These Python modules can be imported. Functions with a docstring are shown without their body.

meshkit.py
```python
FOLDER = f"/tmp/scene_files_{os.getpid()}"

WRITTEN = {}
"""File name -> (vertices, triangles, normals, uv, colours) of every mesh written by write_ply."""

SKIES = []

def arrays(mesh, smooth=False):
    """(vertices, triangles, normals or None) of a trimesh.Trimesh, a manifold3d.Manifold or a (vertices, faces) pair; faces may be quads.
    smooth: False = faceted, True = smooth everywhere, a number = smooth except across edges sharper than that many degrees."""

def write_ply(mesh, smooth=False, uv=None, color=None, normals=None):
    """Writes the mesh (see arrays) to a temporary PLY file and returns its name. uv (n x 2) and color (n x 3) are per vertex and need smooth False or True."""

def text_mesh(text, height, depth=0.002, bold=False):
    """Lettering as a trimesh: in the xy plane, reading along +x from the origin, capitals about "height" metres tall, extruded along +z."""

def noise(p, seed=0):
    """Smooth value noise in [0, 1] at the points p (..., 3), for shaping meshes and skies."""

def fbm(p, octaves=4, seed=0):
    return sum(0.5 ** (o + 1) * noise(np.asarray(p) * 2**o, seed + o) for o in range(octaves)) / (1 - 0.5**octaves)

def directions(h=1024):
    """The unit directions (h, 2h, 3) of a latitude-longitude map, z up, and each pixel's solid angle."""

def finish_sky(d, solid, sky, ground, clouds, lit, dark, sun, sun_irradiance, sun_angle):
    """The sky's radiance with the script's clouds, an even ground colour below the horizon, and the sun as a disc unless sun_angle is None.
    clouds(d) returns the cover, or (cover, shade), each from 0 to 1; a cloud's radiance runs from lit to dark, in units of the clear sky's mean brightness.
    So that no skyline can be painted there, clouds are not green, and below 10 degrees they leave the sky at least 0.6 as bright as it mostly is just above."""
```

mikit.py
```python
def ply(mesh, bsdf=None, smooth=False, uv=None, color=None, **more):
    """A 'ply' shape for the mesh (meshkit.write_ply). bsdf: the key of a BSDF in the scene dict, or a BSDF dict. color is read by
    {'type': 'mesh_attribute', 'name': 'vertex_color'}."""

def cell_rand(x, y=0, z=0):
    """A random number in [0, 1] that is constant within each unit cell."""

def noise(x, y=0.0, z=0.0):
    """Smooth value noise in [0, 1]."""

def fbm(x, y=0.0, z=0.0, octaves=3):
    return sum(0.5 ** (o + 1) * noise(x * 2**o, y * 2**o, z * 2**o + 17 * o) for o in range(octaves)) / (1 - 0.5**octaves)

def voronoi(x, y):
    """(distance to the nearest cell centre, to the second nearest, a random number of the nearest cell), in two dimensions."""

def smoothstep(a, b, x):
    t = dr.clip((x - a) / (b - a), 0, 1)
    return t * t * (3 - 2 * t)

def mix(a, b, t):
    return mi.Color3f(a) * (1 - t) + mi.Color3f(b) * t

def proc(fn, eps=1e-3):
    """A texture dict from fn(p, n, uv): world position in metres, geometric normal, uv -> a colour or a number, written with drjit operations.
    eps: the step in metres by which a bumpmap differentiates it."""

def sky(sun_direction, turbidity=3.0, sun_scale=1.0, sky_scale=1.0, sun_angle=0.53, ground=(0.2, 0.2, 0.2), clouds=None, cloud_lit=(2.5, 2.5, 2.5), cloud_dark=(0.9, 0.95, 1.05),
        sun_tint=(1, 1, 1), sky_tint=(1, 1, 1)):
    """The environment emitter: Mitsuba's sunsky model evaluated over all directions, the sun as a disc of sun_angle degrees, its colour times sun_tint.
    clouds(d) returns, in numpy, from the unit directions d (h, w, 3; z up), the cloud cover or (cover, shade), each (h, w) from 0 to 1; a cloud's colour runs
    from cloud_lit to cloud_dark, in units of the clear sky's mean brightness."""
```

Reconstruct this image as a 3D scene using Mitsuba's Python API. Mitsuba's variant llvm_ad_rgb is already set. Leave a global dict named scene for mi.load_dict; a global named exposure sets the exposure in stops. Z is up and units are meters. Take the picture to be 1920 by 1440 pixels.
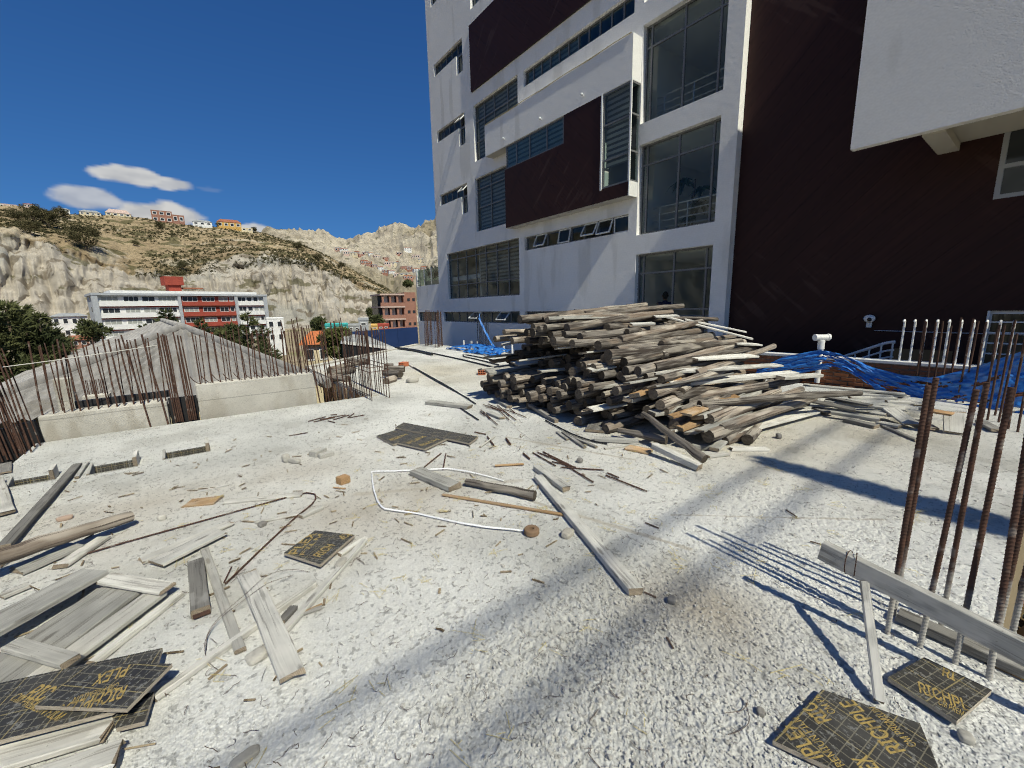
import math, random
import numpy as np, trimesh
import shapely.geometry as sg, shapely.ops as so
from shapely import affinity
import drjit as dr
import mitsuba as mi
import mikit, meshkit
from mikit import proc, noise, fbm, voronoi, cell_rand, smoothstep, mix

# world: +x towards the white building's facade, +y away along it, +z up; metres; the slab's top is z = 0
T4 = mi.ScalarTransform4f
scene, labels = {'type': 'scene'}, {}

# ------------------------------------------------------------------ camera, sky, exposure
CAM = np.array([0.0, 0.0, 1.6])
FWD = np.array([0.59812976, 0.7810209, -0.1795749])
UPV = np.array([0.12510984, 0.13032715, 0.98354581])
scene['camera'] = {'type': 'perspective', 'fov': 101.81, 'fov_axis': 'x', 'near_clip': 0.05, 'far_clip': 6000.0,
                   'to_world': T4().look_at(origin=CAM.tolist(), target=(CAM + FWD).tolist(), up=UPV.tolist())}
SUN_EL = math.radians(48.0)
SUN = np.array([-0.066 * math.cos(SUN_EL), -0.998 * math.cos(SUN_EL), math.sin(SUN_EL)])


def sky_clouds(d):
    az = np.degrees(np.arctan2(d[..., 0], d[..., 1]))
    el = np.degrees(np.arcsin(np.clip(d[..., 2], -1, 1)))
    n = meshkit.fbm(np.stack([az * 0.55, el * 1.5, az * 0 + 3.1], -1), 6, 4)
    cover = np.zeros_like(az)
    for a, e, ra, re, s in CLOUDS:
        q = ((az - a) / ra) ** 2 + ((el - e) / re) ** 2
        cover = np.maximum(cover, s * np.clip((1.0 - q) * 2.2 + (n - 0.5) * 3.6, 0, 1))
    shade = np.clip(0.35 - (n - 0.5) * 2.0, 0, 0.55)
    return cover * (el > 0), shade


CLOUDS = [(-2.6, 13.15, 2.9, 0.85, 0.95), (0.4, 12.95, 2.4, 0.6, 0.9), (-6.0, 10.7, 2.6, 1.15, 0.75), (-0.6, 9.9, 3.9, 1.35, 1.0), (7.4, 9.0, 1.9, 0.9, 0.9), (3.5, 12.9, 1.5, 0.25, 0.12),
          (-75, 9, 25, 4, 0.9), (-125, 14, 22, 5, 0.8), (140, 12, 30, 5, 0.8)]
scene['sky'] = mikit.sky(SUN.tolist(), turbidity=2.8, sun_scale=1.0, sun_tint=(0.865, 1.0, 1.09), sky_scale=0.43, sky_tint=(0.41, 0.90, 1.50), clouds=sky_clouds,
                         cloud_lit=(4.2, 4.2, 4.1), cloud_dark=(2.5, 2.6, 2.8), ground=(0.3, 0.28, 0.25))
exposure = 1.75

# ------------------------------------------------------------------ scene tree helpers
rng = np.random.default_rng(7)
_n = {}


def numbered(name):
    k = _n.get(name, 0)
    _n[name] = k + 1
    return name if k == 0 else f'{name}_{k:03d}'


def tag(k, label=None, cat=None, group=None, kind=None):
    d = labels.setdefault(k, {})
    for a, b in (('label', label), ('category', cat), ('group', group), ('kind', kind)):
        if b:
            d[a] = b
    return k


def thing(name, label, cat, group=None, kind=None):
    return tag(numbered(name), label, cat, group, kind)


def part(parent, name, mesh, mat, smooth=False, uv=None, label=None, kind=None, **more):
    k = numbered(f'{parent}__{name}')
    scene[k] = mesh if isinstance(mesh, dict) else mikit.ply(mesh, mat, smooth=smooth, uv=uv, **more)
    if label or kind:
        tag(k, label, None, None, kind)
    return k


def solo(name, label, cat, mesh, mat, smooth=False, uv=None, group=None, kind=None, xf=None):
    k = thing(name, label, cat, group, kind)
    s = mesh if isinstance(mesh, dict) else mikit.ply(mesh, mat, smooth=smooth, uv=uv)
    if xf is not None:
        s = {**s, 'to_world': xf}
    scene[k] = s
    return k


def struct(name, mesh, mat, smooth=False, uv=None, kind='structure'):
    scene[name] = mikit.ply(mesh, mat, smooth=smooth, uv=uv)
    labels[name] = {'kind': kind}
    return name


# ------------------------------------------------------------------ mesh helpers
def box(x0, x1, y0, y1, z0, z1):
    return trimesh.creation.box(bounds=[[min(x0, x1), min(y0, y1), min(z0, z1)], [max(x0, x1), max(y0, y1), max(z0, z1)]])


def cat(ms):
    return trimesh.util.concatenate([m for m in ms if m is not None])


def bevel_box(x0, x1, y0, y1, z0, z1, b=0.01):
    """A box with chamfered edges."""
    pts = []
    for sx, sy, sz in np.ndindex(2, 2, 2):
        X, Y, Z = (x0, x1)[sx], (y0, y1)[sy], (z0, z1)[sz]
        dx, dy, dz = (b, -b)[sx], (b, -b)[sy], (b, -b)[sz]
        pts += [(X, Y + dy, Z + dz), (X + dx, Y, Z + dz), (X + dx, Y + dy, Z)]
    return trimesh.convex.convex_hull(np.array(pts))


def wall_x(x0, x1, outer, holes=()):
    """A wall standing in the plane x, from x0 to x1 (x1 > x0), its outline and its openings given as (y0, y1, z0, z1) or (y, z) polygons."""
    def poly(o):
        return sg.box(o[0], o[2], o[1], o[3]) if len(o) == 4 and np.isscalar(o[0]) else sg.Polygon(o)
    g = poly(outer)
    if holes:
        g = g.difference(so.unary_union([poly(h) for h in holes]))
    ms = [trimesh.creation.extrude_polygon(p, x1 - x0, engine='earcut') for p in (g.geoms if hasattr(g, 'geoms') else [g])]
    m = cat(ms)
    v = m.vertices.copy()
    m.vertices = np.stack([x0 + v[:, 2], v[:, 0], v[:, 1]], 1)
    return m


def tube(path, radii, sides=8, cap=True, seed=0.0):
    """(mesh, uv): a tube along the path; u runs in metres along it (plus the seed), v round it in metres; caps lie at v > 50."""
    P = np.asarray(path, float)
    R = np.broadcast_to(np.asarray(radii, float), len(P))
    tan = np.gradient(P, axis=0)
    tan /= np.maximum(np.linalg.norm(tan, axis=1, keepdims=True), 1e-9)
    a = np.array([0, 0, 1.0]) if abs(tan[0][2]) < 0.9 else np.array([1.0, 0, 0])
    nv = np.cross(tan[0], a)
    nv /= np.linalg.norm(nv)
    th = np.linspace(0, 2 * np.pi, sides + 1)
    V, UV, L = [], [], 0.0
    for i in range(len(P)):
        nv = nv - tan[i] * (nv @ tan[i])
        nv /= max(np.linalg.norm(nv), 1e-9)
        b = np.cross(tan[i], nv)
        if i:
            L += np.linalg.norm(P[i] - P[i - 1])
        V.append(P[i] + R[i] * (np.cos(th)[:, None] * nv + np.sin(th)[:, None] * b))
        UV.append(np.stack([np.full(sides + 1, seed + L), th * R.max()], 1))
    n = sides + 1
    F = []
    for i in range(len(P) - 1):
        for j in range(sides):
            q = i * n + j
            F += [(q, q + 1, q + n + 1), (q, q + n + 1, q + n)]
    V, UV = np.concatenate(V), np.concatenate(UV)
    if cap:
        for i, flip in ((0, True), (len(P) - 1, False)):
            o = len(V)
            ring = V[i * n:i * n + sides]
            e = np.stack([np.cos(th[:-1]), np.sin(th[:-1])], 1) * R[i]
            V = np.vstack([V, ring, P[i]])
            UV = np.vstack([UV, e + [seed, 60.0], [[seed, 60.0]]])
            for j in range(sides):
                k = (j + 1) % sides
                F.append((o + k, o + j, o + sides) if flip else (o + j, o + k, o + sides))
    return trimesh.Trimesh(V, np.array(F), process=False), UV


def plank(p0, p1, w, t, seed=0.0, bow=0.0, twist=0.0, roll=0.0, n=4, rag=0.0, r=None):
    """(mesh, uv): a sawn board whose top centre line runs from p0 to p1; the chamfered section is w wide and t thick."""
    r = r or random.Random(int(seed * 7) + 3)
    p0, p1 = np.asarray(p0, float), np.asarray(p1, float)
    L = np.linalg.norm(p1 - p0)
    d = (p1 - p0) / L
    side = np.cross([0, 0, 1.0], d)
    side /= np.linalg.norm(side)
    up = np.cross(d, side)
    c = min(0.004, t * 0.2, w * 0.2)
    sec = np.array([(-w / 2 + c, 0), (-w / 2, -c), (-w / 2, -t + c), (-w / 2 + c, -t), (w / 2 - c, -t), (w / 2, -t + c), (w / 2, -c), (w / 2 - c, 0)])
    per = np.r_[0, np.cumsum(np.linalg.norm(np.diff(np.vstack([sec, sec[:1]]), axis=0), axis=1))]
    V, UV, F = [], [], []
    for i in range(n + 1):
        s = i / n
        a = roll + twist * (s - 0.5)
        A, B = side * math.cos(a) + up * math.sin(a), up * math.cos(a) - side * math.sin(a)
        wob = 1 + (r.uniform(-1, 1) * 0.028 if rag else 0)
        ctr = p0 + d * L * s + up * (bow * 4 * s * (1 - s))
        ring = ctr + wob * sec[:, :1] * A + sec[:, 1:] * B
        if rag and i in (0, n):
            ring = ring + d * np.array([[r.uniform(-rag, rag)] for _ in range(8)])
        V.append(np.vstack([ring, ring[:1]]))
        UV.append(np.stack([np.full(9, seed + L * s), per], 1))
    for i in range(n):
        for j in range(8):
            q = i * 9 + j
            F += [(q, q + 10, q + 1), (q, q + 9, q + 10)]
    V, UV = np.concatenate(V), np.concatenate(UV)
    for i, flip in ((0, False), (n, True)):
        o = len(V)
        V = np.vstack([V, V[i * 9:i * 9 + 8]])
        UV = np.vstack([UV, sec + [seed, 60.0]])
        for j in range(1, 7):
            F.append((o, o + j + 1, o + j) if flip else (o, o + j, o + j + 1))
    m = trimesh.Trimesh(V, np.array(F), process=False)
    if m.volume < 0:
        m.invert()
    return m, UV


def slab_poly(poly, z0, z1):
    m = trimesh.creation.extrude_polygon(poly, z1 - z0, engine='earcut')
    m.apply_translation([0, 0, z0])
    return m


def to_xf(p0, direction, scale=1.0):
    """A transform that lays the +x axis along the direction, its origin at p0."""
    d = np.asarray(direction, float)
    d = d / np.linalg.norm(d)
    s = np.cross([0, 0, 1.0], d)
    s /= np.linalg.norm(s)
    u = np.cross(d, s)
    M = np.eye(4)
    M[:3, 0], M[:3, 1], M[:3, 2], M[:3, 3] = d * scale, s * scale, u * scale, p0
    return T4(M)


# ------------------------------------------------------------------ materials
def rgb(*c):
    return {'type': 'rgb', 'value': list(c)}


def mat(name, color, rough=0.7, spec=0.3, metallic=0.0, two=True, bump=None, bscale=1.0, beps=1e-3, **more):
    b = {'type': 'principled', 'base_color': proc(color) if callable(color) else rgb(*color), 'roughness': proc(rough) if callable(rough) else rough,
         'specular': spec, 'metallic': metallic, **more}
    if bump is not None:
        b = {'type': 'bumpmap', 'tex': proc(bump, beps), 'scale': bscale, 'bsdf': b}
    scene[name] = {'type': 'twosided', 'bsdf': b} if two else b
    return name


def C(r, g, b):
    return mi.Color3f(r, g, b)


def wood_fn(a, b, dark, splash):
    def f(p, n, uv):
        u, v = uv.x, uv.y
        k = dr.floor((u + 20.0) / 40.0)
        t1, t2 = cell_rand(k, 3, 1), cell_rand(k, 5, 2)
        kd, _, kr = voronoi(u * 2.3, v * 9.0 + k)
        knot = (1 - smoothstep(0.06, 0.14, kd)) * smoothstep(0.55, 0.6, kr)
        v = v + 0.010 * (fbm(u * 2.6, v * 6.0, k + 11, 3) - 0.5) + 0.006 * (1 - smoothstep(0.0, 0.45, kd))
        g = 0.5 * fbm(u * 2.2, v * 38.0, k, 3) + 0.5 * fbm(u * 5.0, v * 9.0, k + 4, 3)
        fine = noise(u * 7.0, v * 300.0, k)
        c = mix(a, b, dr.clip(g * 1.1 - 0.1 + (t1 - 0.5) * 0.8, 0, 1))
        c = c * (0.80 + 0.4 * t2) * (0.88 + 0.22 * fine)
        crack = smoothstep(0.64, 0.74, fbm(u * 3.2 + 9, v * 95.0, k + 7, 3))
        c = mix(c, dark, crack * 0.45)
        c = mix(c, dark, knot * 0.6)
        blot = fbm(u * 9.0, v * 11.0, k + 21, 4)
        c = c * (0.78 + 0.44 * blot)
        nail = 1 - smoothstep(0.0015, 0.003, dr.sqrt(dr.square(u * 1.0 - dr.round(u / 0.27) * 0.27) + dr.square((v - dr.round(v / 0.055) * 0.055))))
        c = mix(c, C(0.05, 0.03, 0.025), nail * 0.5 * (v < 50.0))
        st = smoothstep(0.50, 0.68, fbm(u * 6.0, v * 14.0, k + 3, 4))
        c = mix(c, C(*splash), st * 0.55 * smoothstep(0.25, 0.8, t1))
        e = dr.sqrt(dr.square(u - k * 40.0 + 0.013) + dr.square(v - 60.0 + 0.02))
        ring = 0.5 + 0.5 * dr.sin(e * 900.0 + 5 * noise(u * 30, v * 30))
        end = mix(C(0.16, 0.13, 0.10), C(0.34, 0.28, 0.21), ring * 0.5 + 0.5 * noise(u * 90, v * 90, k))
        return dr.select(v > 50.0, end * (0.7 + 0.5 * t2), c)
    return f


def wood_bump(p, n, uv):
    return fbm(uv.x * 2.0, uv.y * 90.0, 3.0, 3) + 0.4 * smoothstep(0.66, 0.76, fbm(uv.x * 1.1 + 9, uv.y * 110.0, 7.0, 2)) * -1.0


mat('m_board', wood_fn(C(0.30, 0.295, 0.275), C(0.51, 0.50, 0.465), C(0.09, 0.08, 0.07), (0.60, 0.58, 0.54)), 0.85, 0.2, bump=wood_bump, bscale=0.0012)
mat('m_board_dark', wood_fn(C(0.13, 0.125, 0.12), C(0.25, 0.24, 0.22), C(0.05, 0.045, 0.04), (0.40, 0.39, 0.37)), 0.85, 0.2, bump=wood_bump, bscale=0.0012)
mat('m_board_pale', wood_fn(C(0.38, 0.37, 0.34), C(0.59, 0.575, 0.53), C(0.17, 0.15, 0.12), (0.72, 0.70, 0.66)), 0.85, 0.2, bump=wood_bump, bscale=0.0012)
mat('m_board_tan', wood_fn(C(0.33, 0.20, 0.10), C(0.52, 0.36, 0.21), C(0.12, 0.07, 0.04), (0.5, 0.42, 0.33)), 0.85, 0.2, bump=wood_bump, bscale=0.0012)


def log_fn(p, n, uv):
    u, v = uv.x, uv.y
    k = dr.floor((u + 20.0) / 40.0)
    t1, t2 = cell_rand(k, 3, 1), cell_rand(k, 5, 2)
    g = fbm(u * 5.0, v * 45.0, k, 4)
    c = mix(C(0.060, 0.050, 0.043), C(0.262, 0.238, 0.212), dr.clip(g * 1.5 - 0.3 + (t1 - 0.5) * 0.5, 0, 1))
    bare = smoothstep(0.52, 0.66, fbm(u * 1.7, v * 5.0, k + 2, 3) + (t2 - 0.5) * 0.35)
    c = mix(c, mix(C(0.24, 0.165, 0.115), C(0.40, 0.335, 0.27), fbm(u * 3, v * 60, k, 2)), bare * 0.40)
    pale = smoothstep(0.55, 0.72, fbm(u * 2.3 + 5, v * 7.0, k + 8, 3))
    c = mix(c, C(0.52, 0.47, 0.40), pale * 0.5)
    crack = smoothstep(0.64, 0.74, fbm(u * 1.4 + 9, v * 60.0, k + 7, 2))
    c = mix(c, C(0.05, 0.04, 0.035), crack * 0.8)
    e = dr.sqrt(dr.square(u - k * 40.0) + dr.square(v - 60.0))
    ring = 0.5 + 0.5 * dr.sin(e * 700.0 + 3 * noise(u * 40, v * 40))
    end = mix(C(0.05, 0.043, 0.036), C(0.17, 0.14, 0.11), ring * 0.4 + 0.6 * noise(u * 80, v * 80, k))  # cut ends kept dark: shade of the pile front put into the colour
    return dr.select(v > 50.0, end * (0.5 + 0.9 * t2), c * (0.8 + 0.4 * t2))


def log_bump(p, n, uv):
    return fbm(uv.x * 5.0, uv.y * 45.0, 2.0, 3) - 0.5 * smoothstep(0.64, 0.74, fbm(uv.x * 1.4 + 9, uv.y * 60.0, 7.0, 2))


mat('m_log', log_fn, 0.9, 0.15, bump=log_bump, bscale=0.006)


def film_fn(p, n, uv):
    """Film-faced ply: near black with a printed yellow grid, scuffed and dusty; uv in metres on the sheet's face, v > 50 on its edge."""
    u, v = uv.x, uv.y
    def line(a, step, w):
        q = dr.abs(a / step - dr.round(a / step)) * step
        return 1 - smoothstep(w * 0.5, w * 0.5 + 0.0012, q)
    grid = dr.maximum(line(u, 0.04, 0.0022), line(v, 0.04, 0.0022)) * 0.30
    bold = dr.maximum(line(u + 0.02, 0.12, 0.0030), line(v + 0.02, 0.20, 0.0030))
    dust = fbm(p.x * 9, p.y * 9, 1.0, 4)
    c = mix(C(0.022, 0.021, 0.020), C(0.07, 0.068, 0.064), dust)
    c = mix(c, C(0.42, 0.38, 0.27), grid)
    c = mix(c, C(0.40, 0.32, 0.14), bold * 0.55)
    scuff = smoothstep(0.62, 0.76, fbm(p.x * 75, p.y * 75, 4.0, 4))
    c = mix(c, C(0.30, 0.30, 0.29), scuff * 0.4)
    edge = mix(C(0.20, 0.17, 0.13), C(0.50, 0.44, 0.36), noise(p.x * 60, p.y * 60, p.z * 420))
    return dr.select(v > 50.0, edge, c)


mat('m_film', film_fn, lambda p, n, uv: 0.38 + 0.3 * fbm(p.x * 9, p.y * 9, 1.0, 3), 0.4)
mat('m_print', lambda p, n, uv: mix(C(0.38, 0.275, 0.095), C(0.06, 0.052, 0.04), smoothstep(0.50, 0.66, fbm(p.x * 60, p.y * 60, 3.0, 4)) * 0.5), 0.5, 0.3)


def rust_fn(p, n, uv):
    g = fbm(p.x * 40, p.y * 40, p.z * 25, 3)
    c = mix(C(0.030, 0.020, 0.017), C(0.115, 0.055, 0.036), g)
    return mix(c, C(0.34, 0.31, 0.28), smoothstep(0.64, 0.76, fbm(p.x * 18 + 3, p.y * 18, p.z * 12, 3)) * 0.4)


mat('m_rebar', rust_fn, 0.75, 0.4)


def rust_near(p, n, uv):
    c = rust_fn(p, n, uv)
    return mix(c, C(0.46, 0.45, 0.42), (1 - smoothstep(0.12, 0.42, p.z + 0.25 * (fbm(p.x * 30, p.y * 30, p.z * 30, 3) - 0.5))) * 0.8)


mat('m_rebar_splashed', rust_near, 0.8, 0.3)
mat('m_wire', (0.10, 0.07, 0.055), 0.6, 0.4)
mat('m_black', (0.02, 0.02, 0.022), 0.5, 0.4)

# ------------------------------------------------------------------ the slab
def conc_stain(p):
    """Brown dust and sandy patches that lie on the slab, 0 to 1 each."""
    def spot(x, y, rx, ry):
        return dr.exp(-(dr.square((p.x - x) / rx) + dr.square((p.y - y) / ry)))
    n = fbm(p.x * 1.7, p.y * 1.7, 5.0, 4)
    dust = dr.maximum(dr.maximum(spot(1.25, 3.2, 0.95, 0.65), spot(-0.5, 4.4, 0.9, 0.7) * 0.8), dr.maximum(spot(2.0, 1.0, 0.35, 0.35), spot(0.9, 4.6, 0.9, 0.5) * 0.6))
    sand = dr.maximum(dr.maximum(spot(5.2, 2.3, 1.7, 1.5), spot(5.2, 9.5, 1.5, 2.2)), spot(7.0, 1.3, 1.6, 1.2))
    return dr.clip(dust * (0.25 + 1.3 * n), 0, 1), dr.clip(sand * (0.3 + 1.2 * n), 0, 1)


def conc_fn(p, n, uv):
    g = fbm(p.x * 1.1, p.y * 1.1, 2.0, 4)
    c = mix(C(0.44, 0.443, 0.428), C(0.645, 0.648, 0.63), dr.clip(g * 2.0 - 0.45, 0, 1))
    dust, sand = conc_stain(p)
    c = mix(c, C(0.34, 0.295, 0.235), dust * 0.75)
    c = mix(c, C(0.50, 0.45, 0.35), sand * 0.65)
    pit_shade = smoothstep(0.62, 0.78, fbm(p.x * 46, p.y * 46, 7.0, 3))
    fine = fbm(p.x * 170, p.y * 170, 1.0, 2)
    c = c * (0.84 + 0.30 * fine) * (1 - 0.40 * pit_shade)  # pits darkened: their small shadows are put into the slab colour
    def seam(x0, y0, x1, y1, w):
        dx, dy = x1 - x0, y1 - y0
        t = dr.clip(((p.x - x0) * dx + (p.y - y0) * dy) / (dx * dx + dy * dy), 0, 1)
        q = dr.sqrt(dr.square(p.x - x0 - t * dx) + dr.square(p.y - y0 - t * dy)) + 0.03 * (fbm(p.x * 9, p.y * 9, 2.0, 3) - 0.5)
        return 1 - smoothstep(w * 0.3, w, q)
    sm = dr.maximum(dr.maximum(seam(2.10, 2.50, 2.45, 1.30, 0.03), seam(2.78, 1.63, 3.9, 0.60, 0.012)), dr.maximum(seam(3.0, 4.05, 3.55, 2.53, 0.03), seam(1.0, 3.6, 2.3, 2.9, 0.05) * 0.7))
    c = mix(c, C(0.33, 0.29, 0.225), sm * 0.55)
    damp = smoothstep(0.58, 0.74, fbm(p.x * 3.1 + 8, p.y * 3.1, 4.0, 4))
    c = mix(c, c * C(0.80, 0.79, 0.77), damp * 0.6)
    return c


def conc_bump(p, n, uv):
    return fbm(p.x * 95, p.y * 78, p.z * 78, 3) + 0.35 * smoothstep(0.5, 0.7, noise(p.x * 120, p.y * 120, 3.0))


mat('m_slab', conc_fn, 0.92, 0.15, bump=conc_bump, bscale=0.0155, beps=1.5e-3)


def cast_fn(p, n, uv):
    g = fbm(p.x * 2.3, p.y * 2.3, p.z * 2.3, 4)
    c = mix(C(0.35, 0.335, 0.30), C(0.52, 0.50, 0.455), dr.clip(g * 1.6 - 0.3, 0, 1))
    st = smoothstep(0.52, 0.70, fbm(p.x * 5, p.y * 5, p.z * 1.4, 4))
    c = mix(c, C(0.30, 0.27, 0.22), st * 0.5)
    pits = smoothstep(0.70, 0.80, noise(p.x * 60, p.y * 60, p.z * 60))
    joint = smoothstep(0.010, 0.002, dr.abs(p.z - 0.27 - 0.015 * noise(p.x * 2, p.y * 2)))
    return c * (1 - 0.12 * pits) * (1 - 0.35 * joint) * (0.9 + 0.2 * noise(p.x * 130, p.y * 130, p.z * 130))


mat('m_cast', cast_fn, 0.9, 0.15, bump=lambda p, n, uv: fbm(p.x * 25, p.y * 25, p.z * 25, 3), bscale=0.004, beps=2e-3)


def spaced(segs):
    out = [segs[0][0]]
    for a, b, s0, s1 in segs:
        x = a
        L = b - a
        pts = [a]
        while x < b:
            x += s0 + (s1 - s0) * (x - a) / L
            pts.append(x)
        pts = np.array(pts)
        pts = a + (pts - a) * (L / (pts[-1] - a))
        out += list(pts[1:])
    return np.array(out)


HOLES = [(-0.20, 6.06, 0.22, 0.14, 0.0), (-0.82, 6.0, 0.20, 0.15, 0.0), (-1.42, 6.03, 0.17, 0.11, 0.0)]
# each opening in the slab: centre x, y, half width, half depth, turn (radians)


def rough_z(x, y):
    p = np.stack([x, y, np.zeros_like(x)], -1)
    big = meshkit.fbm(p * 1.3, 3, 3) - 0.5
    lump = meshkit.noise(p * 40, 11)
    lump2 = meshkit.noise(p * 72 + 3, 12)
    lump3 = meshkit.noise(p * 110 + 7, 13)
    rough = np.clip(0.45 + 1.3 * (meshkit.fbm(p * 0.8 + 4, 3, 5) - 0.45) + 0.75 * np.exp(-((x - 1.35) / 0.75) ** 2 - ((y - 1.1) / 0.6) ** 2), 0.25, 1.35)
    pits = np.clip((meshkit.noise(p * 38 + 9, 21) - 0.68) / 0.25, 0, 1)
    z = 0.007 * big + rough * (0.0052 * (lump - 0.5) + 0.0070 * (lump2 - 0.5) + 0.0055 * (lump3 - 0.5) - 0.008 * pits)
    fade = np.clip(1.15 - np.hypot(x, y) / 14, 0.25, 1)
    return np.clip(z * fade, -0.02, 0.03)


def build_slab():
    xs = spaced([(-1.75, 2.62, 0.0085, 0.0085), (2.62, 4.2, 0.010, 0.02), (4.2, 9.6, 0.025, 0.07)])
    ys = spaced([(-3.0, 0.0, 0.12, 0.02), (0.0, 0.55, 0.012, 0.0085), (0.55, 3.6, 0.0085, 0.0095), (3.6, 7.85, 0.011, 0.03), (7.85, 18.2, 0.035, 0.09)])
    X, Y = np.meshgrid(xs, ys, indexing='ij')
    Z = rough_z(X.ravel(), Y.ravel())
    V = np.stack([X.ravel(), Y.ravel(), Z], 1)
    nx, ny = len(xs), len(ys)
    i = (np.arange(nx - 1)[:, None] * ny + np.arange(ny - 1)[None]).ravel()
    q = np.stack([i, i + ny, i + ny + 1, i + 1], 1)
    c = V[q].mean(1)
    keep = ~((c[:, 0] > 2.62) & (c[:, 1] < 0.0))
    keep &= ~((c[:, 1] > 7.85) & (c[:, 0] < 2.55))
    keep &= ~((c[:, 0] > 9.05) & (c[:, 1] > 5.0))
    far = (c[:, 1] - 13.2) - (c[:, 0] - 2.6) * 0.85
    keep &= ~((far > 0) & (c[:, 1] > 13.0))
    for hx, hy, a, b, t in HOLES:
        dx, dy = c[:, 0] - hx, c[:, 1] - hy
        u, v = dx * math.cos(t) + dy * math.sin(t), -dx * math.sin(t) + dy * math.cos(t)
        keep &= ~((abs(u) < a) & (abs(v) < b))
    q = q[keep]
    f = np.vstack([q[:, [0, 1, 2]], q[:, [0, 2, 3]]])
    used = np.unique(f)
    re = np.full(len(V), -1)
    re[used] = np.arange(len(used))
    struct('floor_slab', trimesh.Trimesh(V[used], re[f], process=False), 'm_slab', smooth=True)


build_slab()
SLAB_OUT = sg.Polygon([(-1.75, -3), (2.62, -3), (2.62, 0.0), (9.6, 0.0), (9.6, 5.0), (9.05, 5.0), (9.05, 18.6), (2.55, 13.1), (2.55, 7.85), (-1.75, 7.85)])
_edge = SLAB_OUT
for hx, hy, a, b, t in HOLES:
    _edge = _edge.difference(affinity.translate(affinity.rotate(sg.box(-a, -b, a, b), math.degrees(t), origin=(0, 0)), hx, hy))
struct('slab_edge', slab_poly(_edge, -0.22, -0.021), 'm_cast')
_low = SLAB_OUT.buffer(-0.35, join_style=2)
for hx, hy, a, b, t in HOLES:
    _low = _low.difference(sg.Point(hx, hy).buffer(0.9))
struct('basement_walls', slab_poly(_low, -6.0, -0.24), 'm_cast')

# ------------------------------------------------------------------ ground, hills


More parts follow.
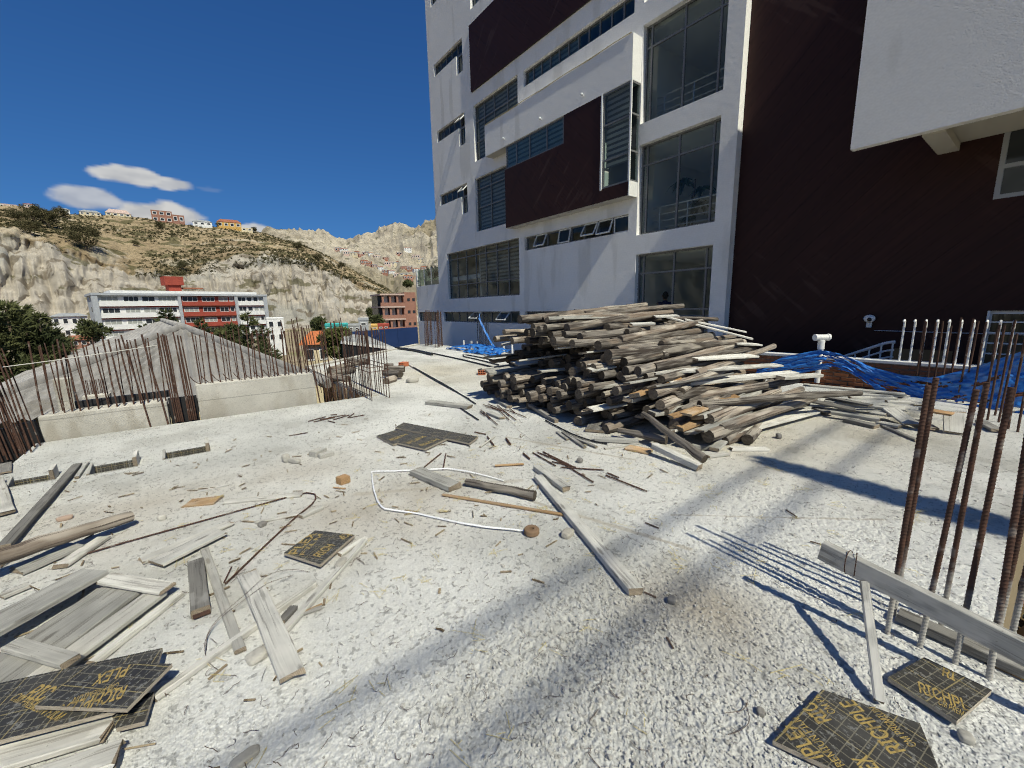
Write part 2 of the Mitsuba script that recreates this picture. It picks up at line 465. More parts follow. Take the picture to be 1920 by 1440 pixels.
def earth_fn(p, n, uv):
    g = fbm(p.x * 0.35, p.y * 0.35, 1.0, 5)
    c = mix(C(0.15, 0.12, 0.08), C(0.27, 0.225, 0.16), g)
    return mix(c, C(0.11, 0.12, 0.05), smoothstep(0.55, 0.7, fbm(p.x * 0.12, p.y * 0.12, 8.0, 4)) * 0.6)


mat('m_earth', earth_fn, 0.95, 0.1)
gm = box(-3000, 3000, -3000, 3000, -6.5, -6.0)
struct('ground', gm, 'm_earth')
struct('earth_terrace', box(2.66, 11.5, -8, -0.06, -6.1, -1.7), 'm_earth')
struct('passage_floor', box(10.2, 11.9, -8, 6, -6.1, -0.75), 'm_cast')


def lerp(x, xs, ys):
    return np.interp(x, xs, ys)


def hill_fn(p, n, uv):
    t = uv.x
    wob = (fbm(p.x * 0.045, p.y * 0.045, p.z * 0.03, 4) - 0.5) * 0.9
    strata = fbm(p.x * 0.06, p.y * 0.06, p.z * 0.30, 5)
    rock = mix(C(0.255, 0.228, 0.19), C(0.455, 0.412, 0.345), dr.clip(strata * 1.5 - 0.25, 0, 1))
    rock = mix(rock, C(0.285, 0.28, 0.25), smoothstep(0.50, 0.66, fbm(p.x * 0.03 + 7, p.y * 0.03, p.z * 0.05, 3)) * 0.7)
    rock = rock * (0.78 + 0.42 * fbm(p.x * 0.5, p.y * 0.5, p.z * 0.35, 4))
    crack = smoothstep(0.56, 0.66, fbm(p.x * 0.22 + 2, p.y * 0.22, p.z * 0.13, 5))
    rock = mix(rock, C(0.13, 0.105, 0.075), crack * 0.75)  # shade of crevices painted into the rock colour
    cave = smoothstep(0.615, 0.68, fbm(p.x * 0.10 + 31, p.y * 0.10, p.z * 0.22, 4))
    rock = mix(rock, C(0.11, 0.10, 0.055), cave * 0.8)  # dark hollows: their shade is painted into the rock colour too
    gg = fbm(p.x * 0.09, p.y * 0.09, p.z * 0.09, 5)
    grass = mix(C(0.185, 0.138, 0.085), C(0.31, 0.245, 0.155), dr.clip(gg * 1.6 - 0.3, 0, 1))
    grass = mix(grass, C(0.07, 0.068, 0.032), smoothstep(0.50, 0.62, fbm(p.x * 0.16 + 5, p.y * 0.16, p.z * 0.2, 5)) * 0.8)
    grass = mix(grass, C(0.36, 0.32, 0.25), smoothstep(0.60, 0.70, fbm(p.x * 0.07 + 15, p.y * 0.07, p.z * 0.1, 4)) * 0.55)
    grass = grass * (0.75 + 0.5 * noise(p.x * 0.9, p.y * 0.9, p.z * 0.9))
    m = smoothstep(0.94, 1.06, t + wob + 0.35 * (fbm(p.x * 0.2, p.y * 0.2, p.z * 0.1, 3) - 0.5))
    return mix(rock, grass, m)


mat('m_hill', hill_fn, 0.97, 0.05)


def hill_surface(th, t, rows):
    """Points of the near hill: bearing th (degrees from +y towards +x) and t from 0 (foot) over 1 (cliff top) and 2 (crest) to 3 (plateau behind)."""
    TH = [-130, -70, -30, -11.5, -5, 3.5, 8.5, 12, 15, 19, 23, 27, 45]
    crest = lerp(th, TH, [7.5, 9.0, 10.0, 9.36, 9.5, 9.25, 8.8, 7.7, 6.4, 4.1, 1.5, -0.6, -0.9])
    TC = [-130, -70, -30, -12, -7, -3.7, 3, 8, 12, 14, 16, 19, 23, 27, 45]
    ctop = lerp(th, TC, [4, 5, 6.5, 7.3, 6.0, 4.2, 5.1, 6.2, 6.1, 5.7, 4.6, 3.2, 0.8, -0.9, -1.0])
    foot = np.full_like(th, 228.0)
    rtop, rcr = 282.0, 420.0
    z0 = -6.0
    z1 = 1.6 + rtop * np.tan(np.radians(ctop))
    z2 = 1.6 + rcr * np.tan(np.radians(crest))
    a = np.clip(t, 0, 1)
    b = np.clip(t - 1, 0, 1)
    c = np.clip(t - 2, 0, 1)
    r = foot + (rtop - foot) * a + (rcr - rtop) * b + 260 * c
    z = z0 + (z1 - z0) * (a ** 0.85) + (z2 - z1) * (b ** 0.95) - 35 * c
    arc = np.radians(th) * 255.0
    q = np.stack([arc / 19.0, z / 45.0, t * 0 + 2.0], -1)
    big = np.abs(meshkit.fbm(q, 3, 31) - 0.5) * 2
    q2 = np.stack([arc / 5.0, z / 22.0, t * 0 + 5.0], -1)
    mid = np.abs(meshkit.fbm(q2, 3, 33) - 0.5) * 2
    rid = np.abs(meshkit.fbm(np.stack([arc / 1.9, z / 7.0, t * 0 + 13.0], -1), 3, 37) - 0.5) * 2
    q3 = np.stack([arc / 2.2, z / 4.0, t * 0 + 9.0], -1)
    fine = meshkit.fbm(q3, 3, 35) - 0.5
    cl = np.clip(np.minimum(t * 5, (1.18 - t) * 4), 0, 1)
    gl = np.clip(np.minimum((t - 0.95) * 4, (2.2 - t) * 5), 0, 1)
    r = r + cl * (30 * (0.35 - big) + 19 * (0.35 - mid) + 2.5 * (0.35 - rid) + 4.0 * fine) * 0.8
    z = z + cl * (4 * fine) + gl * (5.0 * (meshkit.fbm(np.stack([arc / 30, r / 30, t * 0], -1), 4, 41) - 0.5) + 1.2 * fine) - gl * 3.0 * (0.3 - big)
    z = np.maximum(z, -6.4)
    rad = np.radians(th)
    return np.stack([r * np.sin(rad), r * np.cos(rad), z], -1), arc


def grid_mesh(P, nu, nv):
    i = (np.arange(nu - 1)[:, None] * nv + np.arange(nv - 1)[None]).ravel()
    f = np.vstack([np.stack([i, i + 1, i + nv + 1], 1), np.stack([i, i + nv + 1, i + nv], 1)])
    m = trimesh.Trimesh(P, f, process=False)
    if m.face_normals[:, 2].mean() < 0:
        m.invert()
    return m


def build_hills():
    th = np.concatenate([np.linspace(-130, -22, 260, endpoint=False), np.linspace(-22, 30, 900), np.linspace(30.3, 45, 40)])
    t = np.concatenate([np.linspace(0, 1.15, 150, endpoint=False), np.linspace(1.15, 2.05, 90, endpoint=False), np.linspace(2.05, 3, 12)])
    TH, T_ = np.meshgrid(th, t, indexing='ij')
    P, arc = hill_surface(TH.ravel(), T_.ravel(), len(t))
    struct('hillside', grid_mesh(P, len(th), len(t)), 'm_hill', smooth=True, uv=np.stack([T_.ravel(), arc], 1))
    # the far mountain: eroded pale ridges
    th = np.linspace(4, 50, 620)
    t = np.linspace(0, 1.3, 170)
    TH, T_ = np.meshgrid(th, t, indexing='ij')
    TH, T_ = TH.ravel(), T_.ravel()
    crest = lerp(TH, [4, 8.5, 12, 14, 16.5, 18, 19.5, 21, 23, 24.2, 25.2, 26.2, 27.2, 28, 34, 50], [8.4, 8.7, 8.9, 8.8, 8.75, 8.8, 9.0, 9.35, 10.1, 10.4, 10.35, 10.9, 10.8, 11.1, 11.6, 9])
    r = 520 + 480 * np.clip(T_, 0, 1) + 600 * np.clip(T_ - 1, 0, 1)
    zc = 1.6 + 1000 * np.tan(np.radians(crest))
    a = np.clip(T_, 0, 1)
    z = -10 + (zc + 10) * a ** 1.05 - 200 * np.clip(T_ - 1, 0, 1)
    arc = np.radians(TH) * 800
    big = np.abs(meshkit.fbm(np.stack([arc / 60, r / 260, arc * 0], -1), 4, 51) - 0.5) * 2
    mid = np.abs(meshkit.fbm(np.stack([arc / 18, r / 70, arc * 0], -1), 4, 53) - 0.5) * 2
    fine = meshkit.fbm(np.stack([arc / 7, r / 14, arc * 0], -1), 3, 55) - 0.5
    env = np.clip(a * 3, 0, 1)
    z = z + env * (34 * (0.3 - big) + 15 * (0.3 - mid) + 4 * fine)
    z = z + np.clip((a - 0.8) * 5, 0, 1) * 9 * np.maximum(0, meshkit.fbm(np.stack([arc / 9, arc * 0, arc * 0], -1), 3, 57) - 0.5) * 2
    rad = np.radians(TH)
    P = np.stack([r * np.sin(rad), r * np.cos(rad), z], -1)
    struct('far_mountain', grid_mesh(P, len(th), len(t)), 'm_far', smooth=True)


def far_fn(p, n, uv):
    g = fbm(p.x * 0.03, p.y * 0.03, p.z * 0.06, 5)
    c = mix(C(0.26, 0.225, 0.18), C(0.42, 0.38, 0.30), dr.clip(g * 1.6 - 0.3, 0, 1))
    c = mix(c, C(0.17, 0.14, 0.085), smoothstep(0.50, 0.66, fbm(p.x * 0.012, p.y * 0.012, 4.0, 5)) * 0.6)
    sh = smoothstep(0.62, 0.70, fbm(p.x * 0.14 + 9, p.y * 0.14, p.z * 0.1, 4))
    c = mix(c, C(0.09, 0.085, 0.05), sh * 0.7)
    return c * (0.78 + 0.44 * fbm(p.x * 0.25, p.y * 0.25, p.z * 0.25, 3))


mat('m_far', far_fn, 0.97, 0.05)
build_hills()

# ------------------------------------------------------------------ the white building
def render_fn(p, n, uv):
    g = fbm(p.x * 0.8, p.y * 0.8, p.z * 0.8, 4)
    c = mix(C(0.74, 0.735, 0.715), C(0.82, 0.815, 0.795), g)
    st = smoothstep(0.56, 0.72, fbm(p.x * 2.2, p.y * 2.2, p.z * 0.35, 4))
    c = mix(c, c * C(0.78, 0.77, 0.74), st * 0.6)
    return c * (0.95 + 0.1 * noise(p.x * 40, p.y * 40, p.z * 40))


mat('m_render', render_fn, 0.9, 0.2, bump=lambda p, n, uv: fbm(p.x * 14, p.y * 14, p.z * 14, 3), bscale=0.0032, beps=4e-3)
mat('m_stucco', render_fn, 0.9, 0.2, bump=lambda p, n, uv: fbm(p.x * 55, p.y * 55, p.z * 55, 4), bscale=0.022, beps=4e-3)
mat('m_cream', (0.47, 0.445, 0.385), 0.8, 0.2)
mat('m_frame', (0.15, 0.155, 0.16), 0.45, 0.5)
mat('m_frame_pale', (0.34, 0.36, 0.38), 0.5, 0.4)
mat('m_frame_white', (0.72, 0.73, 0.72), 0.5, 0.4)
mat('m_steel', (0.62, 0.64, 0.66), 0.35, 0.5, metallic=0.7)
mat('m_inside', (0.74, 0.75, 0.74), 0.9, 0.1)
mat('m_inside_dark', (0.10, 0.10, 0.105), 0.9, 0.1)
mat('m_blind', (0.16, 0.165, 0.16), 0.9, 0.1)
mat('m_blind_light', (0.36, 0.37, 0.355), 0.9, 0.1)
mat('m_teal', (0.03, 0.10, 0.12), 0.6, 0.3)
scene['m_glass'] = {'type': 'thindielectric', 'int_ior': 1.52, 'specular_reflectance': rgb(0.32, 0.34, 0.33), 'specular_transmittance': rgb(0.68, 0.73, 0.72)}
scene['m_glass_green'] = {'type': 'thindielectric', 'int_ior': 1.55, 'specular_reflectance': rgb(0.6, 0.6, 0.6), 'specular_transmittance': rgb(0.50, 0.62, 0.60)}


def clad_fn(p, n, uv):
    k = cell_rand(dr.floor(uv.y * 3.0), dr.floor(uv.x * 0.0), 4)
    g = fbm(uv.x * 1.3, uv.y * 60, 2.0, 3)
    c = mix(C(0.017, 0.0050, 0.0040), C(0.040, 0.0115, 0.0085), g) * (0.92 + 0.16 * k)
    wear = smoothstep(0.62, 0.74, fbm(uv.x * 7.0 + 3, uv.y * 0.9, 6.0, 4)) * smoothstep(0.45, 0.62, fbm(p.y * 0.5, p.z * 0.5, 3.0, 3))
    return mix(c, C(0.12, 0.075, 0.06), wear * 0.22)


mat('m_clad', clad_fn, 0.62, 0.3, bump=lambda p, n, uv: fbm(uv.x * 1.3, uv.y * 60, 2.0, 3), bscale=0.0012, beps=4e-3)


def clad(parent, x, poly, width, sign, thick=0.02, gap=0.004):
    """Diagonal boards over a (y, z) polygon standing just in front of the plane x (towards -x), each board a part."""
    g = sg.Polygon(poly)
    d = np.array([1, sign]) / math.sqrt(2)
    nrm = np.array([-d[1], d[0]])
    pts = np.array(g.exterior.coords)
    lo, hi = (pts @ nrm).min(), (pts @ nrm).max()
    k = lo
    while k < hi:
        a, b = k + gap / 2, k + width - gap / 2
        q = sg.Polygon([d * s + nrm * o for s, o in ((-80, a), (80, a), (80, b), (-80, b))]).intersection(g)
        for pl in (q.geoms if hasattr(q, 'geoms') else [q]):
            if pl.is_empty or pl.area < 0.004:
                continue
            m = trimesh.creation.extrude_polygon(pl, thick, engine='earcut')
            v = m.vertices
            # flat uv: along and across the board
            m2 = m.copy()
            m2.vertices = np.stack([x - v[:, 2], v[:, 0], v[:, 1]], 1)
            m2.invert() if m2.volume < 0 else None
            part(parent, 'plank', m2, 'm_clad', uv=np.stack([v[:, :2] @ d, v[:, :2] @ nrm], 1))
        k += width


FX = 11.30
wb = thing('white_building', 'tall white building with dark brown clad panels, glazed stair bay and overhanging block', 'building')


def rects(*r):
    return list(r)


G = [(5.85, 8.29, 0.25, 3.16), (5.85, 8.29, 3.73, 6.29), (5.85, 8.28, 6.86, 9.42), (5.85, 8.28, 9.98, 12.6), (5.85, 8.28, 13.2, 15.8)]
BIG1 = (14.09, 20.2, 2.14, 4.48)
STRIP1 = (8.61, 13.72, 3.90, 4.43)
BIG2 = (14.0, 17.25, 5.16, 7.48)
BIG3 = (14.02, 17.2, 8.2, 10.50)
USTRIP = (8.6, 13.66, 9.90, 10.46)
TOPW = (13.9, 17.17, 14.26, 16.4)
BANDS = [(14.11, 20.88, 0.93, 1.46), (11.51, 13.73, 0.93, 1.45), (8.9, 10.55, 0.93, 1.44)]
ELL = []
for zt in (7.49, 10.54, 13.57, 16.62):
    ELL.append([(17.95, zt), (20.66, zt), (20.66, zt - 0.52), (18.50, zt - 0.52), (18.50, zt - 1.32), (17.95, zt - 1.32)])
fac = wall_x(FX, FX + 0.28, (5.42, 21.24, -6, 21), G + [BIG1, STRIP1, BIG2, BIG3, USTRIP, TOPW] + BANDS + ELL)
part(wb, 'wall', fac, 'm_render')
part(wb, 'wall', cat([box(11.58, 26, 20.96, 21.24, -6, 21), box(FX, 26, 5.42, 21.24, 21.0, 21.3)]), 'm_render')
part(wb, 'side_return', box(11.58, 11.62, 5.418, 5.56, -6, 21), 'm_render')
# floors and back walls that show through the glass
for z in (0.28, 3.30, 6.45, 9.55, 12.75, 15.95, 19.0):
    part(wb, 'interior_floor', box(11.62, 16.5, 5.6, 20.9, z - 0.22, z), 'm_inside')
part(wb, 'interior_wall', cat([box(16.5, 16.7, 5.5, 20.95, -1, 21), box(11.62, 16.5, 5.43, 5.58, -1, 21), box(11.62, 16.5, 8.42, 8.56, -1, 21), box(11.62, 16.5, 13.8, 13.92, -1, 21), box(11.62, 16.5, 17.5, 17.6, -1, 21)]), 'm_inside')
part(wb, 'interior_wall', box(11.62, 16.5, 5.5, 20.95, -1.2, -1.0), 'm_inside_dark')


def window(y0, y1, z0, z1, cols, rows, x=FX + 0.11, blind=None, open_=(), fr=0.045, depth=0.06, glass='m_glass', parent=wb, frame='m_frame'):
    """cols and rows are lists of fractions where mullions and transoms stand; open_ lists (column, tilt) of top-hung sashes that stand open."""
    ys = [y0] + [y0 + (y1 - y0) * c for c in cols] + [y1]
    zs = [z0] + [z0 + (z1 - z0) * c for c in rows] + [z1]
    bars = [box(x, x + depth, y0, y1, z0, z0 + fr), box(x, x + depth, y0, y1, z1 - fr, z1), box(x, x + depth, y0, y0 + fr, z0 + fr, z1 - fr), box(x, x + depth, y1 - fr, y1, z0 + fr, z1 - fr)]
    for c in ys[1:-1]:
        bars.append(box(x + 0.002, x + depth - 0.002, c - fr / 2, c + fr / 2, z0 + fr, z1 - fr))
    for c in zs[1:-1]:
        bars.append(box(x + 0.004, x + depth - 0.004, y0 + fr, y1 - fr, c - fr / 2, c + fr / 2))
    w = part(parent, 'window', cat(bars), frame)
    od = dict(open_)
    for i in range(len(ys) - 1):
        for j in range(len(zs) - 1):
            a, b, c, d = ys[i] + fr / 2, ys[i + 1] - fr / 2, zs[j] + fr / 2, zs[j + 1] - fr / 2
            if i in od and j == 0:
                t = od[i]
                h = d - c
                s = cat([box(-0.02, 0.02, a, b, -0.03, 0), box(-0.02, 0.02, a, b, -h, -h + 0.03), box(-0.02, 0.02, a, a + 0.03, -h + 0.03, -0.03), box(-0.02, 0.02, b - 0.03, b, -h + 0.03, -0.03)])
                R = trimesh.transformations.rotation_matrix(t, [0, 1, 0])
                R[:3, 3] = [x - 0.01, 0, d]
                s.apply_transform(R)
                part(w, 'sash', s, 'm_frame_white')
                g = trimesh.Trimesh([[0, a + 0.03, -0.03], [0, b - 0.03, -0.03], [0, b - 0.03, -h + 0.03], [0, a + 0.03, -h + 0.03]], [[0, 1, 2], [0, 2, 3]], process=False)
                g.apply_transform(R)
                part(w, 'pane', g, 'm_glass')
            else:
                g = trimesh.Trimesh([[x + 0.03, a, c], [x + 0.03, b, c], [x + 0.03, b, d], [x + 0.03, a, d]], [[0, 2, 1], [0, 3, 2]], process=False)
                part(w, 'pane', g, glass)
    if blind:
        a, b, z_low = blind
        bands, z = [], z1 - 0.05
        while z > z_low:
            bands.append(box(x + 0.12, x + 0.124, a, b, z - 0.085, z))
            z -= 0.16
        part(w, 'blind', cat(bands), 'm_blind_light')
        part(w, 'blind', cat([box(x + 0.135, x + 0.138, a, b, z_low, z1 - 0.04), box(x + 0.11, x + 0.15, a, b, z_low - 0.03, z_low)]), 'm_blind')
    return w


window(*BIG1, [1 / 7 * k for k in range(1, 7)], [0.30, 0.86], blind=(14.2, 17.4, 2.75))
window(*BIG2, [0.33, 0.66], [0.45, 0.8], blind=(14.1, 17.15, 5.3))
window(*BIG3, [0.25, 0.55, 0.78], [0.35, 0.72], blind=(14.1, 17.1, 8.4))
window(*STRIP1, [k / 8 for k in range(1, 8)], [], open_=((0, 0), (1, 0.42), (2, 0.55), (4, 0.2), (6, 0.45)))
window(*USTRIP, [k / 11 for k in range(1, 11)], [], blind=(10.9, 13.6, 9.95), glass='m_glass_green')
window(*TOPW, [0.33, 0.66], [0.5])
window(*BANDS[0], [k / 9 for k in range(1, 9)], [], open_=((1, 0.75), (4, 0.9)))
window(*BANDS[1], [0.25, 0.5, 0.75], [])
window(*BANDS[2], [0.5], [])
for k, zt in enumerate((7.49, 10.54, 13.57, 16.62)):
    window(17.95, 20.66, zt - 0.52, zt, [0.2, 0.4, 0.6, 0.8], [], open_=((0, 0.8),) if k in (0, 1) else ())
    window(17.95, 18.50, zt - 1.32, zt - 0.525, [], [])
# the glazed stair bay: deep frames, railings inside
for k, g in enumerate(G):
    w = window(*g, [0.10, 0.5, 0.92], [0.42, 0.80] if k == 0 else [0.78], x=FX + 0.16, fr=0.05)
    zb = max(g[2], 0.12) - (0.14 if k else 0)
    rail = [tube([(12.05, g[0] + 0.05, zb + h), (12.05, g[1] - 0.05, zb + h)], 0.019 if h < 1 else 0.026)[0] for h in (0.38, 0.58, 0.78, 1.0)]
    rail += [tube([(12.05, yy, zb), (12.05, yy, zb + 1.0)], 0.022)[0] for yy in (g[0] + 0.35, (g[0] + g[1]) / 2, g[1] - 0.3)]
    part(wb, 'stair_railing', cat(rail), 'm_steel')

# flat brown panel high on the facade
pa = part(wb, 'upper_panel', wall_x(FX - 0.045, FX - 0.002, (8.6, 17.25, 11.07, 13.66)), 'm_black')
clad(pa, FX - 0.045, [(8.6, 11.07), (17.25, 11.07), (17.25, 13.66), (8.6, 13.66)], 0.30, 1)

# the projecting bay: parapet above, brown clad box below
BX = 10.88
bay = part(wb, 'bay', cat([box(BX, FX - 0.002, 8.3, 15.75, 7.95, 9.13), wall_x(BX + 0.03, FX - 0.003, [(9.42, 4.86), (14.40, 4.86), (14.40, 7.06), (11.06, 7.06), (11.06, 7.948), (9.42, 7.948)])]), 'm_render')
clad(bay, BX + 0.03, [(8.33, 4.86), (14.42, 4.86), (14.42, 7.08), (11.05, 7.08), (11.05, 7.95), (9.40, 7.95), (9.40, 5.24), (8.33, 5.24)], 0.30, 1)
part(bay, 'soffit', box(BX + 0.03, FX - 0.003, 8.32, 14.40, 4.842, 4.858), 'm_cream')
part(bay, 'soffit', box(BX + 0.03, FX - 0.003, 14.43, 15.74, 7.93, 7.947), 'm_cream')
part(bay, 'corner_trim', cat([box(BX, FX - 0.004, 8.30, 8.33, 4.84, 5.26), box(BX - 0.005, BX + 0.04, 8.295, 8.345, 5.262, 7.95), box(BX - 0.012, BX + 0.10, 9.36, 9.42, 5.20, 7.948)]), 'm_frame_white')
w = part(bay, 'window', cat([box(BX + 0.02, BX + 0.06, 8.35, 9.35, z - 0.025, z + 0.025) for z in (5.27, 6.05, 7.05, 7.92)] + [box(BX + 0.022, BX + 0.058, y - 0.02, y + 0.02, 5.3, 7.9) for y in (8.37, 9.33)]), 'm_frame')
w2 = part(bay, 'window', cat([box(BX + 0.05, FX - 0.006, 8.31, 8.34, z - 0.025, z + 0.025) for z in (5.28, 6.1, 7.1, 7.92)]), 'm_frame')
def quad(a, b, c, d):
    return trimesh.Trimesh([a, b, c, d], [[0, 1, 2], [0, 2, 3]], process=False)
for z0, z1 in ((5.30, 6.02), (6.08, 7.02), (7.08, 7.89)):
    part(bay, 'pane', quad((BX + 0.04, 8.39, z0), (BX + 0.04, 9.31, z0), (BX + 0.04, 9.31, z1), (BX + 0.04, 8.39, z1)), 'm_glass')
    part(bay, 'pane', quad((BX + 0.06, 8.325, z0), (FX - 0.01, 8.325, z0), (FX - 0.01, 8.325, z1), (BX + 0.06, 8.325, z1)), 'm_glass_green')
w = part(bay, 'window', cat([box(BX + 0.05, BX + 0.09, 11.09, 14.36, z - 0.02, z + 0.02) for z in (7.11, 7.92)] + [box(BX + 0.052, BX + 0.088, y - 0.025, y + 0.025, 7.13, 7.9) for y in (11.12, 11.95, 12.9, 13.7, 14.33)]), 'm_frame')
for a, b in ((11.15, 11.92), (11.98, 12.87), (12.93, 13.67), (13.73, 14.30)):
    part(bay, 'pane', quad((BX + 0.07, a, 7.13), (BX + 0.07, b, 7.13), (BX + 0.07, b, 7.9), (BX + 0.07, a, 7.9)), 'm_glass_green')
bands = [box(BX + 0.13, BX + 0.134, 11.1, 14.35, z - 0.09, z) for z in np.arange(7.9, 7.2, -0.16)] + [box(BX + 0.13, BX + 0.134, 8.4, 9.3, z - 0.09, z) for z in np.arange(7.9, 5.9, -0.16)]
part(bay, 'blind', cat(bands), 'm_blind_light')
part(bay, 'blind', cat([box(BX + 0.145, BX + 0.148, 11.1, 14.35, 7.12, 7.92), box(BX + 0.145, BX + 0.148, 8.4, 9.3, 5.85, 7.92)]), 'm_blind')
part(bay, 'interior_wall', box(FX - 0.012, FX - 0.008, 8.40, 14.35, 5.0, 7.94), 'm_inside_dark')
for y, z in ((10.15, 8.22), (12.15, 8.20), (14.35, 8.22)):
    m = cat([trimesh.creation.icosphere(2, 0.045).apply_translation((BX - 0.09, y, z)), tube([(BX, y, z - 0.02), (BX - 0.09, y, z)], 0.014)[0]])
    part(bay, 'spotlight', m, 'm_frame_white', smooth=40)
yy = np.linspace(8.35, 15.7, 30)
part(bay, 'rope', tube(np.stack([np.full(30, BX - 0.012), yy, 9.145 + 0.01 * np.sin(yy * 3)], 1), 0.011, 6)[0], 'm_rope', smooth=True)
mat('m_rope', (0.42, 0.33, 0.14), 0.8, 0.2)

# brown clad wall set back, the stuccoed overhang in front of it
BW = 11.55
cw = part(wb, 'clad_wall', wall_x(BW + 0.025, BW + 0.25, (-9, 5.41, -1.2, 21), [(-1.2, 0.98, 3.32, 4.50), (-1.6, 0.80, -0.3, 1.38), (1.15, 2.1, -0.75, 0.62)]), 'm_black')
_cl = sg.Polygon([(-9, -0.8), (5.41, -0.8), (5.41, 21), (-9, 21)])
for h in ((-1.2, 0.98, 3.32, 4.50), (-1.6, 0.80, -0.3, 1.38), (1.15, 2.1, -0.75, 0.62)):
    _cl = _cl.difference(sg.box(h[0], h[2], h[1], h[3]))


def clad_multi(parent, x, g, width, sign):
    d = np.array([1, sign]) / math.sqrt(2)
    nrm = np.array([-d[1], d[0]])
    pts = np.array(g.exterior.coords) @ nrm
    k = pts.min()
    while k < pts.max():
        q = sg.Polygon([d * s + nrm * o for s, o in ((-80, k + 0.0015), (80, k + 0.0015), (80, k + width - 0.0015), (-80, k + width - 0.0015))]).intersection(g)
        for pl in (q.geoms if hasattr(q, 'geoms') else [q]):
            if pl.is_empty or pl.area < 0.01:
                continue
            m = trimesh.creation.extrude_polygon(pl, 0.022, engine='earcut')
            v = m.vertices.copy()
            m.vertices = np.stack([x + 0.022 - v[:, 2], v[:, 0], v[:, 1]], 1)
            if m.volume < 0:
                m.invert()
            part(parent, 'plank', m, 'm_clad', uv=np.stack([v[:, :2] @ d, v[:, :2] @ nrm], 1))
        k += width


clad_multi(cw, BW, _cl, 0.27, -1)
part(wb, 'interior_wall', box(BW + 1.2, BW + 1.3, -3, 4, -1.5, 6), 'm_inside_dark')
window(-1.2, 0.98, 3.32, 4.50, [0.35, 0.7], [0.45], x=BW + 0.0, fr=0.07, depth=0.09, frame='m_frame_pale')
bw_ = window(-1.6, 0.80, -0.3, 1.38, [0.4], [], x=BW + 0.05, fr=0.06, depth=0.06, frame='m_frame_white')
part(bw_, 'grille', cat([box(BW - 0.045, BW - 0.02, -1.6, 0.80, z - 0.012, z + 0.012) for z in np.arange(-0.15, 1.3, 0.19)] + [box(BW - 0.05, BW - 0.015, y - 0.015, y + 0.015, -0.3, 1.38) for y in (-1.2, -0.5, 0.15, 0.78)]), 'm_frame_white')
OX = 9.90
ov = part(wb, 'overhang', box(OX, OX + 0.16, -9, 2.70, 4.30, 10.4), 'm_stucco')
part(ov, 'soffit', cat([box(OX + 0.163, BW - 0.004, 1.50, 1.78, 4.27, 4.62), box(OX + 0.163, BW - 0.004, -9, 1.496, 4.40, 4.62)]), 'm_cream')
part(ov, 'wall', box(OX + 0.164, BW - 0.005, -9, 1.494, 4.625, 10.2), 'm_render')

# the low terrace at the far end with a glass balustrade
te = part(wb, 'terrace', wall_x(FX, FX + 0.2, (21.245, 24.15, -6, 3.0), [(21.45, 24.05, 0.92, 1.47)]), 'm_render')
part(te, 'floor', box(FX + 0.205, 16, 21.25, 24.15, 2.8, 2.96), 'm_render')
part(te, 'side_wall', box(FX + 0.205, 16, 23.95, 24.15, -6, 2.79), 'm_render')
window(21.45, 24.05, 0.92, 1.47, [0.25, 0.5, 0.75], [], x=FX + 0.09)
for a, b in ((21.3, 22.2), (22.25, 23.1), (23.15, 24.0)):
    part(te, 'balustrade_pane', box(FX + 0.06, FX + 0.072, a, b, 3.02, 3.93), 'm_glass_green')
for y in (22.22, 23.12):
    part(te, 'balustrade_post', bevel_box(FX + 0.03, FX + 0.10, y - 0.03, y + 0.03, 3.0, 3.97, 0.008), 'm_steel')
part(te, 'end_post', bevel_box(FX - 0.002, FX + 0.25, 24.0, 24.15, 3.0, 4.0, 0.01), 'm_frame_white')

# ------------------------------------------------------------------ more materials
def clay(p, n, uv):
    g = fbm(p.x * 30, p.y * 30, p.z * 30, 3)
    return mix(C(0.38, 0.105, 0.05), C(0.56, 0.20, 0.105), g)


mat('m_clay', clay, 0.85, 0.2)
mat('m_clay_dusty', (0.40, 0.30, 0.24), 0.9, 0.1)
mat('m_stone', lambda p, n, uv: mix(C(0.13, 0.125, 0.12), C(0.30, 0.285, 0.265), fbm(p.x * 50, p.y * 50, p.z * 50, 3)), 0.9, 0.1)


def brick_fn(p, n, uv):
    k = cell_rand(dr.floor(p.y * 4.5), dr.floor(p.z * 12.5), 3)
    g = fbm(p.x * 25, p.y * 25, p.z * 25, 3)
    return mix(C(0.17, 0.065, 0.035), C(0.40, 0.17, 0.09), dr.clip(0.6 * k + 0.5 * g, 0, 1))


mat('m_brick', brick_fn, 0.9, 0.1)
mat('m_mortar', (0.26, 0.24, 0.21), 0.95, 0.1)
mat('m_white', lambda p, n, uv: mix(C(0.66, 0.66, 0.65), C(0.78, 0.78, 0.77), fbm(p.x * 12, p.y * 12, p.z * 12, 3)), 0.45, 0.4)


def net_fn(p, n, uv):
    g = fbm(uv.x * 8, uv.y * 30, 1.0, 3)
    return mix(C(0.012, 0.075, 0.32), C(0.05, 0.26, 0.72), g)


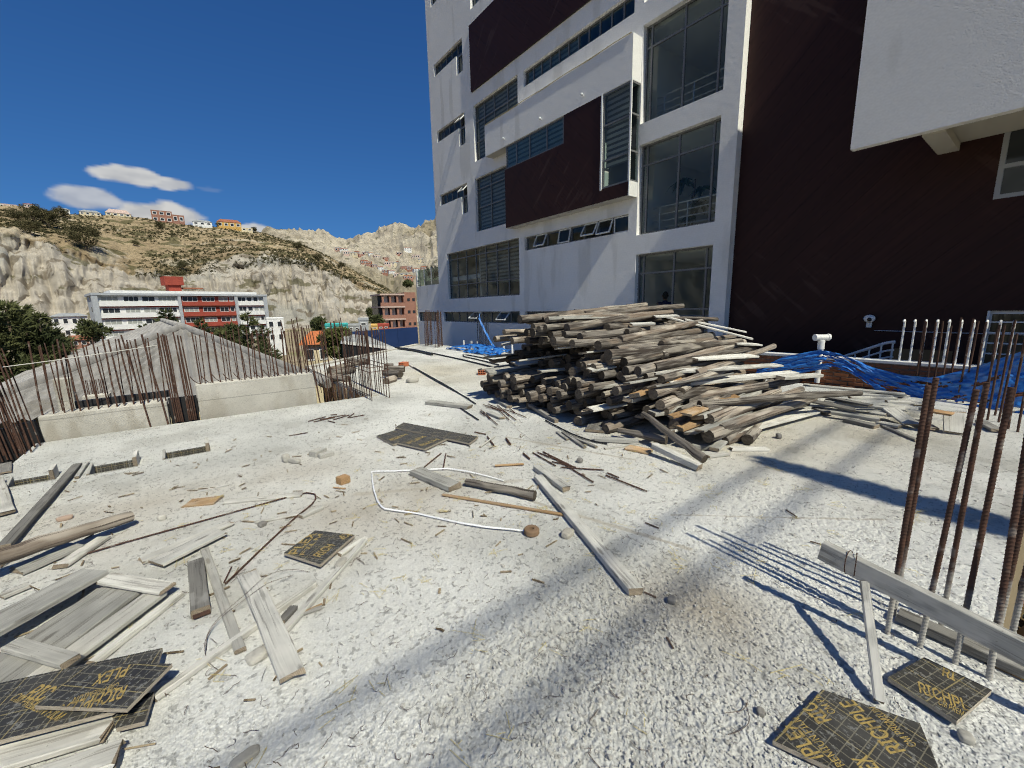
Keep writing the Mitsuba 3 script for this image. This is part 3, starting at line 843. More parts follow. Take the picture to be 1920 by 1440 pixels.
scene['m_net'] = {'type': 'twosided', 'bsdf': {'type': 'principled', 'base_color': proc(net_fn), 'roughness': 0.38, 'specular': 0.6}}
mat('m_yellow', lambda p, n, uv: mix(C(0.50, 0.27, 0.012), C(0.66, 0.40, 0.03), fbm(p.x * 7, p.y * 7, p.z * 7, 4)), 0.45, 0.4)
mat('m_brown_dirt', lambda p, n, uv: mix(C(0.16, 0.10, 0.06), C(0.30, 0.21, 0.14), fbm(p.x * 9, p.y * 9, p.z * 9, 4)), 0.9, 0.1)
mat('m_cord', (0.62, 0.60, 0.55), 0.8, 0.2)
mat('m_strap', (0.78, 0.79, 0.82), 0.35, 0.5)
for _c, _v in (('red', (0.62, 0.03, 0.03)), ('cyan', (0.05, 0.42, 0.55)), ('amber', (0.68, 0.45, 0.03))):
    mat('m_' + _c, _v, 0.45, 0.4)
UID = [0]


def seed():
    UID[0] += 1
    return UID[0] * 40.0


# ------------------------------------------------------------------ openings in the slab: ply liner, end boards that stick up
OPEN_L = ['first opening in the slab from the right, with pale boards standing at its ends', 'second opening in the slab, its black ply liner printed with yellow', 'opening in the slab half hidden under the long dark plank']
for (hx, hy, a, b, t), lab in zip(HOLES, OPEN_L):
    k = thing('formwork_box', lab, 'formwork')
    m = bevel_box(hx - a, hx + a, hy + b - 0.018, hy + b + 0.002, -0.30, 0.006, 0.002)
    v = m.vertices
    part(k, 'back_panel', m, 'm_film', uv=np.stack([v[:, 0], v[:, 2] + 0.4], 1))
    m = bevel_box(hx - a, hx + a, hy - b - 0.002, hy - b + 0.018, -0.30, 0.004, 0.002)
    part(k, 'front_panel', m, 'm_board')
    m, uv = plank((hx + a - 0.02, hy - b + 0.02, 0.105), (hx + a - 0.02, hy + b - 0.02, 0.12), 0.035, 0.40, seed(), rag=0.012)
    part(k, 'end_board', m, 'm_board_pale', uv=uv)
    m, uv = plank((hx - a + 0.012, hy - b + 0.02, 0.012), (hx - a + 0.012, hy + b - 0.02, 0.055), 0.025, 0.32, seed(), rag=0.012)
    part(k, 'end_board', m, 'm_board', uv=uv)
    part(k, 'bottom_panel', box(hx - a, hx + a, hy - b, hy + b, -0.32, -0.305), 'm_film', uv=np.full((8, 2), 0.03))

# ------------------------------------------------------------------ loose timber
def crisp_plank(name, label, m_, p0, p1, w, t, roll, bow, group=None):
    s = seed()
    L = np.linalg.norm(np.subtract(p1, p0))
    mesh, uv = plank(p0, p1, w, t, s, bow=bow, twist=random.Random(s).uniform(-0.05, 0.05), roll=roll, n=8, rag=min(0.016, w * 0.14))
    return solo(name, label, {'plank': 'plank', 'batten': 'batten', 'lath': 'lath', 'timber': 'timber', 'offcut': 'board offcut', 'beam_offcut': 'beam offcut'}[name], mesh, m_, uv=uv, group=group)


for r_ in [
    ('plank', 'long dark grey plank at the left edge lying over the slab openings', 'm_board_dark', (-1.134, 6.240, 0.050), (-1.203, 4.246, 0.060), 0.073, 0.030, 0.00, 0.000),
    ('plank', 'short pale offcut under the right end of the brown log', 'm_board_pale', (-0.681, 4.022, 0.030), (-0.851, 3.721, 0.030), 0.088, 0.022, 0.00, 0.000),
    ('plank', 'wide grey plank lying in the shadow of the brown log', 'm_board', (-0.819, 3.987, 0.045), (-1.060, 3.829, 0.030), 0.163, 0.025, 0.00, 0.000),
    ('plank', 'broad weathered grey plank propped above the ground at the left edge', 'm_board', (-0.641, 3.338, 0.100), (-1.039, 2.936, 0.115), 0.201, 0.030, 0.00, 0.000),
    ('plank', 'widest grey plank of the left heap, running out of the frame under small offcuts', 'm_board', (-0.500, 3.119, 0.050), (-1.061, 2.405, 0.050), 0.282, 0.025, 0.00, 0.000),
    ('plank', 'long narrow pale plank along the right side of the widest grey plank', 'm_board_pale', (-0.342, 2.923, 0.055), (-0.905, 2.315, 0.047), 0.124, 0.025, 0.00, 0.000),
    ('batten', 'thin pale batten beside the heap of planks at left', 'm_board_pale', (-0.230, 2.882, 0.030), (-0.552, 2.523, 0.030), 0.047, 0.025, 0.00, 0.000),
    ('plank', 'short whitewashed board with nail holes lying across the left planks', 'm_board_pale', (-0.574, 3.239, 0.085), (-0.282, 2.885, 0.085), 0.095, 0.022, 0.00, 0.000),
    ('plank', 'short split pale board on top of the widest grey plank at the left edge', 'm_board_pale', (-0.849, 2.817, 0.100), (-0.604, 2.496, 0.100), 0.068, 0.030, 0.00, 0.000),
    ('plank', 'white dusty plank at the bottom left just below the black ply sheets', 'm_board_pale', (-0.437, 2.054, 0.040), (-0.877, 2.189, 0.040), 0.130, 0.025, 0.00, 0.000),
    ('plank', 'white plank at the very bottom left corner of the picture', 'm_board_pale', (-0.392, 1.866, 0.060), (-0.748, 1.956, 0.060), 0.105, 0.030, 0.00, 0.000),
    ('beam_offcut', 'short thick grey beam offcut with a rusty metal plate on its end', 'm_board_dark', (-0.153, 3.197, 0.050), (-0.140, 2.603, 0.050), 0.084, 0.050, 0.00, 0.000),
    ('batten', 'thin pale batten between the thick beam offcut and the warped plank', 'm_board_pale', (-0.106, 3.369, 0.025), (0.002, 2.173, 0.030), 0.048, 0.022, 0.00, 0.000),
    ('plank', 'warped grey plank pointing at the viewer in the left foreground', 'm_board', (0.095, 2.819, 0.050), (0.168, 1.829, 0.055), 0.101, 0.025, 0.00, 0.020),
    ('batten', 'long pale batten running under the warped grey plank', 'm_board_pale', (-0.310, 2.116, 0.030), (0.403, 2.488, 0.030), 0.035, 0.030, 0.00, 0.000),
    ('batten', 'dark narrow batten pointing at the lone square ply sheet', 'm_board', (0.192, 2.186, 0.030), (0.792, 2.767, 0.030), 0.045, 0.025, 0.00, 0.000),
    ('batten', 'pale narrow batten touching the right corner of the lone square ply sheet', 'm_board_pale', (0.601, 2.699, 0.030), (0.807, 2.790, 0.030), 0.040, 0.025, 0.00, 0.000),
    ('lath', 'white splintered lath above the grey splintered board', 'm_board_pale', (0.066, 3.677, 0.030), (-0.437, 3.456, 0.030), 0.082, 0.020, 0.00, 0.000),
    ('plank', 'grey splintered board with a jagged left end', 'm_board', (-0.005, 3.526, 0.050), (-0.365, 3.322, 0.045), 0.137, 0.022, 0.00, 0.000),
    ('lath', 'thin white lath lying against the bent bar', 'm_board_pale', (0.610, 3.896, 0.020), (0.061, 4.168, 0.020), 0.082, 0.018, 0.00, 0.000),
    ('plank', 'small flat tan board left of the thin white lath', 'm_board_tan', (-0.202, 4.364, 0.012), (0.024, 4.256, 0.012), 0.155, 0.012, 0.00, 0.000),
    ('lath', 'faint grey lath half buried in dust behind the small tan board', 'm_board', (-0.145, 4.593, 0.008), (0.111, 4.605, 0.008), 0.040, 0.008, 0.00, 0.000),
    ('lath', 'short white lath crossed by the bent bar', 'm_board_pale', (0.217, 3.581, 0.018), (0.509, 3.503, 0.018), 0.025, 0.016, 0.00, 0.000),
    ('lath', 'short pale stick ending beside the bend of the bar', 'm_board_pale', (0.510, 3.439, 0.030), (0.686, 3.502, 0.030), 0.050, 0.025, 0.00, 0.000),
    ('timber', 'long grey timber lying diagonally at the centre of the slab', 'm_board', (2.431, 2.799, 0.050), (1.791, 1.240, 0.050), 0.083, 0.045, 0.00, 0.000),
    ('timber', 'short grey board near the upper end of the long diagonal timber', 'm_board', (2.585, 2.991, 0.050), (2.453, 2.446, 0.050), 0.086, 0.045, 0.00, 0.000),
    ('timber', 'short thick grey block of timber inside the loop of white strapping', 'm_board', (1.605, 3.690, 0.055), (1.712, 3.104, 0.055), 0.141, 0.050, 0.00, 0.000),
    ('lath', 'narrow brown lath crossing under the long diagonal timber', 'm_board_tan', (1.570, 3.074, 0.020), (2.147, 2.111, 0.020), 0.030, 0.015, 0.00, 0.000),
    ('plank', 'short grey plank lying alone left of the wood pile', 'm_board', (3.112, 6.447, 0.060), (3.455, 5.648, 0.060), 0.150, 0.050, 0.00, 0.000),
    ('timber', 'pale squared timber leaning out at the front foot of the wood pile', 'm_board_pale', (3.813, 2.481, 0.140), (3.761, 1.933, 0.070), 0.085, 0.060, 0.00, 0.000),
    ('plank', 'long pale plank lying along the right foot of the wood pile', 'm_board_pale', (6.853, 1.958, 0.100), (4.610, 2.269, 0.100), 0.210, 0.030, 0.00, 0.000),
    ('offcut', 'white offcut on the slab at the front right corner of the wood pile', 'm_board_pale', (4.188, 2.106, 0.035), (4.413, 2.004, 0.035), 0.130, 0.030, 0.00, 0.000),
    ('offcut', 'broken pale board near the dark end of the tree shadow', 'm_board_pale', (4.597, 2.031, 0.030), (4.875, 1.766, 0.030), 0.090, 0.030, 0.00, 0.000),
    ('offcut', 'grey board end beside the pale squared timber', 'm_board', (4.283, 2.364, 0.060), (4.448, 2.169, 0.060), 0.100, 0.050, 0.00, 0.000),
    ('offcut', 'rounded grey board end below the pale plank of the pile', 'm_board', (4.302, 2.072, 0.080), (4.567, 2.113, 0.100), 0.100, 0.030, 0.00, 0.000),
    ('offcut', 'square grey board flat on the ground in front of the wood pile', 'm_board_dark', (4.381, 3.673, 0.050), (3.985, 3.413, 0.040), 0.324, 0.030, 0.00, 0.000),
    ('plank', 'grey lath in front of the square grey board', 'm_board', (3.698, 3.222, 0.050), (4.018, 2.828, 0.050), 0.090, 0.040, 0.00, 0.000),
    ('lath', 'pale lath at the front foot of the pile', 'm_board_pale', (3.557, 2.946, 0.020), (4.006, 2.806, 0.020), 0.030, 0.020, 0.00, 0.000),
    ('lath', 'dark lath pointing into the front of the pile', 'm_board_dark', (3.641, 3.703, 0.030), (3.415, 3.113, 0.030), 0.045, 0.025, 0.00, 0.000),
    ('lath', 'short dark lath left of the dark pointing lath', 'm_board_dark', (3.601, 3.760, 0.025), (3.476, 3.450, 0.025), 0.040, 0.020, 0.00, 0.000),
    ('lath', 'narrow dark lath lying next to the pale lath', 'm_board_dark', (3.581, 3.455, 0.030), (3.514, 3.027, 0.030), 0.040, 0.020, 0.00, 0.000),
    ('offcut', 'wide brown board at the front foot of the pile', 'm_board_tan', (3.778, 2.797, 0.030), (3.845, 2.542, 0.030), 0.140, 0.025, 0.00, 0.000),
    ('batten', 'dark batten slanting from the butt ends towards the slab', 'm_board_dark', (4.143, 4.956, 0.100), (3.920, 4.110, 0.050), 0.060, 0.050, 0.00, 0.000),
    ('offcut', 'grey board end at the far left foot of the pile', 'm_board', (4.122, 5.827, 0.050), (3.955, 5.247, 0.050), 0.100, 0.050, 0.00, 0.000),
    ('offcut', 'flat grey offcut among the rusty bar ends', 'm_board', (3.495, 5.163, 0.040), (3.459, 4.768, 0.040), 0.100, 0.030, 0.00, 0.000),
    ('plank', 'white dusty board cut by the left edge of the picture beside the long dark plank', 'm_board_pale', (-1.736, 6.163, 0.050), (-1.420, 5.038, 0.050), 0.197, 0.030, 0.00, 0.000),
    ('plank', 'short grey board lying right of the long dark plank top end', 'm_board', (-1.073, 6.334, 0.030), (-1.077, 5.793, 0.030), 0.036, 0.025, 0.00, 0.000),
    ('plank', 'dark ply offcut at the left edge behind the slab openings', 'm_board_dark', (-1.810, 6.887, 0.030), (-1.725, 6.480, 0.030), 0.135, 0.020, 0.00, 0.000),
    ('lath', 'pale chipped lath near the lower end of the warped plank', 'm_board_pale', (0.179, 2.404, 0.020), (0.259, 2.446, 0.020), 0.030, 0.015, 0.00, 0.000),
    ('offcut', 'grey splintered stub beside the lower dark batten', 'm_board_dark', (0.185, 2.257, 0.030), (0.262, 2.335, 0.030), 0.050, 0.025, 0.00, 0.000),
    ('lath', 'pale short lath beside the tan splinters', 'm_board_pale', (0.277, 2.267, 0.020), (0.385, 2.252, 0.020), 0.025, 0.015, 0.00, 0.000),
    ('lath', 'pale lath lying between the left planks and the log', 'm_board_pale', (-1.054, 3.516, 0.030), (-0.954, 3.571, 0.030), 0.060, 0.022, 0.00, 0.000),
    ('plank', 'light grey board leaning at the right end of the plank stack', 'm_board_pale', (7.225, 0.618, 0.260), (7.088, 0.571, 0.030), 0.198, 0.025, 0.00, 0.000),
]:
    crisp_plank(*r_)
for r_ in [
    ('plank', 'weathered plank in the low stack right of the wood pile', 'm_board', (7.749, 2.372, 0.300), (8.107, 1.215, 0.270), 0.140, 0.025, 0.00, 0.000),
    ('plank', 'weathered plank in the low stack right of the wood pile', 'm_board', (7.406, 2.209, 0.240), (8.188, 1.206, 0.240), 0.140, 0.025, 0.00, 0.000),
    ('plank', 'weathered plank in the low stack right of the wood pile', 'm_board_dark', (7.575, 2.105, 0.190), (7.436, 1.452, 0.170), 0.120, 0.025, 0.00, 0.000),
    ('plank', 'weathered plank in the low stack right of the wood pile', 'm_board_dark', (7.209, 2.175, 0.170), (7.323, 1.587, 0.100), 0.200, 0.025, 0.00, 0.000),
    ('plank', 'weathered plank in the low stack right of the wood pile', 'm_board', (7.516, 1.992, 0.140), (7.669, 1.108, 0.130), 0.160, 0.025, 0.00, 0.000),
    ('plank', 'weathered plank in the low stack right of the wood pile', 'm_board_pale', (7.531, 1.712, 0.230), (7.963, 1.290, 0.220), 0.080, 0.030, 0.00, 0.000),
    ('plank', 'weathered plank in the low stack right of the wood pile', 'm_board_pale', (7.689, 1.325, 0.210), (7.830, 1.079, 0.210), 0.100, 0.030, 0.00, 0.000),
    ('plank', 'weathered plank in the low stack right of the wood pile', 'm_board_dark', (7.244, 2.028, 0.060), (7.026, 1.793, 0.060), 0.120, 0.030, 0.00, 0.000),
    ('plank', 'weathered plank in the low stack right of the wood pile', 'm_board', (6.947, 1.754, 0.100), (6.989, 1.257, 0.090), 0.100, 0.040, 0.00, 0.000),
    ('plank', 'weathered plank in the low stack right of the wood pile', 'm_board_dark', (6.864, 1.568, 0.050), (6.755, 1.231, 0.050), 0.120, 0.050, 0.00, 0.000),
    ('plank', 'weathered plank in the low stack right of the wood pile', 'm_board_pale', (7.228, 1.392, 0.120), (7.230, 1.227, 0.120), 0.200, 0.025, 0.00, 0.000),
    ('plank', 'weathered plank in the low stack right of the wood pile', 'm_board', (7.374, 1.223, 0.170), (7.039, 0.939, 0.070), 0.200, 0.025, 0.00, 0.000),
    ('plank', 'weathered plank in the low stack right of the wood pile', 'm_board', (6.976, 1.259, 0.050), (6.943, 1.037, 0.050), 0.120, 0.030, 0.00, 0.000),
    ('plank', 'weathered plank in the low stack right of the wood pile', 'm_board_dark', (6.881, 1.185, 0.030), (6.432, 0.801, 0.030), 0.050, 0.025, 0.00, 0.000),
    ('plank', 'weathered plank in the low stack right of the wood pile', 'm_board', (8.230, 1.427, 0.200), (7.810, 0.994, 0.190), 0.180, 0.025, 0.00, 0.000),
    ('plank', 'weathered plank in the low stack right of the wood pile', 'm_board_tan', (7.052, 0.844, 0.280), (7.039, 0.614, 0.270), 0.150, 0.025, 0.00, 0.000),
    ('plank', 'weathered plank in the low stack right of the wood pile', 'm_board_dark', (7.466, 0.929, 0.220), (7.375, 0.754, 0.220), 0.120, 0.040, 0.00, 0.000),
    ('plank', 'weathered plank in the low stack right of the wood pile', 'm_board_dark', (7.405, 0.944, 0.060), (7.089, 0.776, 0.050), 0.150, 0.030, 0.00, 0.000),
    ('plank', 'weathered plank in the low stack right of the wood pile', 'm_board_dark', (7.966, 0.433, 0.050), (7.552, 0.265, 0.050), 0.120, 0.030, 0.00, 0.000),
]:
    crisp_plank(*r_, group='planks in the low stack by the brick wall')
# the rusty metal on the end of the beam offcut
part('beam_offcut', 'metal_plate', bevel_box(-0.175, -0.10, 2.585, 2.592, 0.012, 0.035, 0.001), 'm_rebar')

for label, a, b, ra, rb in [
    ('brown log propped on the planks at the left edge', (-0.529, 4.140, 0.090), (-1.202, 3.755, 0.160), 0.042, 0.055),
    ('splintered grey pole right of the timber block', (1.834, 3.116, 0.045), (2.129, 2.494, 0.045), 0.030, 0.042),
    ('dark splintered pole leaning out of the front of the wood pile', (4.128, 2.859, 0.340), (3.936, 1.982, 0.070), 0.030, 0.050),
    ('dark pole lying flat along the front foot of the wood pile', (4.017, 3.113, 0.100), (4.131, 2.534, 0.090), 0.035, 0.050),
    ('dark pole end under the long pale plank right of the pile', (4.722, 2.153, 0.050), (5.317, 2.063, 0.050), 0.050, 0.050),
]:
    n = 9
    a, b = np.array(a), np.array(b)
    s = np.linspace(0, 1, n)
    P = a + (b - a) * s[:, None]
    q = random.Random(len(label))
    P[1:-1] += np.array([[q.uniform(-.008, .008), q.uniform(-.008, .008), q.uniform(-.006, .006)] for _ in range(n - 2)])
    m, uv = tube(P, (ra + (rb - ra) * s) * np.array([q.uniform(.93, 1.07) for _ in s]), 14, seed=seed())
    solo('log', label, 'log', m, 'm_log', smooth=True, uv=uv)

# ------------------------------------------------------------------ film-faced ply sheets
for label, pts, z, t, texts in [
    ('largest black film-faced ply sheet in the left foreground under a smaller sheet', [(-0.918, 2.566), (-0.282, 2.334), (-0.315, 2.095), (-0.424, 2.052), (-0.819, 2.188)], 0.085, 0.018, [('RICH', (-0.723, 2.364), (-0.637, 2.269), 1.0), ('CM PREMIUN FILM', (-0.761, 2.383), (-0.588, 2.132), 0.5)]),
    ('pointed black ply sheet lying on top of the largest one at left', [(-0.655, 2.222), (-0.525, 2.358), (-0.238, 2.135), (-0.370, 1.977)], 0.125, 0.018, [('RICHPLEX', (-0.377, 2.111), (-0.568, 2.153), 1.0), ('CM PREMIUN', (-0.405, 2.153), (-0.538, 2.172), 0.5), ('PLEX', (-0.379, 2.240), (-0.481, 2.262), 1.0)]),
    ('small corner of black ply sticking out under the pointed sheet', [(-0.412, 1.996), (-0.327, 1.962), (-0.306, 2.106), (-0.458, 2.181)], 0.050, 0.018, []),
    ('lone square black ply sheet with pale edges left of centre', [(0.311, 2.913), (0.541, 3.085), (0.744, 2.839), (0.466, 2.620)], 0.045, 0.020, [('PLEX', (0.373, 2.841), (0.543, 3.031), 1.0), ('RICH', (0.486, 2.705), (0.600, 2.788), 1.0), ('FILM', (0.409, 2.800), (0.574, 2.992), 0.5), ('EX', (0.661, 2.833), (0.734, 2.842), 1.0)]),
    ('long strip of black ply left of the wood pile', [(2.043, 5.287), (2.231, 5.441), (2.662, 4.179), (2.444, 4.041)], 0.045, 0.020, []),
    ('left small black ply sheet below the long strip', [(1.726, 5.121), (2.050, 5.214), (2.184, 4.780), (1.755, 4.648)], 0.030, 0.020, [('RICH', (1.801, 4.796), (2.053, 4.894), 1.0)]),
    ('middle black ply sheet touching the long strip', [(1.807, 4.643), (2.185, 4.827), (2.388, 4.411), (1.953, 4.212)], 0.040, 0.020, [('PLEX', (1.903, 4.506), (2.191, 4.642), 1.0), ('RICH', (1.984, 4.333), (2.256, 4.413), 1.0)]),
    ('black ply sheet with yellow lettering at the bottom right corner', [(1.499, 0.435), (1.879, 0.395), (1.996, 0.119), (1.817, 0.041), (1.569, 0.085), (1.554, 0.272)], 0.030, 0.020, [('RICHPLE', (1.822, 0.130), (1.917, 0.304), 1.0), ('CM PREMIUN', (1.878, 0.108), (1.952, 0.239), 0.5), ('HPLEX', (1.565, 0.281), (1.631, 0.421), 1.0), ('REMIUN FILM', (1.600, 0.248), (1.671, 0.416), 0.5), ('RIC', (1.754, 0.328), (1.785, 0.398), 1.0), ('CM PR', (1.804, 0.326), (1.838, 0.398), 0.5), ('EX', (1.678, 0.173), (1.698, 0.211), 1.0)]),
    ('tilted black ply offcut under the raised plank at bottom right', [(2.148, 0.240), (2.401, 0.167), (2.392, -0.033), (2.101, 0.035)], 0.040, 0.020, [('RICHPL', (2.154, 0.144), (2.189, 0.009), 1.0), ('CM PREMI', (2.141, 0.090), (2.144, 0.015), 0.5), ('RI', (2.334, 0.103), (2.336, 0.065), 1.0)]),
]:
    c = np.mean(pts, 0)
    g = sg.Polygon(pts)
    if not g.exterior.is_ccw:
        g = sg.Polygon(pts[::-1])
    d = np.array(pts[1]) - np.array(pts[0])
    ang = math.atan2(d[1], d[0])
    top = np.array(g.exterior.coords)[:-1]
    n = len(top)
    tm = trimesh.creation.extrude_polygon(g, t, engine='earcut')
    ct, sn = math.cos(-ang), math.sin(-ang)
    V, F, UV = [], [], []
    tri = trimesh.creation.triangulate_polygon(g, engine='earcut')
    for zz, flip in ((z, False), (z - t, True)):
        o = len(V)
        for x, y in tri[0]:
            V.append((x, y, zz))
            UV.append(((x - c[0]) * ct - (y - c[1]) * sn, (x - c[0]) * sn + (y - c[1]) * ct))
        for f in tri[1]:
            F.append([o + i for i in (f[::-1] if flip else f)])
    for i in range(n):
        j = (i + 1) % n
        o = len(V)
        V += [(*top[i], z), (*top[j], z), (*top[j], z - t), (*top[i], z - t)]
        UV += [(0, 60.0)] * 4
        F += [[o, o + 2, o + 1], [o, o + 3, o + 2]]
    mesh = trimesh.Trimesh(V, F, process=False)
    k = solo('ply_sheet', label, 'plywood sheet', mesh, 'm_film', uv=np.array(UV))
    for s, a, b, h in texts:
        a, b = np.array(a), np.array(b)
        L = np.linalg.norm(b - a)
        m = meshkit.text_mesh(s, 0.05, 0.0006, bold=(h == 1))
        x0, x1 = m.bounds[0][0], m.bounds[1][0]
        sx = L / (x1 - x0)
        sy = 0.062 * (1 if h == 1 else 0.52) / 0.05
        al = math.atan2(b[1] - a[1], b[0] - a[0])
        v = m.vertices.copy()
        X, Y = (v[:, 0] - x0) * sx, v[:, 1] * sy
        m.vertices = np.stack([a[0] + X * math.cos(al) - Y * math.sin(al), a[1] + X * math.sin(al) + Y * math.cos(al), z + 0.0003 + v[:, 2]], 1)
        inside = [g.buffer(-0.002).contains(sg.Point(p)) for p in m.triangles_center[:, :2]]
        m.update_faces(np.array(inside))
        if len(m.faces):
            part(k, 'lettering', m, 'm_print', kind='stuff')

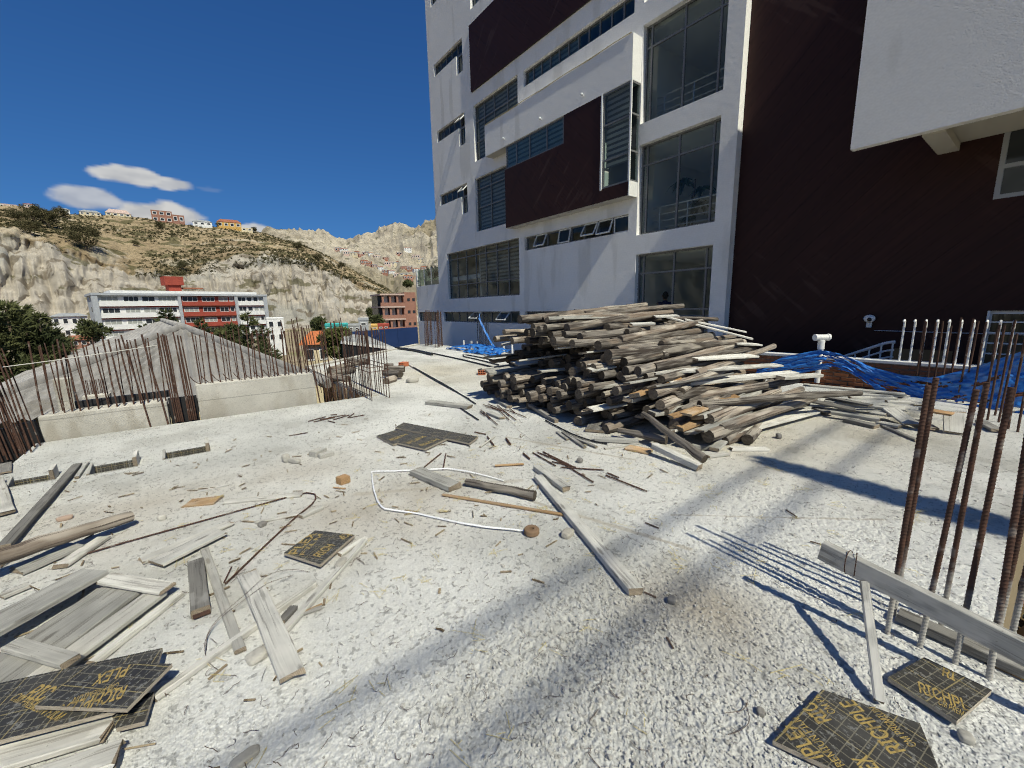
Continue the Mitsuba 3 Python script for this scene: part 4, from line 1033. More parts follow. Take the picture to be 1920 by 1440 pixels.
# ------------------------------------------------------------------ bars, rods, sticks
for name, label, group, cat_, r_, m_, pts in [
    ('steel_bar', 'long rusty bar bent back on itself in a hook, left of centre', None, 'bar', 0.006, 'm_rebar', [(-0.787, 3.829, 0.012), (-0.564, 3.854, 0.012), (-0.298, 3.868, 0.012), (0.036, 3.889, 0.012), (0.420, 3.913, 0.012), (0.631, 3.914, 0.012), (0.690, 3.879, 0.012), (0.706, 3.795, 0.012), (0.677, 3.684, 0.012), (0.606, 3.591, 0.012), (0.489, 3.478, 0.012), (0.242, 3.172, 0.012), (0.033, 2.900, 0.012), (-0.017, 2.837, 0.012)]),
    ('steel_bar', 'thin rusty bar beside the foot of the bent bar', None, 'bar', 0.004, 'm_rebar', [(-0.024, 2.859, 0.010), (0.025, 3.016, 0.010)]),
    ('bar_offcut', 'short rusty bar offcut in the scatter before the left walls', 'rusty bar offcuts scattered before the left walls', 'bar offcut', 0.007, 'm_rebar', [(1.225, 6.568, 0.013), (1.501, 6.691, 0.013)]),
    ('bar_offcut', 'short rusty bar offcut in the scatter before the left walls', 'rusty bar offcuts scattered before the left walls', 'bar offcut', 0.007, 'm_rebar', [(1.279, 6.481, 0.013), (1.531, 6.537, 0.013)]),
    ('bar_offcut', 'short rusty bar offcut in the scatter before the left walls', 'rusty bar offcuts scattered before the left walls', 'bar offcut', 0.007, 'm_rebar', [(1.390, 6.581, 0.013), (1.590, 6.526, 0.013)]),
    ('bar_offcut', 'short rusty bar offcut in the scatter before the left walls', 'rusty bar offcuts scattered before the left walls', 'bar offcut', 0.007, 'm_rebar', [(1.515, 6.593, 0.013), (1.765, 6.584, 0.013)]),
    ('bar_offcut', 'short rusty bar offcut in the scatter before the left walls', 'rusty bar offcuts scattered before the left walls', 'bar offcut', 0.007, 'm_rebar', [(1.536, 6.409, 0.013), (1.809, 6.544, 0.013)]),
    ('bar_offcut', 'short rusty bar offcut in the scatter before the left walls', 'rusty bar offcuts scattered before the left walls', 'bar offcut', 0.007, 'm_rebar', [(1.759, 6.374, 0.013), (1.988, 6.383, 0.013)]),
    ('bar_offcut', 'short rusty bar offcut in the scatter before the left walls', 'rusty bar offcuts scattered before the left walls', 'bar offcut', 0.007, 'm_rebar', [(1.740, 6.391, 0.013), (1.899, 6.597, 0.013)]),
    ('bar_offcut', 'short rusty bar offcut in the scatter before the left walls', 'rusty bar offcuts scattered before the left walls', 'bar offcut', 0.007, 'm_rebar', [(1.585, 6.746, 0.013), (1.672, 6.712, 0.013)]),
    ('bar_offcut', 'short rusty bar offcut in the scatter before the left walls', 'rusty bar offcuts scattered before the left walls', 'bar offcut', 0.007, 'm_rebar', [(1.458, 6.399, 0.013), (1.512, 6.234, 0.013)]),
    ('bar_offcut', 'rusty bar offcut in the tangle at the left pile foot', 'rusty bar offcuts at the left foot of the pile', 'bar offcut', 0.007, 'm_rebar', [(3.745, 5.698, 0.020), (3.713, 4.998, 0.020)]),
    ('bar_offcut', 'rusty bar offcut in the tangle at the left pile foot', 'rusty bar offcuts at the left foot of the pile', 'bar offcut', 0.007, 'm_rebar', [(3.683, 5.540, 0.020), (3.726, 5.061, 0.020)]),
    ('bar_offcut', 'rusty bar offcut in the tangle at the left pile foot', 'rusty bar offcuts at the left foot of the pile', 'bar offcut', 0.007, 'm_rebar', [(3.903, 5.510, 0.020), (3.629, 4.820, 0.020)]),
    ('bar_offcut', 'rusty bar offcut in the tangle at the left pile foot', 'rusty bar offcuts at the left foot of the pile', 'bar offcut', 0.007, 'm_rebar', [(3.745, 5.277, 0.020), (3.487, 4.644, 0.020)]),
    ('bar_offcut', 'rusty bar offcut in the tangle at the left pile foot', 'rusty bar offcuts at the left foot of the pile', 'bar offcut', 0.007, 'm_rebar', [(3.511, 5.411, 0.020), (3.212, 4.546, 0.020)]),
    ('bar_offcut', 'rusty bar offcut in the tangle at the left pile foot', 'rusty bar offcuts at the left foot of the pile', 'bar offcut', 0.007, 'm_rebar', [(3.478, 5.286, 0.020), (3.308, 4.869, 0.020)]),
    ('bar_offcut', 'rusty bar offcut in the tangle at the left pile foot', 'rusty bar offcuts at the left foot of the pile', 'bar offcut', 0.007, 'm_rebar', [(3.813, 5.297, 0.020), (3.549, 4.556, 0.020)]),
    ('bar_offcut', 'rusty bar offcut in the tangle at the left pile foot', 'rusty bar offcuts at the left foot of the pile', 'bar offcut', 0.007, 'm_rebar', [(3.809, 5.220, 0.020), (3.794, 4.924, 0.020)]),
    ('bar_offcut', 'rusty bar offcut in the tangle at the left pile foot', 'rusty bar offcuts at the left foot of the pile', 'bar offcut', 0.007, 'm_rebar', [(3.919, 5.201, 0.020), (3.805, 4.915, 0.020)]),
    ('bar_offcut', 'rusty bar offcut in the tangle at the left pile foot', 'rusty bar offcuts at the left foot of the pile', 'bar offcut', 0.007, 'm_rebar', [(3.794, 4.924, 0.020), (3.752, 4.572, 0.020)]),
    ('bar_offcut', 'rusty bar offcut in the tangle at the left pile foot', 'rusty bar offcuts at the left foot of the pile', 'bar offcut', 0.007, 'm_rebar', [(3.802, 5.559, 0.020), (3.753, 5.191, 0.020)]),
    ('bar_offcut', 'rusty bar offcut in the tangle at the left pile foot', 'rusty bar offcuts at the left foot of the pile', 'bar offcut', 0.007, 'm_rebar', [(3.825, 5.670, 0.020), (3.788, 5.361, 0.020)]),
    ('bar_offcut', 'rusty bar offcut in the tangle at the left pile foot', 'rusty bar offcuts at the left foot of the pile', 'bar offcut', 0.007, 'm_rebar', [(3.436, 5.323, 0.020), (3.346, 5.040, 0.020)]),
    ('bar_offcut', 'rusty bar offcut near the short grey board at centre', 'rusty bar offcuts near the centre of the slab', 'bar offcut', 0.007, 'm_rebar', [(2.857, 3.375, 0.013), (2.779, 2.925, 0.013)]),
    ('bar_offcut', 'rusty bar offcut near the short grey board at centre', 'rusty bar offcuts near the centre of the slab', 'bar offcut', 0.007, 'm_rebar', [(2.904, 3.347, 0.013), (2.901, 2.820, 0.013)]),
    ('bar_offcut', 'rusty bar offcut near the short grey board at centre', 'rusty bar offcuts near the centre of the slab', 'bar offcut', 0.007, 'm_rebar', [(2.959, 3.317, 0.013), (2.907, 2.865, 0.013)]),
    ('bar_offcut', 'rusty bar offcut near the short grey board at centre', 'rusty bar offcuts near the centre of the slab', 'bar offcut', 0.007, 'm_rebar', [(2.965, 3.311, 0.013), (2.764, 2.412, 0.013)]),
    ('bar_offcut', 'rusty bar offcut near the short grey board at centre', 'rusty bar offcuts near the centre of the slab', 'bar offcut', 0.007, 'm_rebar', [(2.790, 2.866, 0.013), (3.060, 2.540, 0.013)]),
    ('bar_offcut', 'rusty bar offcut near the short grey board at centre', 'rusty bar offcuts near the centre of the slab', 'bar offcut', 0.007, 'm_rebar', [(2.976, 2.443, 0.013), (2.969, 1.985, 0.013)]),
    ('bar_offcut', 'rusty bar offcut near the short grey board at centre', 'rusty bar offcuts near the centre of the slab', 'bar offcut', 0.007, 'm_rebar', [(2.832, 3.033, 0.013), (2.906, 2.767, 0.013)]),
    ('bar_offcut', 'rusty bar offcut near the short grey board at centre', 'rusty bar offcuts near the centre of the slab', 'bar offcut', 0.007, 'm_rebar', [(3.031, 2.472, 0.013), (3.023, 2.325, 0.013)]),
    ('steel_rod', 'thin dark rod slanting up from the timber block to the left of the other rod', None, 'rod', 0.007, 'm_rebar', [(1.730, 3.771, 0.013), (2.064, 4.029, 0.013)]),
    ('steel_rod', 'thin dark rod standing nearly upright in view above the timber block', None, 'rod', 0.007, 'm_rebar', [(1.860, 3.603, 0.013), (2.105, 3.993, 0.013)]),
    ('steel_rod', 'single dark rod lying left of the black ply sheets', None, 'rod', 0.006, 'm_rebar', [(0.863, 5.954, 0.012), (1.087, 5.946, 0.012)]),
    ('steel_bar', 'long thin dark bar running from the clay brick towards the wood pile', None, 'bar', 0.010, 'm_black', [(5.044, 11.787, 0.016), (4.231, 8.257, 0.016), (3.814, 6.243, 0.016)]),
    ('steel_bar', 'second long dark bar just beside the first one', None, 'bar', 0.010, 'm_black', [(4.892, 10.964, 0.016), (4.150, 7.627, 0.016), (3.691, 5.842, 0.016)]),
    ('steel_bar', 'short dark bar below the lone grey plank', None, 'bar', 0.010, 'm_black', [(3.348, 5.792, 0.016), (3.159, 4.944, 0.016)]),
    ('steel_bar', 'curved dark bar lying before the butt ends of the pile', None, 'bar', 0.010, 'm_black', [(3.864, 4.275, 0.016), (3.764, 3.930, 0.016), (3.666, 3.538, 0.016), (3.649, 3.213, 0.016), (3.705, 3.033, 0.016)]),
    ('black_pipe', 'thick black pipe on the far slab left of the blue netting', None, 'pipe', 0.050, 'm_black', [(6.781, 16.839, 0.056), (6.875, 15.064, 0.056), (6.679, 13.329, 0.056)]),
    ('black_pipe', 'long thin black hose running from the thick pipe to the pile', None, 'hose', 0.022, 'm_black', [(6.972, 13.909, 0.028), (6.703, 11.202, 0.028), (6.404, 9.006, 0.028)]),
    ('black_pipe', 'thin black hose doubled back on the far slab', None, 'hose', 0.020, 'm_black', [(7.335, 10.361, 0.026), (7.509, 11.844, 0.026), (7.584, 12.730, 0.026), (7.232, 12.146, 0.026), (7.064, 10.841, 0.026), (6.819, 9.507, 0.026)]),
    ('stick', 'short orange stick left of the rusty bars at centre', None, 'stick', 0.012, 'm_board_tan', [(2.303, 3.322, 0.018), (2.555, 3.165, 0.018)]),
    ('stick', 'thin dark bar offcut above the orange stick', None, 'stick', 0.008, 'm_rebar', [(2.791, 4.469, 0.014), (2.849, 4.294, 0.014)]),
    ('stick', 'crossed pale stick between the ply strip and the pile', None, 'stick', 0.012, 'm_board_pale', [(2.509, 3.912, 0.018), (2.878, 4.132, 0.018)]),
    ('stick', 'dark stick crossing the pale stick beside the pile', None, 'stick', 0.010, 'm_rebar', [(2.798, 4.181, 0.016), (2.668, 3.858, 0.016)]),
    ('stick', 'stubby dark stick right of the crossed sticks', None, 'stick', 0.012, 'm_rebar', [(2.932, 3.969, 0.018), (2.835, 3.756, 0.018)]),
    ('stick', 'small dark stick above the short grey board', None, 'stick', 0.010, 'm_rebar', [(2.756, 3.420, 0.016), (2.703, 3.247, 0.016)]),
    ('stick', 'rusty sliver in front of the brown wooden block', None, 'stick', 0.006, 'm_board_tan', [(0.867, 3.862, 0.012), (0.948, 3.763, 0.012)]),
    ('stick', 'small orange splinter under the dark batten at left', None, 'stick', 0.008, 'm_board_tan', [(0.277, 2.266, 0.014), (0.391, 2.273, 0.014)]),
    ('twig', 'short dark twig lying alone on the bare slab', 'single dark twigs on the bare slab', 'twig', 0.005, 'm_wire', [(3.507, 1.099, 0.011), (3.447, 1.007, 0.011)]),
    ('twig', 'short dark twig lying alone on the bare slab', 'single dark twigs on the bare slab', 'twig', 0.005, 'm_wire', [(3.141, 0.826, 0.011), (3.153, 0.766, 0.011)]),
    ('twig', 'short dark twig lying alone on the bare slab', 'single dark twigs on the bare slab', 'twig', 0.005, 'm_wire', [(2.506, 1.676, 0.011), (2.514, 1.570, 0.011)]),
    ('twig', 'short dark twig lying alone on the bare slab', 'single dark twigs on the bare slab', 'twig', 0.005, 'm_wire', [(1.846, 1.223, 0.011), (1.859, 1.156, 0.011)]),
    ('twig', 'short dark twig lying alone on the bare slab', 'single dark twigs on the bare slab', 'twig', 0.005, 'm_wire', [(1.650, 0.960, 0.011), (1.616, 0.904, 0.011)]),
]:
    P = np.array(pts)
    if len(P) > 2:
        s = np.r_[0, np.cumsum(np.linalg.norm(np.diff(P, axis=0), axis=1))]
        u = np.linspace(0, s[-1], max(len(P) * 2, 8))
        P = np.stack([np.interp(u, s, P[:, i]) for i in range(3)], 1)
    m, uv = tube(P, r_, 8, seed=seed())
    solo(name, label, cat_, m, m_, smooth=True, uv=uv, group=group)


def rock(size, s, sub=2, amp=0.28):
    m = trimesh.creation.icosphere(sub)
    v = m.vertices
    v = np.sign(v) * np.abs(v) ** 0.62
    v = v * (1 + amp * (meshkit.fbm(v * 1.6 + s, 3, int(s) % 90) - 0.5)[:, None])
    v = v / np.abs(v).max(0) * np.array(size) / 2
    m.vertices = v
    return m


for i, (name, label, cat_, m_, (x, y), size, t) in enumerate([
    ('wood_block', 'brown cubic wooden block on the bare slab left of the strapping', 'block', 'm_board_tan', (0.979, 3.942), (0.1, 0.09, 0.07), 0.30),
    ('wood_block', 'pale wooden block with a notch behind the brown cube', 'block', 'm_board_pale', (0.986, 4.936), (0.16, 0.11, 0.07), 0.50),
    ('wood_block', 'small pale block lying against the notched block', 'block', 'm_board_pale', (1.043, 4.819), (0.16, 0.08, 0.05), 0.10),
    ('concrete_lump', 'grey upright lump of concrete at the left of the notched block', 'lump', 'm_cast', (0.659, 4.931), (0.08, 0.07, 0.1), 0.20),
    ('concrete_lump', 'narrow leaning lump of concrete right of the upright lump', 'lump', 'm_cast', (0.721, 4.837), (0.06, 0.17, 0.06), 0.50),
    ('concrete_lump', 'grey stone in the middle of the left slab near the lath', 'lump', 'm_cast', (-0.358, 4.135), (0.06, 0.05, 0.05), 0.20),
    ('concrete_lump', 'pinkish pebble lump right of the long dark plank', 'lump', 'm_clay_dusty', (-0.978, 4.650), (0.1, 0.05, 0.04), 0.10),
    ('concrete_lump', 'dark stone below the short white lath', 'lump', 'm_stone', (0.255, 3.498), (0.06, 0.05, 0.045), 0.40),
    ('concrete_lump', 'squared stone right of the pale batten by the square sheet', 'lump', 'm_cast', (0.580, 2.587), (0.1, 0.06, 0.05), 0.80),
    ('concrete_lump', 'grey lump under the near end of the warped plank', 'lump', 'm_cast', (0.060, 2.094), (0.09, 0.08, 0.04), 0.30),
    ('concrete_lump', 'grey pebble near the tip of the long diagonal timber', 'lump', 'm_stone', (1.899, 1.087), (0.05, 0.045, 0.04), 0.40),
    ('concrete_lump', 'white stone between the two ply sheets at bottom right', 'lump', 'm_cast', (2.076, 0.006), (0.045, 0.045, 0.035), 0.40),
    ('concrete_lump', 'round pebble right of the bottom wire', 'lump', 'm_stone', (1.602, 0.516), (0.035, 0.03, 0.025), 0.40),
    ('concrete_lump', 'white concrete crumb near the right end of the strapping', 'lump', 'm_cast', (1.944, 1.926), (0.11, 0.08, 0.05), 0.30),
    ('concrete_lump', 'dark little block right of the short grey board', 'lump', 'm_stone', (3.057, 2.855), (0.07, 0.06, 0.05), 0.30),
    ('concrete_lump', 'white stone at the bottom edge of the picture', 'lump', 'm_cast', (-0.034, 1.598), (0.1, 0.05, 0.03), 0.20),
    ('concrete_lump', 'small dark block standing on the sandy patch right of the pile', 'lump', 'm_stone', (5.431, 1.857), (0.08, 0.06, 0.07), 0.60),
    ('concrete_lump', 'rounded grey stone on the far slab beside the log heap', 'lump', 'm_cast', (3.833, 8.671), (0.3, 0.16, 0.12), 0.10),
]):
    m = rock(size, i + 1.5) if name != 'wood_block' else bevel_box(-size[0] / 2, size[0] / 2, -size[1] / 2, size[1] / 2, -size[2] / 2, size[2] / 2, 0.006)
    m.apply_transform(trimesh.transformations.rotation_matrix(t, [0, 0, 1]))
    m.apply_translation([x, y, size[2] / 2 - 0.004])
    solo(name, label, cat_, m, m_, smooth=30 if name != 'wood_block' else False, uv=None)

# hollow clay bricks
def hollow_brick(x, y, t, label):
    k = thing('hollow_brick', label, 'brick')
    L, W, H = 0.24, 0.18, 0.12
    g = sg.box(0, 0, W, H)
    for i in range(3):
        for j in range(2):
            g = g.difference(sg.box(0.012 + i * 0.0573, 0.012 + j * 0.054, 0.012 + i * 0.0573 + 0.043, 0.012 + j * 0.054 + 0.042))
    m = trimesh.creation.extrude_polygon(g, L, engine='earcut')
    v = m.vertices
    m.vertices = np.stack([v[:, 2] - L / 2, v[:, 0] - W / 2, v[:, 1]], 1)
    m.apply_transform(trimesh.transformations.rotation_matrix(t, [0, 0, 1]))
    m.apply_translation([x, y, 0.005])
    scene[k] = mikit.ply(m, 'm_clay')


hollow_brick(4.79, 11.39, 0.5, 'orange hollow brick at the end of the long dark bars on the far slab')
hollow_brick(5.60, 8.52, 0.9, 'orange hollow brick with open cells facing out, left of the wood pile')

# white strapping and the tape roll
P = np.array([(2.152, 2.962, 0.012), (2.106, 3.115, 0.012), (2.013, 3.349, 0.012), (1.892, 3.561, 0.012), (1.713, 3.676, 0.012), (1.583, 3.769, 0.012), (1.433, 3.879, 0.012), (1.275, 4.013, 0.012), (1.205, 3.797, 0.012), (1.132, 3.549, 0.012), (1.075, 3.299, 0.012), (1.064, 3.148, 0.012), (1.141, 3.037, 0.012), (1.242, 2.907, 0.012), (1.337, 2.729, 0.012), (1.444, 2.525, 0.012), (1.554, 2.354, 0.012), (1.672, 2.218, 0.012), (1.732, 2.139, 0.012)])
s = np.r_[0, np.cumsum(np.linalg.norm(np.diff(P, axis=0), axis=1))]
u = np.linspace(0, s[-1], 60)
Q = np.stack([np.interp(u, s, P[:, i]) for i in range(3)], 1)
Q[:, 2] = 0.010 + 0.008 * np.abs(np.sin(u * 2.3))
d = np.gradient(Q, axis=0)
d /= np.linalg.norm(d, axis=1, keepdims=True)
side = np.cross(d, [0, 0, 1.0])
tilt = 1.0 * np.sin(u * 1.7)
off = side * np.cos(tilt)[:, None] + np.array([0, 0, 1.0]) * np.sin(tilt)[:, None]
V = np.vstack([Q - off * 0.0055 + [0, 0, 0.005], Q + off * 0.0055 + [0, 0, 0.005], Q - off * 0.0055 + [0, 0, 0.006], Q + off * 0.0055 + [0, 0, 0.006]])
n = len(Q)
F = []
for i in range(n - 1):
    F += [(i, i + 1, n + i + 1), (i, n + i + 1, n + i), (2 * n + i, 3 * n + i + 1, 2 * n + i + 1), (2 * n + i, 3 * n + i, 3 * n + i + 1)]
solo('plastic_strap', 'white plastic strapping lying in a wide open loop on the slab', 'strap', trimesh.Trimesh(V, F, process=False), 'm_strap')
rx, ry = (1.762, 2.104)
k = thing('tape_roll', 'small brown roll of tape at the end of the white strapping', 'tape roll')
pr = [(0.018, 0.0), (0.05, 0.0), (0.055, 0.006), (0.055, 0.036), (0.05, 0.042), (0.018, 0.042), (0.018, 0.0)]
m = trimesh.creation.revolve(np.array(pr), sections=28)
m.apply_translation([rx, ry, 0.006])
scene[k] = mikit.ply(m, 'm_brown_dirt', smooth=35)

# ------------------------------------------------------------------ the big timber pile
def pile_h(y):
    return np.interp(y, [1.9, 2.1, 2.5, 3.05, 3.75, 4.5, 5.3, 5.75, 6.05, 6.35], [0.0, 0.16, 0.42, 0.76, 1.12, 1.36, 1.50, 1.18, 0.72, 0.15])


LOG_VAR = []
for i in range(16):
    q = random.Random(100 + i)
    L = 1.0
    n = 10
    s = np.linspace(0, 1, n)
    amp = q.uniform(0.004, 0.016)
    P = np.stack([s, amp * np.sin(s * q.uniform(2, 6) + q.uniform(0, 6)), 0.7 * amp * np.sin(s * q.uniform(2, 5) + q.uniform(0, 6))], 1)
    r = np.linspace(1.06, 0.9, n) * np.array([q.uniform(0.93, 1.08) for _ in s])
    if i % 3 == 0:
        r[q.randrange(2, 8)] *= 1.16
    LOG_VAR.append((P, r))


def pile_log(x0, y, z, L, rad, yaw, pitch, label, group, name='pole'):
    P, r = LOG_VAR[UID[0] % 16]
    P = P * [L, L * 0.8, L * 0.8]
    d = np.array([math.cos(yaw) * math.cos(pitch), math.sin(yaw) * math.cos(pitch), math.sin(pitch)])
    sd = np.cross([0, 0, 1.0], d)
    sd /= np.linalg.norm(sd)
    up = np.cross(d, sd)
    Q = np.array([x0, y, z]) + P[:, :1] * d + P[:, 1:2] * sd + P[:, 2:] * up
    m, uv = tube(Q, r * rad, 10, seed=seed())
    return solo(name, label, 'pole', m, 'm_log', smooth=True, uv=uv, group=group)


ONES = 'first second third fourth fifth sixth seventh eighth ninth tenth eleventh twelfth thirteenth fourteenth fifteenth sixteenth seventeenth eighteenth nineteenth'.split()
ORD = ONES + ['twentieth'] + ['twenty-' + w for w in ONES[:9]] + ['thirtieth'] + ['thirty-' + w for w in ONES[:9]] + ['fortieth'] + ['forty-' + w for w in ONES[:9]]
q = random.Random(5)
PILE_G = 'round timber poles heaped in the big pile'
BOARD_G = 'sawn boards lying among the poles of the pile'
BOARD_L = 'sawn board end among the poles of the big pile'
n_log = 0
z = 0.055
row = 0
while z < 1.56:
    y, k_row = 1.95 + q.uniform(0, 0.1), 0
    while y < 6.4:
        H = pile_h(y)
        if z < H - 0.02:
            depth = H - z
            # how deep inside the heap it lies: the hidden ones are left out
            side = min(abs(y - 2.0), abs(6.3 - y))
            rad = q.uniform(0.038, 0.070) * (1.12 if q.random() < 0.15 else 1)
            face = 4.12 + 0.10 * q.random() + max(0, z - 0.50) * 0.55
            if y < 3.4:
                face += (3.4 - y) * 0.30
            if 0.50 < z < 1.02 and 4.2 < y < 6.0:
                face += 0.42
            if z > 1.02 and y > 4.0:
                face -= 0.30
            x0 = face + q.uniform(-0.22, 0.42)
            L = q.uniform(2.3, 3.1) if depth < 0.25 else q.uniform(0.7, 1.2) if depth > 0.45 else q.uniform(1.4, 2.6)
            if x0 + L > 7.35:
                L = 7.35 - x0 + q.uniform(-0.2, 0.15)
            if n_log < 292 and q.random() > 0.07 and not (depth > 0.30 and y < 3.3) and not (z < 0.45 and 5.95 < y and depth > 0.3):
                yaw = q.gauss(0.0, 0.075) + (0.10 if y < 3.2 else -0.03)
                pile_log(x0, y, z + q.uniform(-0.012, 0.012), L, rad, yaw, q.gauss(0.012, 0.03), f'round pole {ORD[k_row]} from the right in the {ORD[row]} row of the big pile', PILE_G); k_row += 1
                n_log += 1
            y += rad * 2.12
        else:
            y += 0.1
    z += 0.104
    row += 1
N_POLES = n_log
# poles lying loosely over the top, crossing each other
for y0 in np.linspace(2.3, 5.7, 17):
    H = pile_h(y0)
    pile_log(4.7 + 0.35 * H + q.uniform(-0.3, 0.5), y0, H - 0.015 + q.uniform(0.0, 0.03), q.uniform(2.0, 2.9), q.uniform(0.04, 0.06), q.gauss(-0.05, 0.14), q.gauss(0.0, 0.03), 'round pole lying loosely over the top of the big pile', 'round timber poles lying loosely over the pile', 'top_pole')
# sawn boards between the poles
for i in range(34):
    y0 = q.uniform(2.2, 6.1)
    H = pile_h(y0)
    z = H * q.uniform(0.15, 1.0) + 0.05
    f0 = 4.05 + max(0, z - 0.5) * 0.55 + q.uniform(-0.22, 0.2) + max(0, 3.4 - y0) * 0.3
    m, uv = plank((f0, y0, z), (f0 + q.uniform(0.9, 2.0), y0 + q.uniform(-0.15, 0.15), z + q.uniform(-0.04, 0.06)), q.uniform(0.07, 0.17), q.choice([0.025, 0.025, 0.05]), seed(), roll=q.uniform(-0.35, 0.35), rag=0.01)
    solo('pile_board', BOARD_L, 'board', m, q.choice(['m_board', 'm_board', 'm_board_pale', 'm_board_dark', 'm_board_tan']), uv=uv, group=BOARD_G)
TOPB = [((4.75, 3.18, 0.74), (7.2, 2.56, 0.66), 0.16, 'm_board_pale', 'long pale plank on the right shoulder of the pile, uppermost of three'),
        ((4.80, 2.92, 0.62), (7.2, 2.34, 0.57), 0.15, 'm_board_pale', 'long squared timber on the right shoulder of the pile below the uppermost plank'),
        ((4.60, 3.05, 0.47), (6.4, 2.75, 0.44), 0.14, 'm_board_pale', 'long pale plank with a sawn white end low on the pile'),
        ((5.6, 3.1, 0.86), (7.0, 2.87, 0.80), 0.22, 'm_board_pale', 'wide pale plank at the far right of the pile behind the other planks'),
        ((6.4, 2.24, 0.60), (7.7, 2.16, 0.50), 0.12, 'm_board_pale', 'pale squared timber end sticking out at the far right of the pile'),
        ((6.7, 4.3, 1.42), (7.5, 3.1, 1.02), 0.10, 'm_board_pale', 'white lath sloping down the far top right of the pile'),
        ((6.9, 4.0, 1.36), (7.7, 3.3, 1.12), 0.09, 'm_board_pale', 'second white lath sloping behind the first at the top right of the pile'),
        ((6.95, 3.15, 0.98), (7.4, 2.95, 0.94), 0.15, 'm_board_pale', 'short pale board on the far right of the pile by the wall'),
        ((5.6, 4.15, 1.32), (5.9, 3.95, 1.33), 0.16, 'm_board_pale', 'small white board lying flat on the poles at mid pile'),
        ((6.3, 4.2, 1.42), (6.6, 3.95, 1.43), 0.18, 'm_board_pale', 'small white board near the top right of the pile'),
        ((4.3, 5.9, 0.98), (4.9, 5.65, 1.08), 0.12, 'm_board_pale', 'board jutting out at the upper left end of the pile'),
        ((4.45, 5.6, 1.18), (5.1, 5.3, 1.32), 0.20, 'm_board_dark', 'dark plank on edge at the top left of the pile'),
        ((4.5, 5.25, 1.30), (4.9, 5.15, 1.31), 0.14, 'm_board_tan', 'short yellowish timber end near the top left of the pile'),
        ((4.15, 2.75, 0.38), (5.2, 2.55, 0.36), 0.12, 'm_board_pale', 'pale timber end at the lower front of the pile'),
        ((4.25, 2.45, 0.24), (5.3, 2.40, 0.30), 0.10, 'm_board_tan', 'yellow timber end at the lower front right of the pile'),
        ((4.1, 3.6, 0.58), (5.0, 3.45, 0.58), 0.13, 'm_board_pale', 'pale squared timber end in the middle of the front of the pile'),
        ((3.98, 3.55, 0.30), (4.9, 3.4, 0.32), 0.15, 'm_board_pale', 'pale board on edge low in the front of the pile')]
FANP = [((4.9, 2.77, 0.40), (7.1, 2.29, 0.46), .062, 'thick pole under the long planks on the right side of the pile'),
        ((4.7, 2.30, 0.26), (6.8, 2.12, 0.38), .052, 'knotty pale pole in the fan of poles at the right end of the pile'),
        ((4.6, 2.16, 0.20), (6.9, 1.99, 0.26), .060, 'lowest pole of the fan at the right end of the pile'),
        ((4.5, 2.52, 0.20), (5.6, 2.58, 0.38), .048, 'short leaning pole at the right front of the pile'),
        ((4.75, 2.42, 0.36), (6.9, 2.05, 0.30), .045, 'thin pole crossing the fan at the right end of the pile')]
for a, b, r_, lab in FANP:
    n = 9
    s_ = np.linspace(0, 1, n)
    P = np.array(a) + (np.array(b) - np.array(a)) * s_[:, None]
    P[:, 1] += 0.02 * np.sin(s_ * 5)
    m, uv = tube(P, r_ * np.linspace(1.08, .88, n), 12, seed=seed())
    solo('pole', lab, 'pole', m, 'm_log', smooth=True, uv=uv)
for a, b, w, m_, lab in TOPB:
    m, uv = plank(a, b, w, 0.045 if 'squared' in lab or 'timber' in lab else 0.028, seed(), roll=0.1, rag=0.008)
    solo('pile_plank', lab, 'plank', m, m_, uv=uv)
# the heap of short logs on the far slab
for a, b in [((2.75, 11.30, 0.12), (3.77, 12.33, 0.12)), ((2.60, 10.85, 0.10), (3.30, 11.11, 0.10)), ((2.50, 10.33, 0.09), (2.70, 9.61, 0.09)), ((3.76, 10.16, 0.15), (4.18, 9.90, 0.15)), ((3.62, 9.80, 0.12), (3.80, 9.26, 0.12)), ((3.83, 10.27, 0.20), (4.00, 10.18, 0.20)), ((3.31, 8.90, 0.06), (3.58, 9.12, 0.06)), ((3.65, 12.90, 0.10), (4.20, 12.55, 0.10))]:
    m, uv = tube(np.linspace(a, b, 5), 0.085, 10, seed=seed())
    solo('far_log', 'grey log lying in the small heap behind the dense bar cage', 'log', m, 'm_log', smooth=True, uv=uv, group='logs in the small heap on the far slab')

# ------------------------------------------------------------------ upstand walls at the left edge, with starter bars
w1 = solo('concrete_upstand', 'left low concrete upstand wall with rusty bars standing on it', 'wall', bevel_box(-1.70, -0.40, 7.92, 8.26, -0.3, 0.33, 0.008), 'm_cast')
w2 = solo('concrete_upstand', 'right low concrete upstand wall, taller than its left neighbour', 'wall', bevel_box(-0.03, 1.66, 7.94, 8.24, -0.3, 0.53, 0.008), 'm_cast')
solo('concrete_upstand', 'low concrete beam edging the stair opening, with orange boards on its side', 'wall', bevel_box(2.56, 2.72, 7.75, 13.15, -0.35, 0.035, 0.006), 'm_cast')
solo('concrete_upstand', 'far oblique concrete edge beam at the back of the slab', 'wall', plank((2.62, 13.2, 0.05), (8.35, 18.1, 0.05), 0.22, 0.3, 0)[0], 'm_cast')
for i, y in enumerate(np.arange(7.95, 11.2, 0.42)):
    m, uv = plank((2.545, y, -0.06), (2.545, y + 0.26, -0.06), 0.02, 0.75, seed(), rag=0.01)
    solo('shutter_board', 'tan shutter board on the side of the stair opening', 'board', m, 'm_board_tan', uv=uv, group='tan shutter boards lining the stair opening')
m, uv = plank((-1.40, 8.30, 0.43), (-0.36, 8.30, 0.45), 0.06, 0.10, seed())
solo('dark_beam', 'dark timber beam lying behind the bars on the left upstand', 'beam', m, 'm_black', uv=uv)
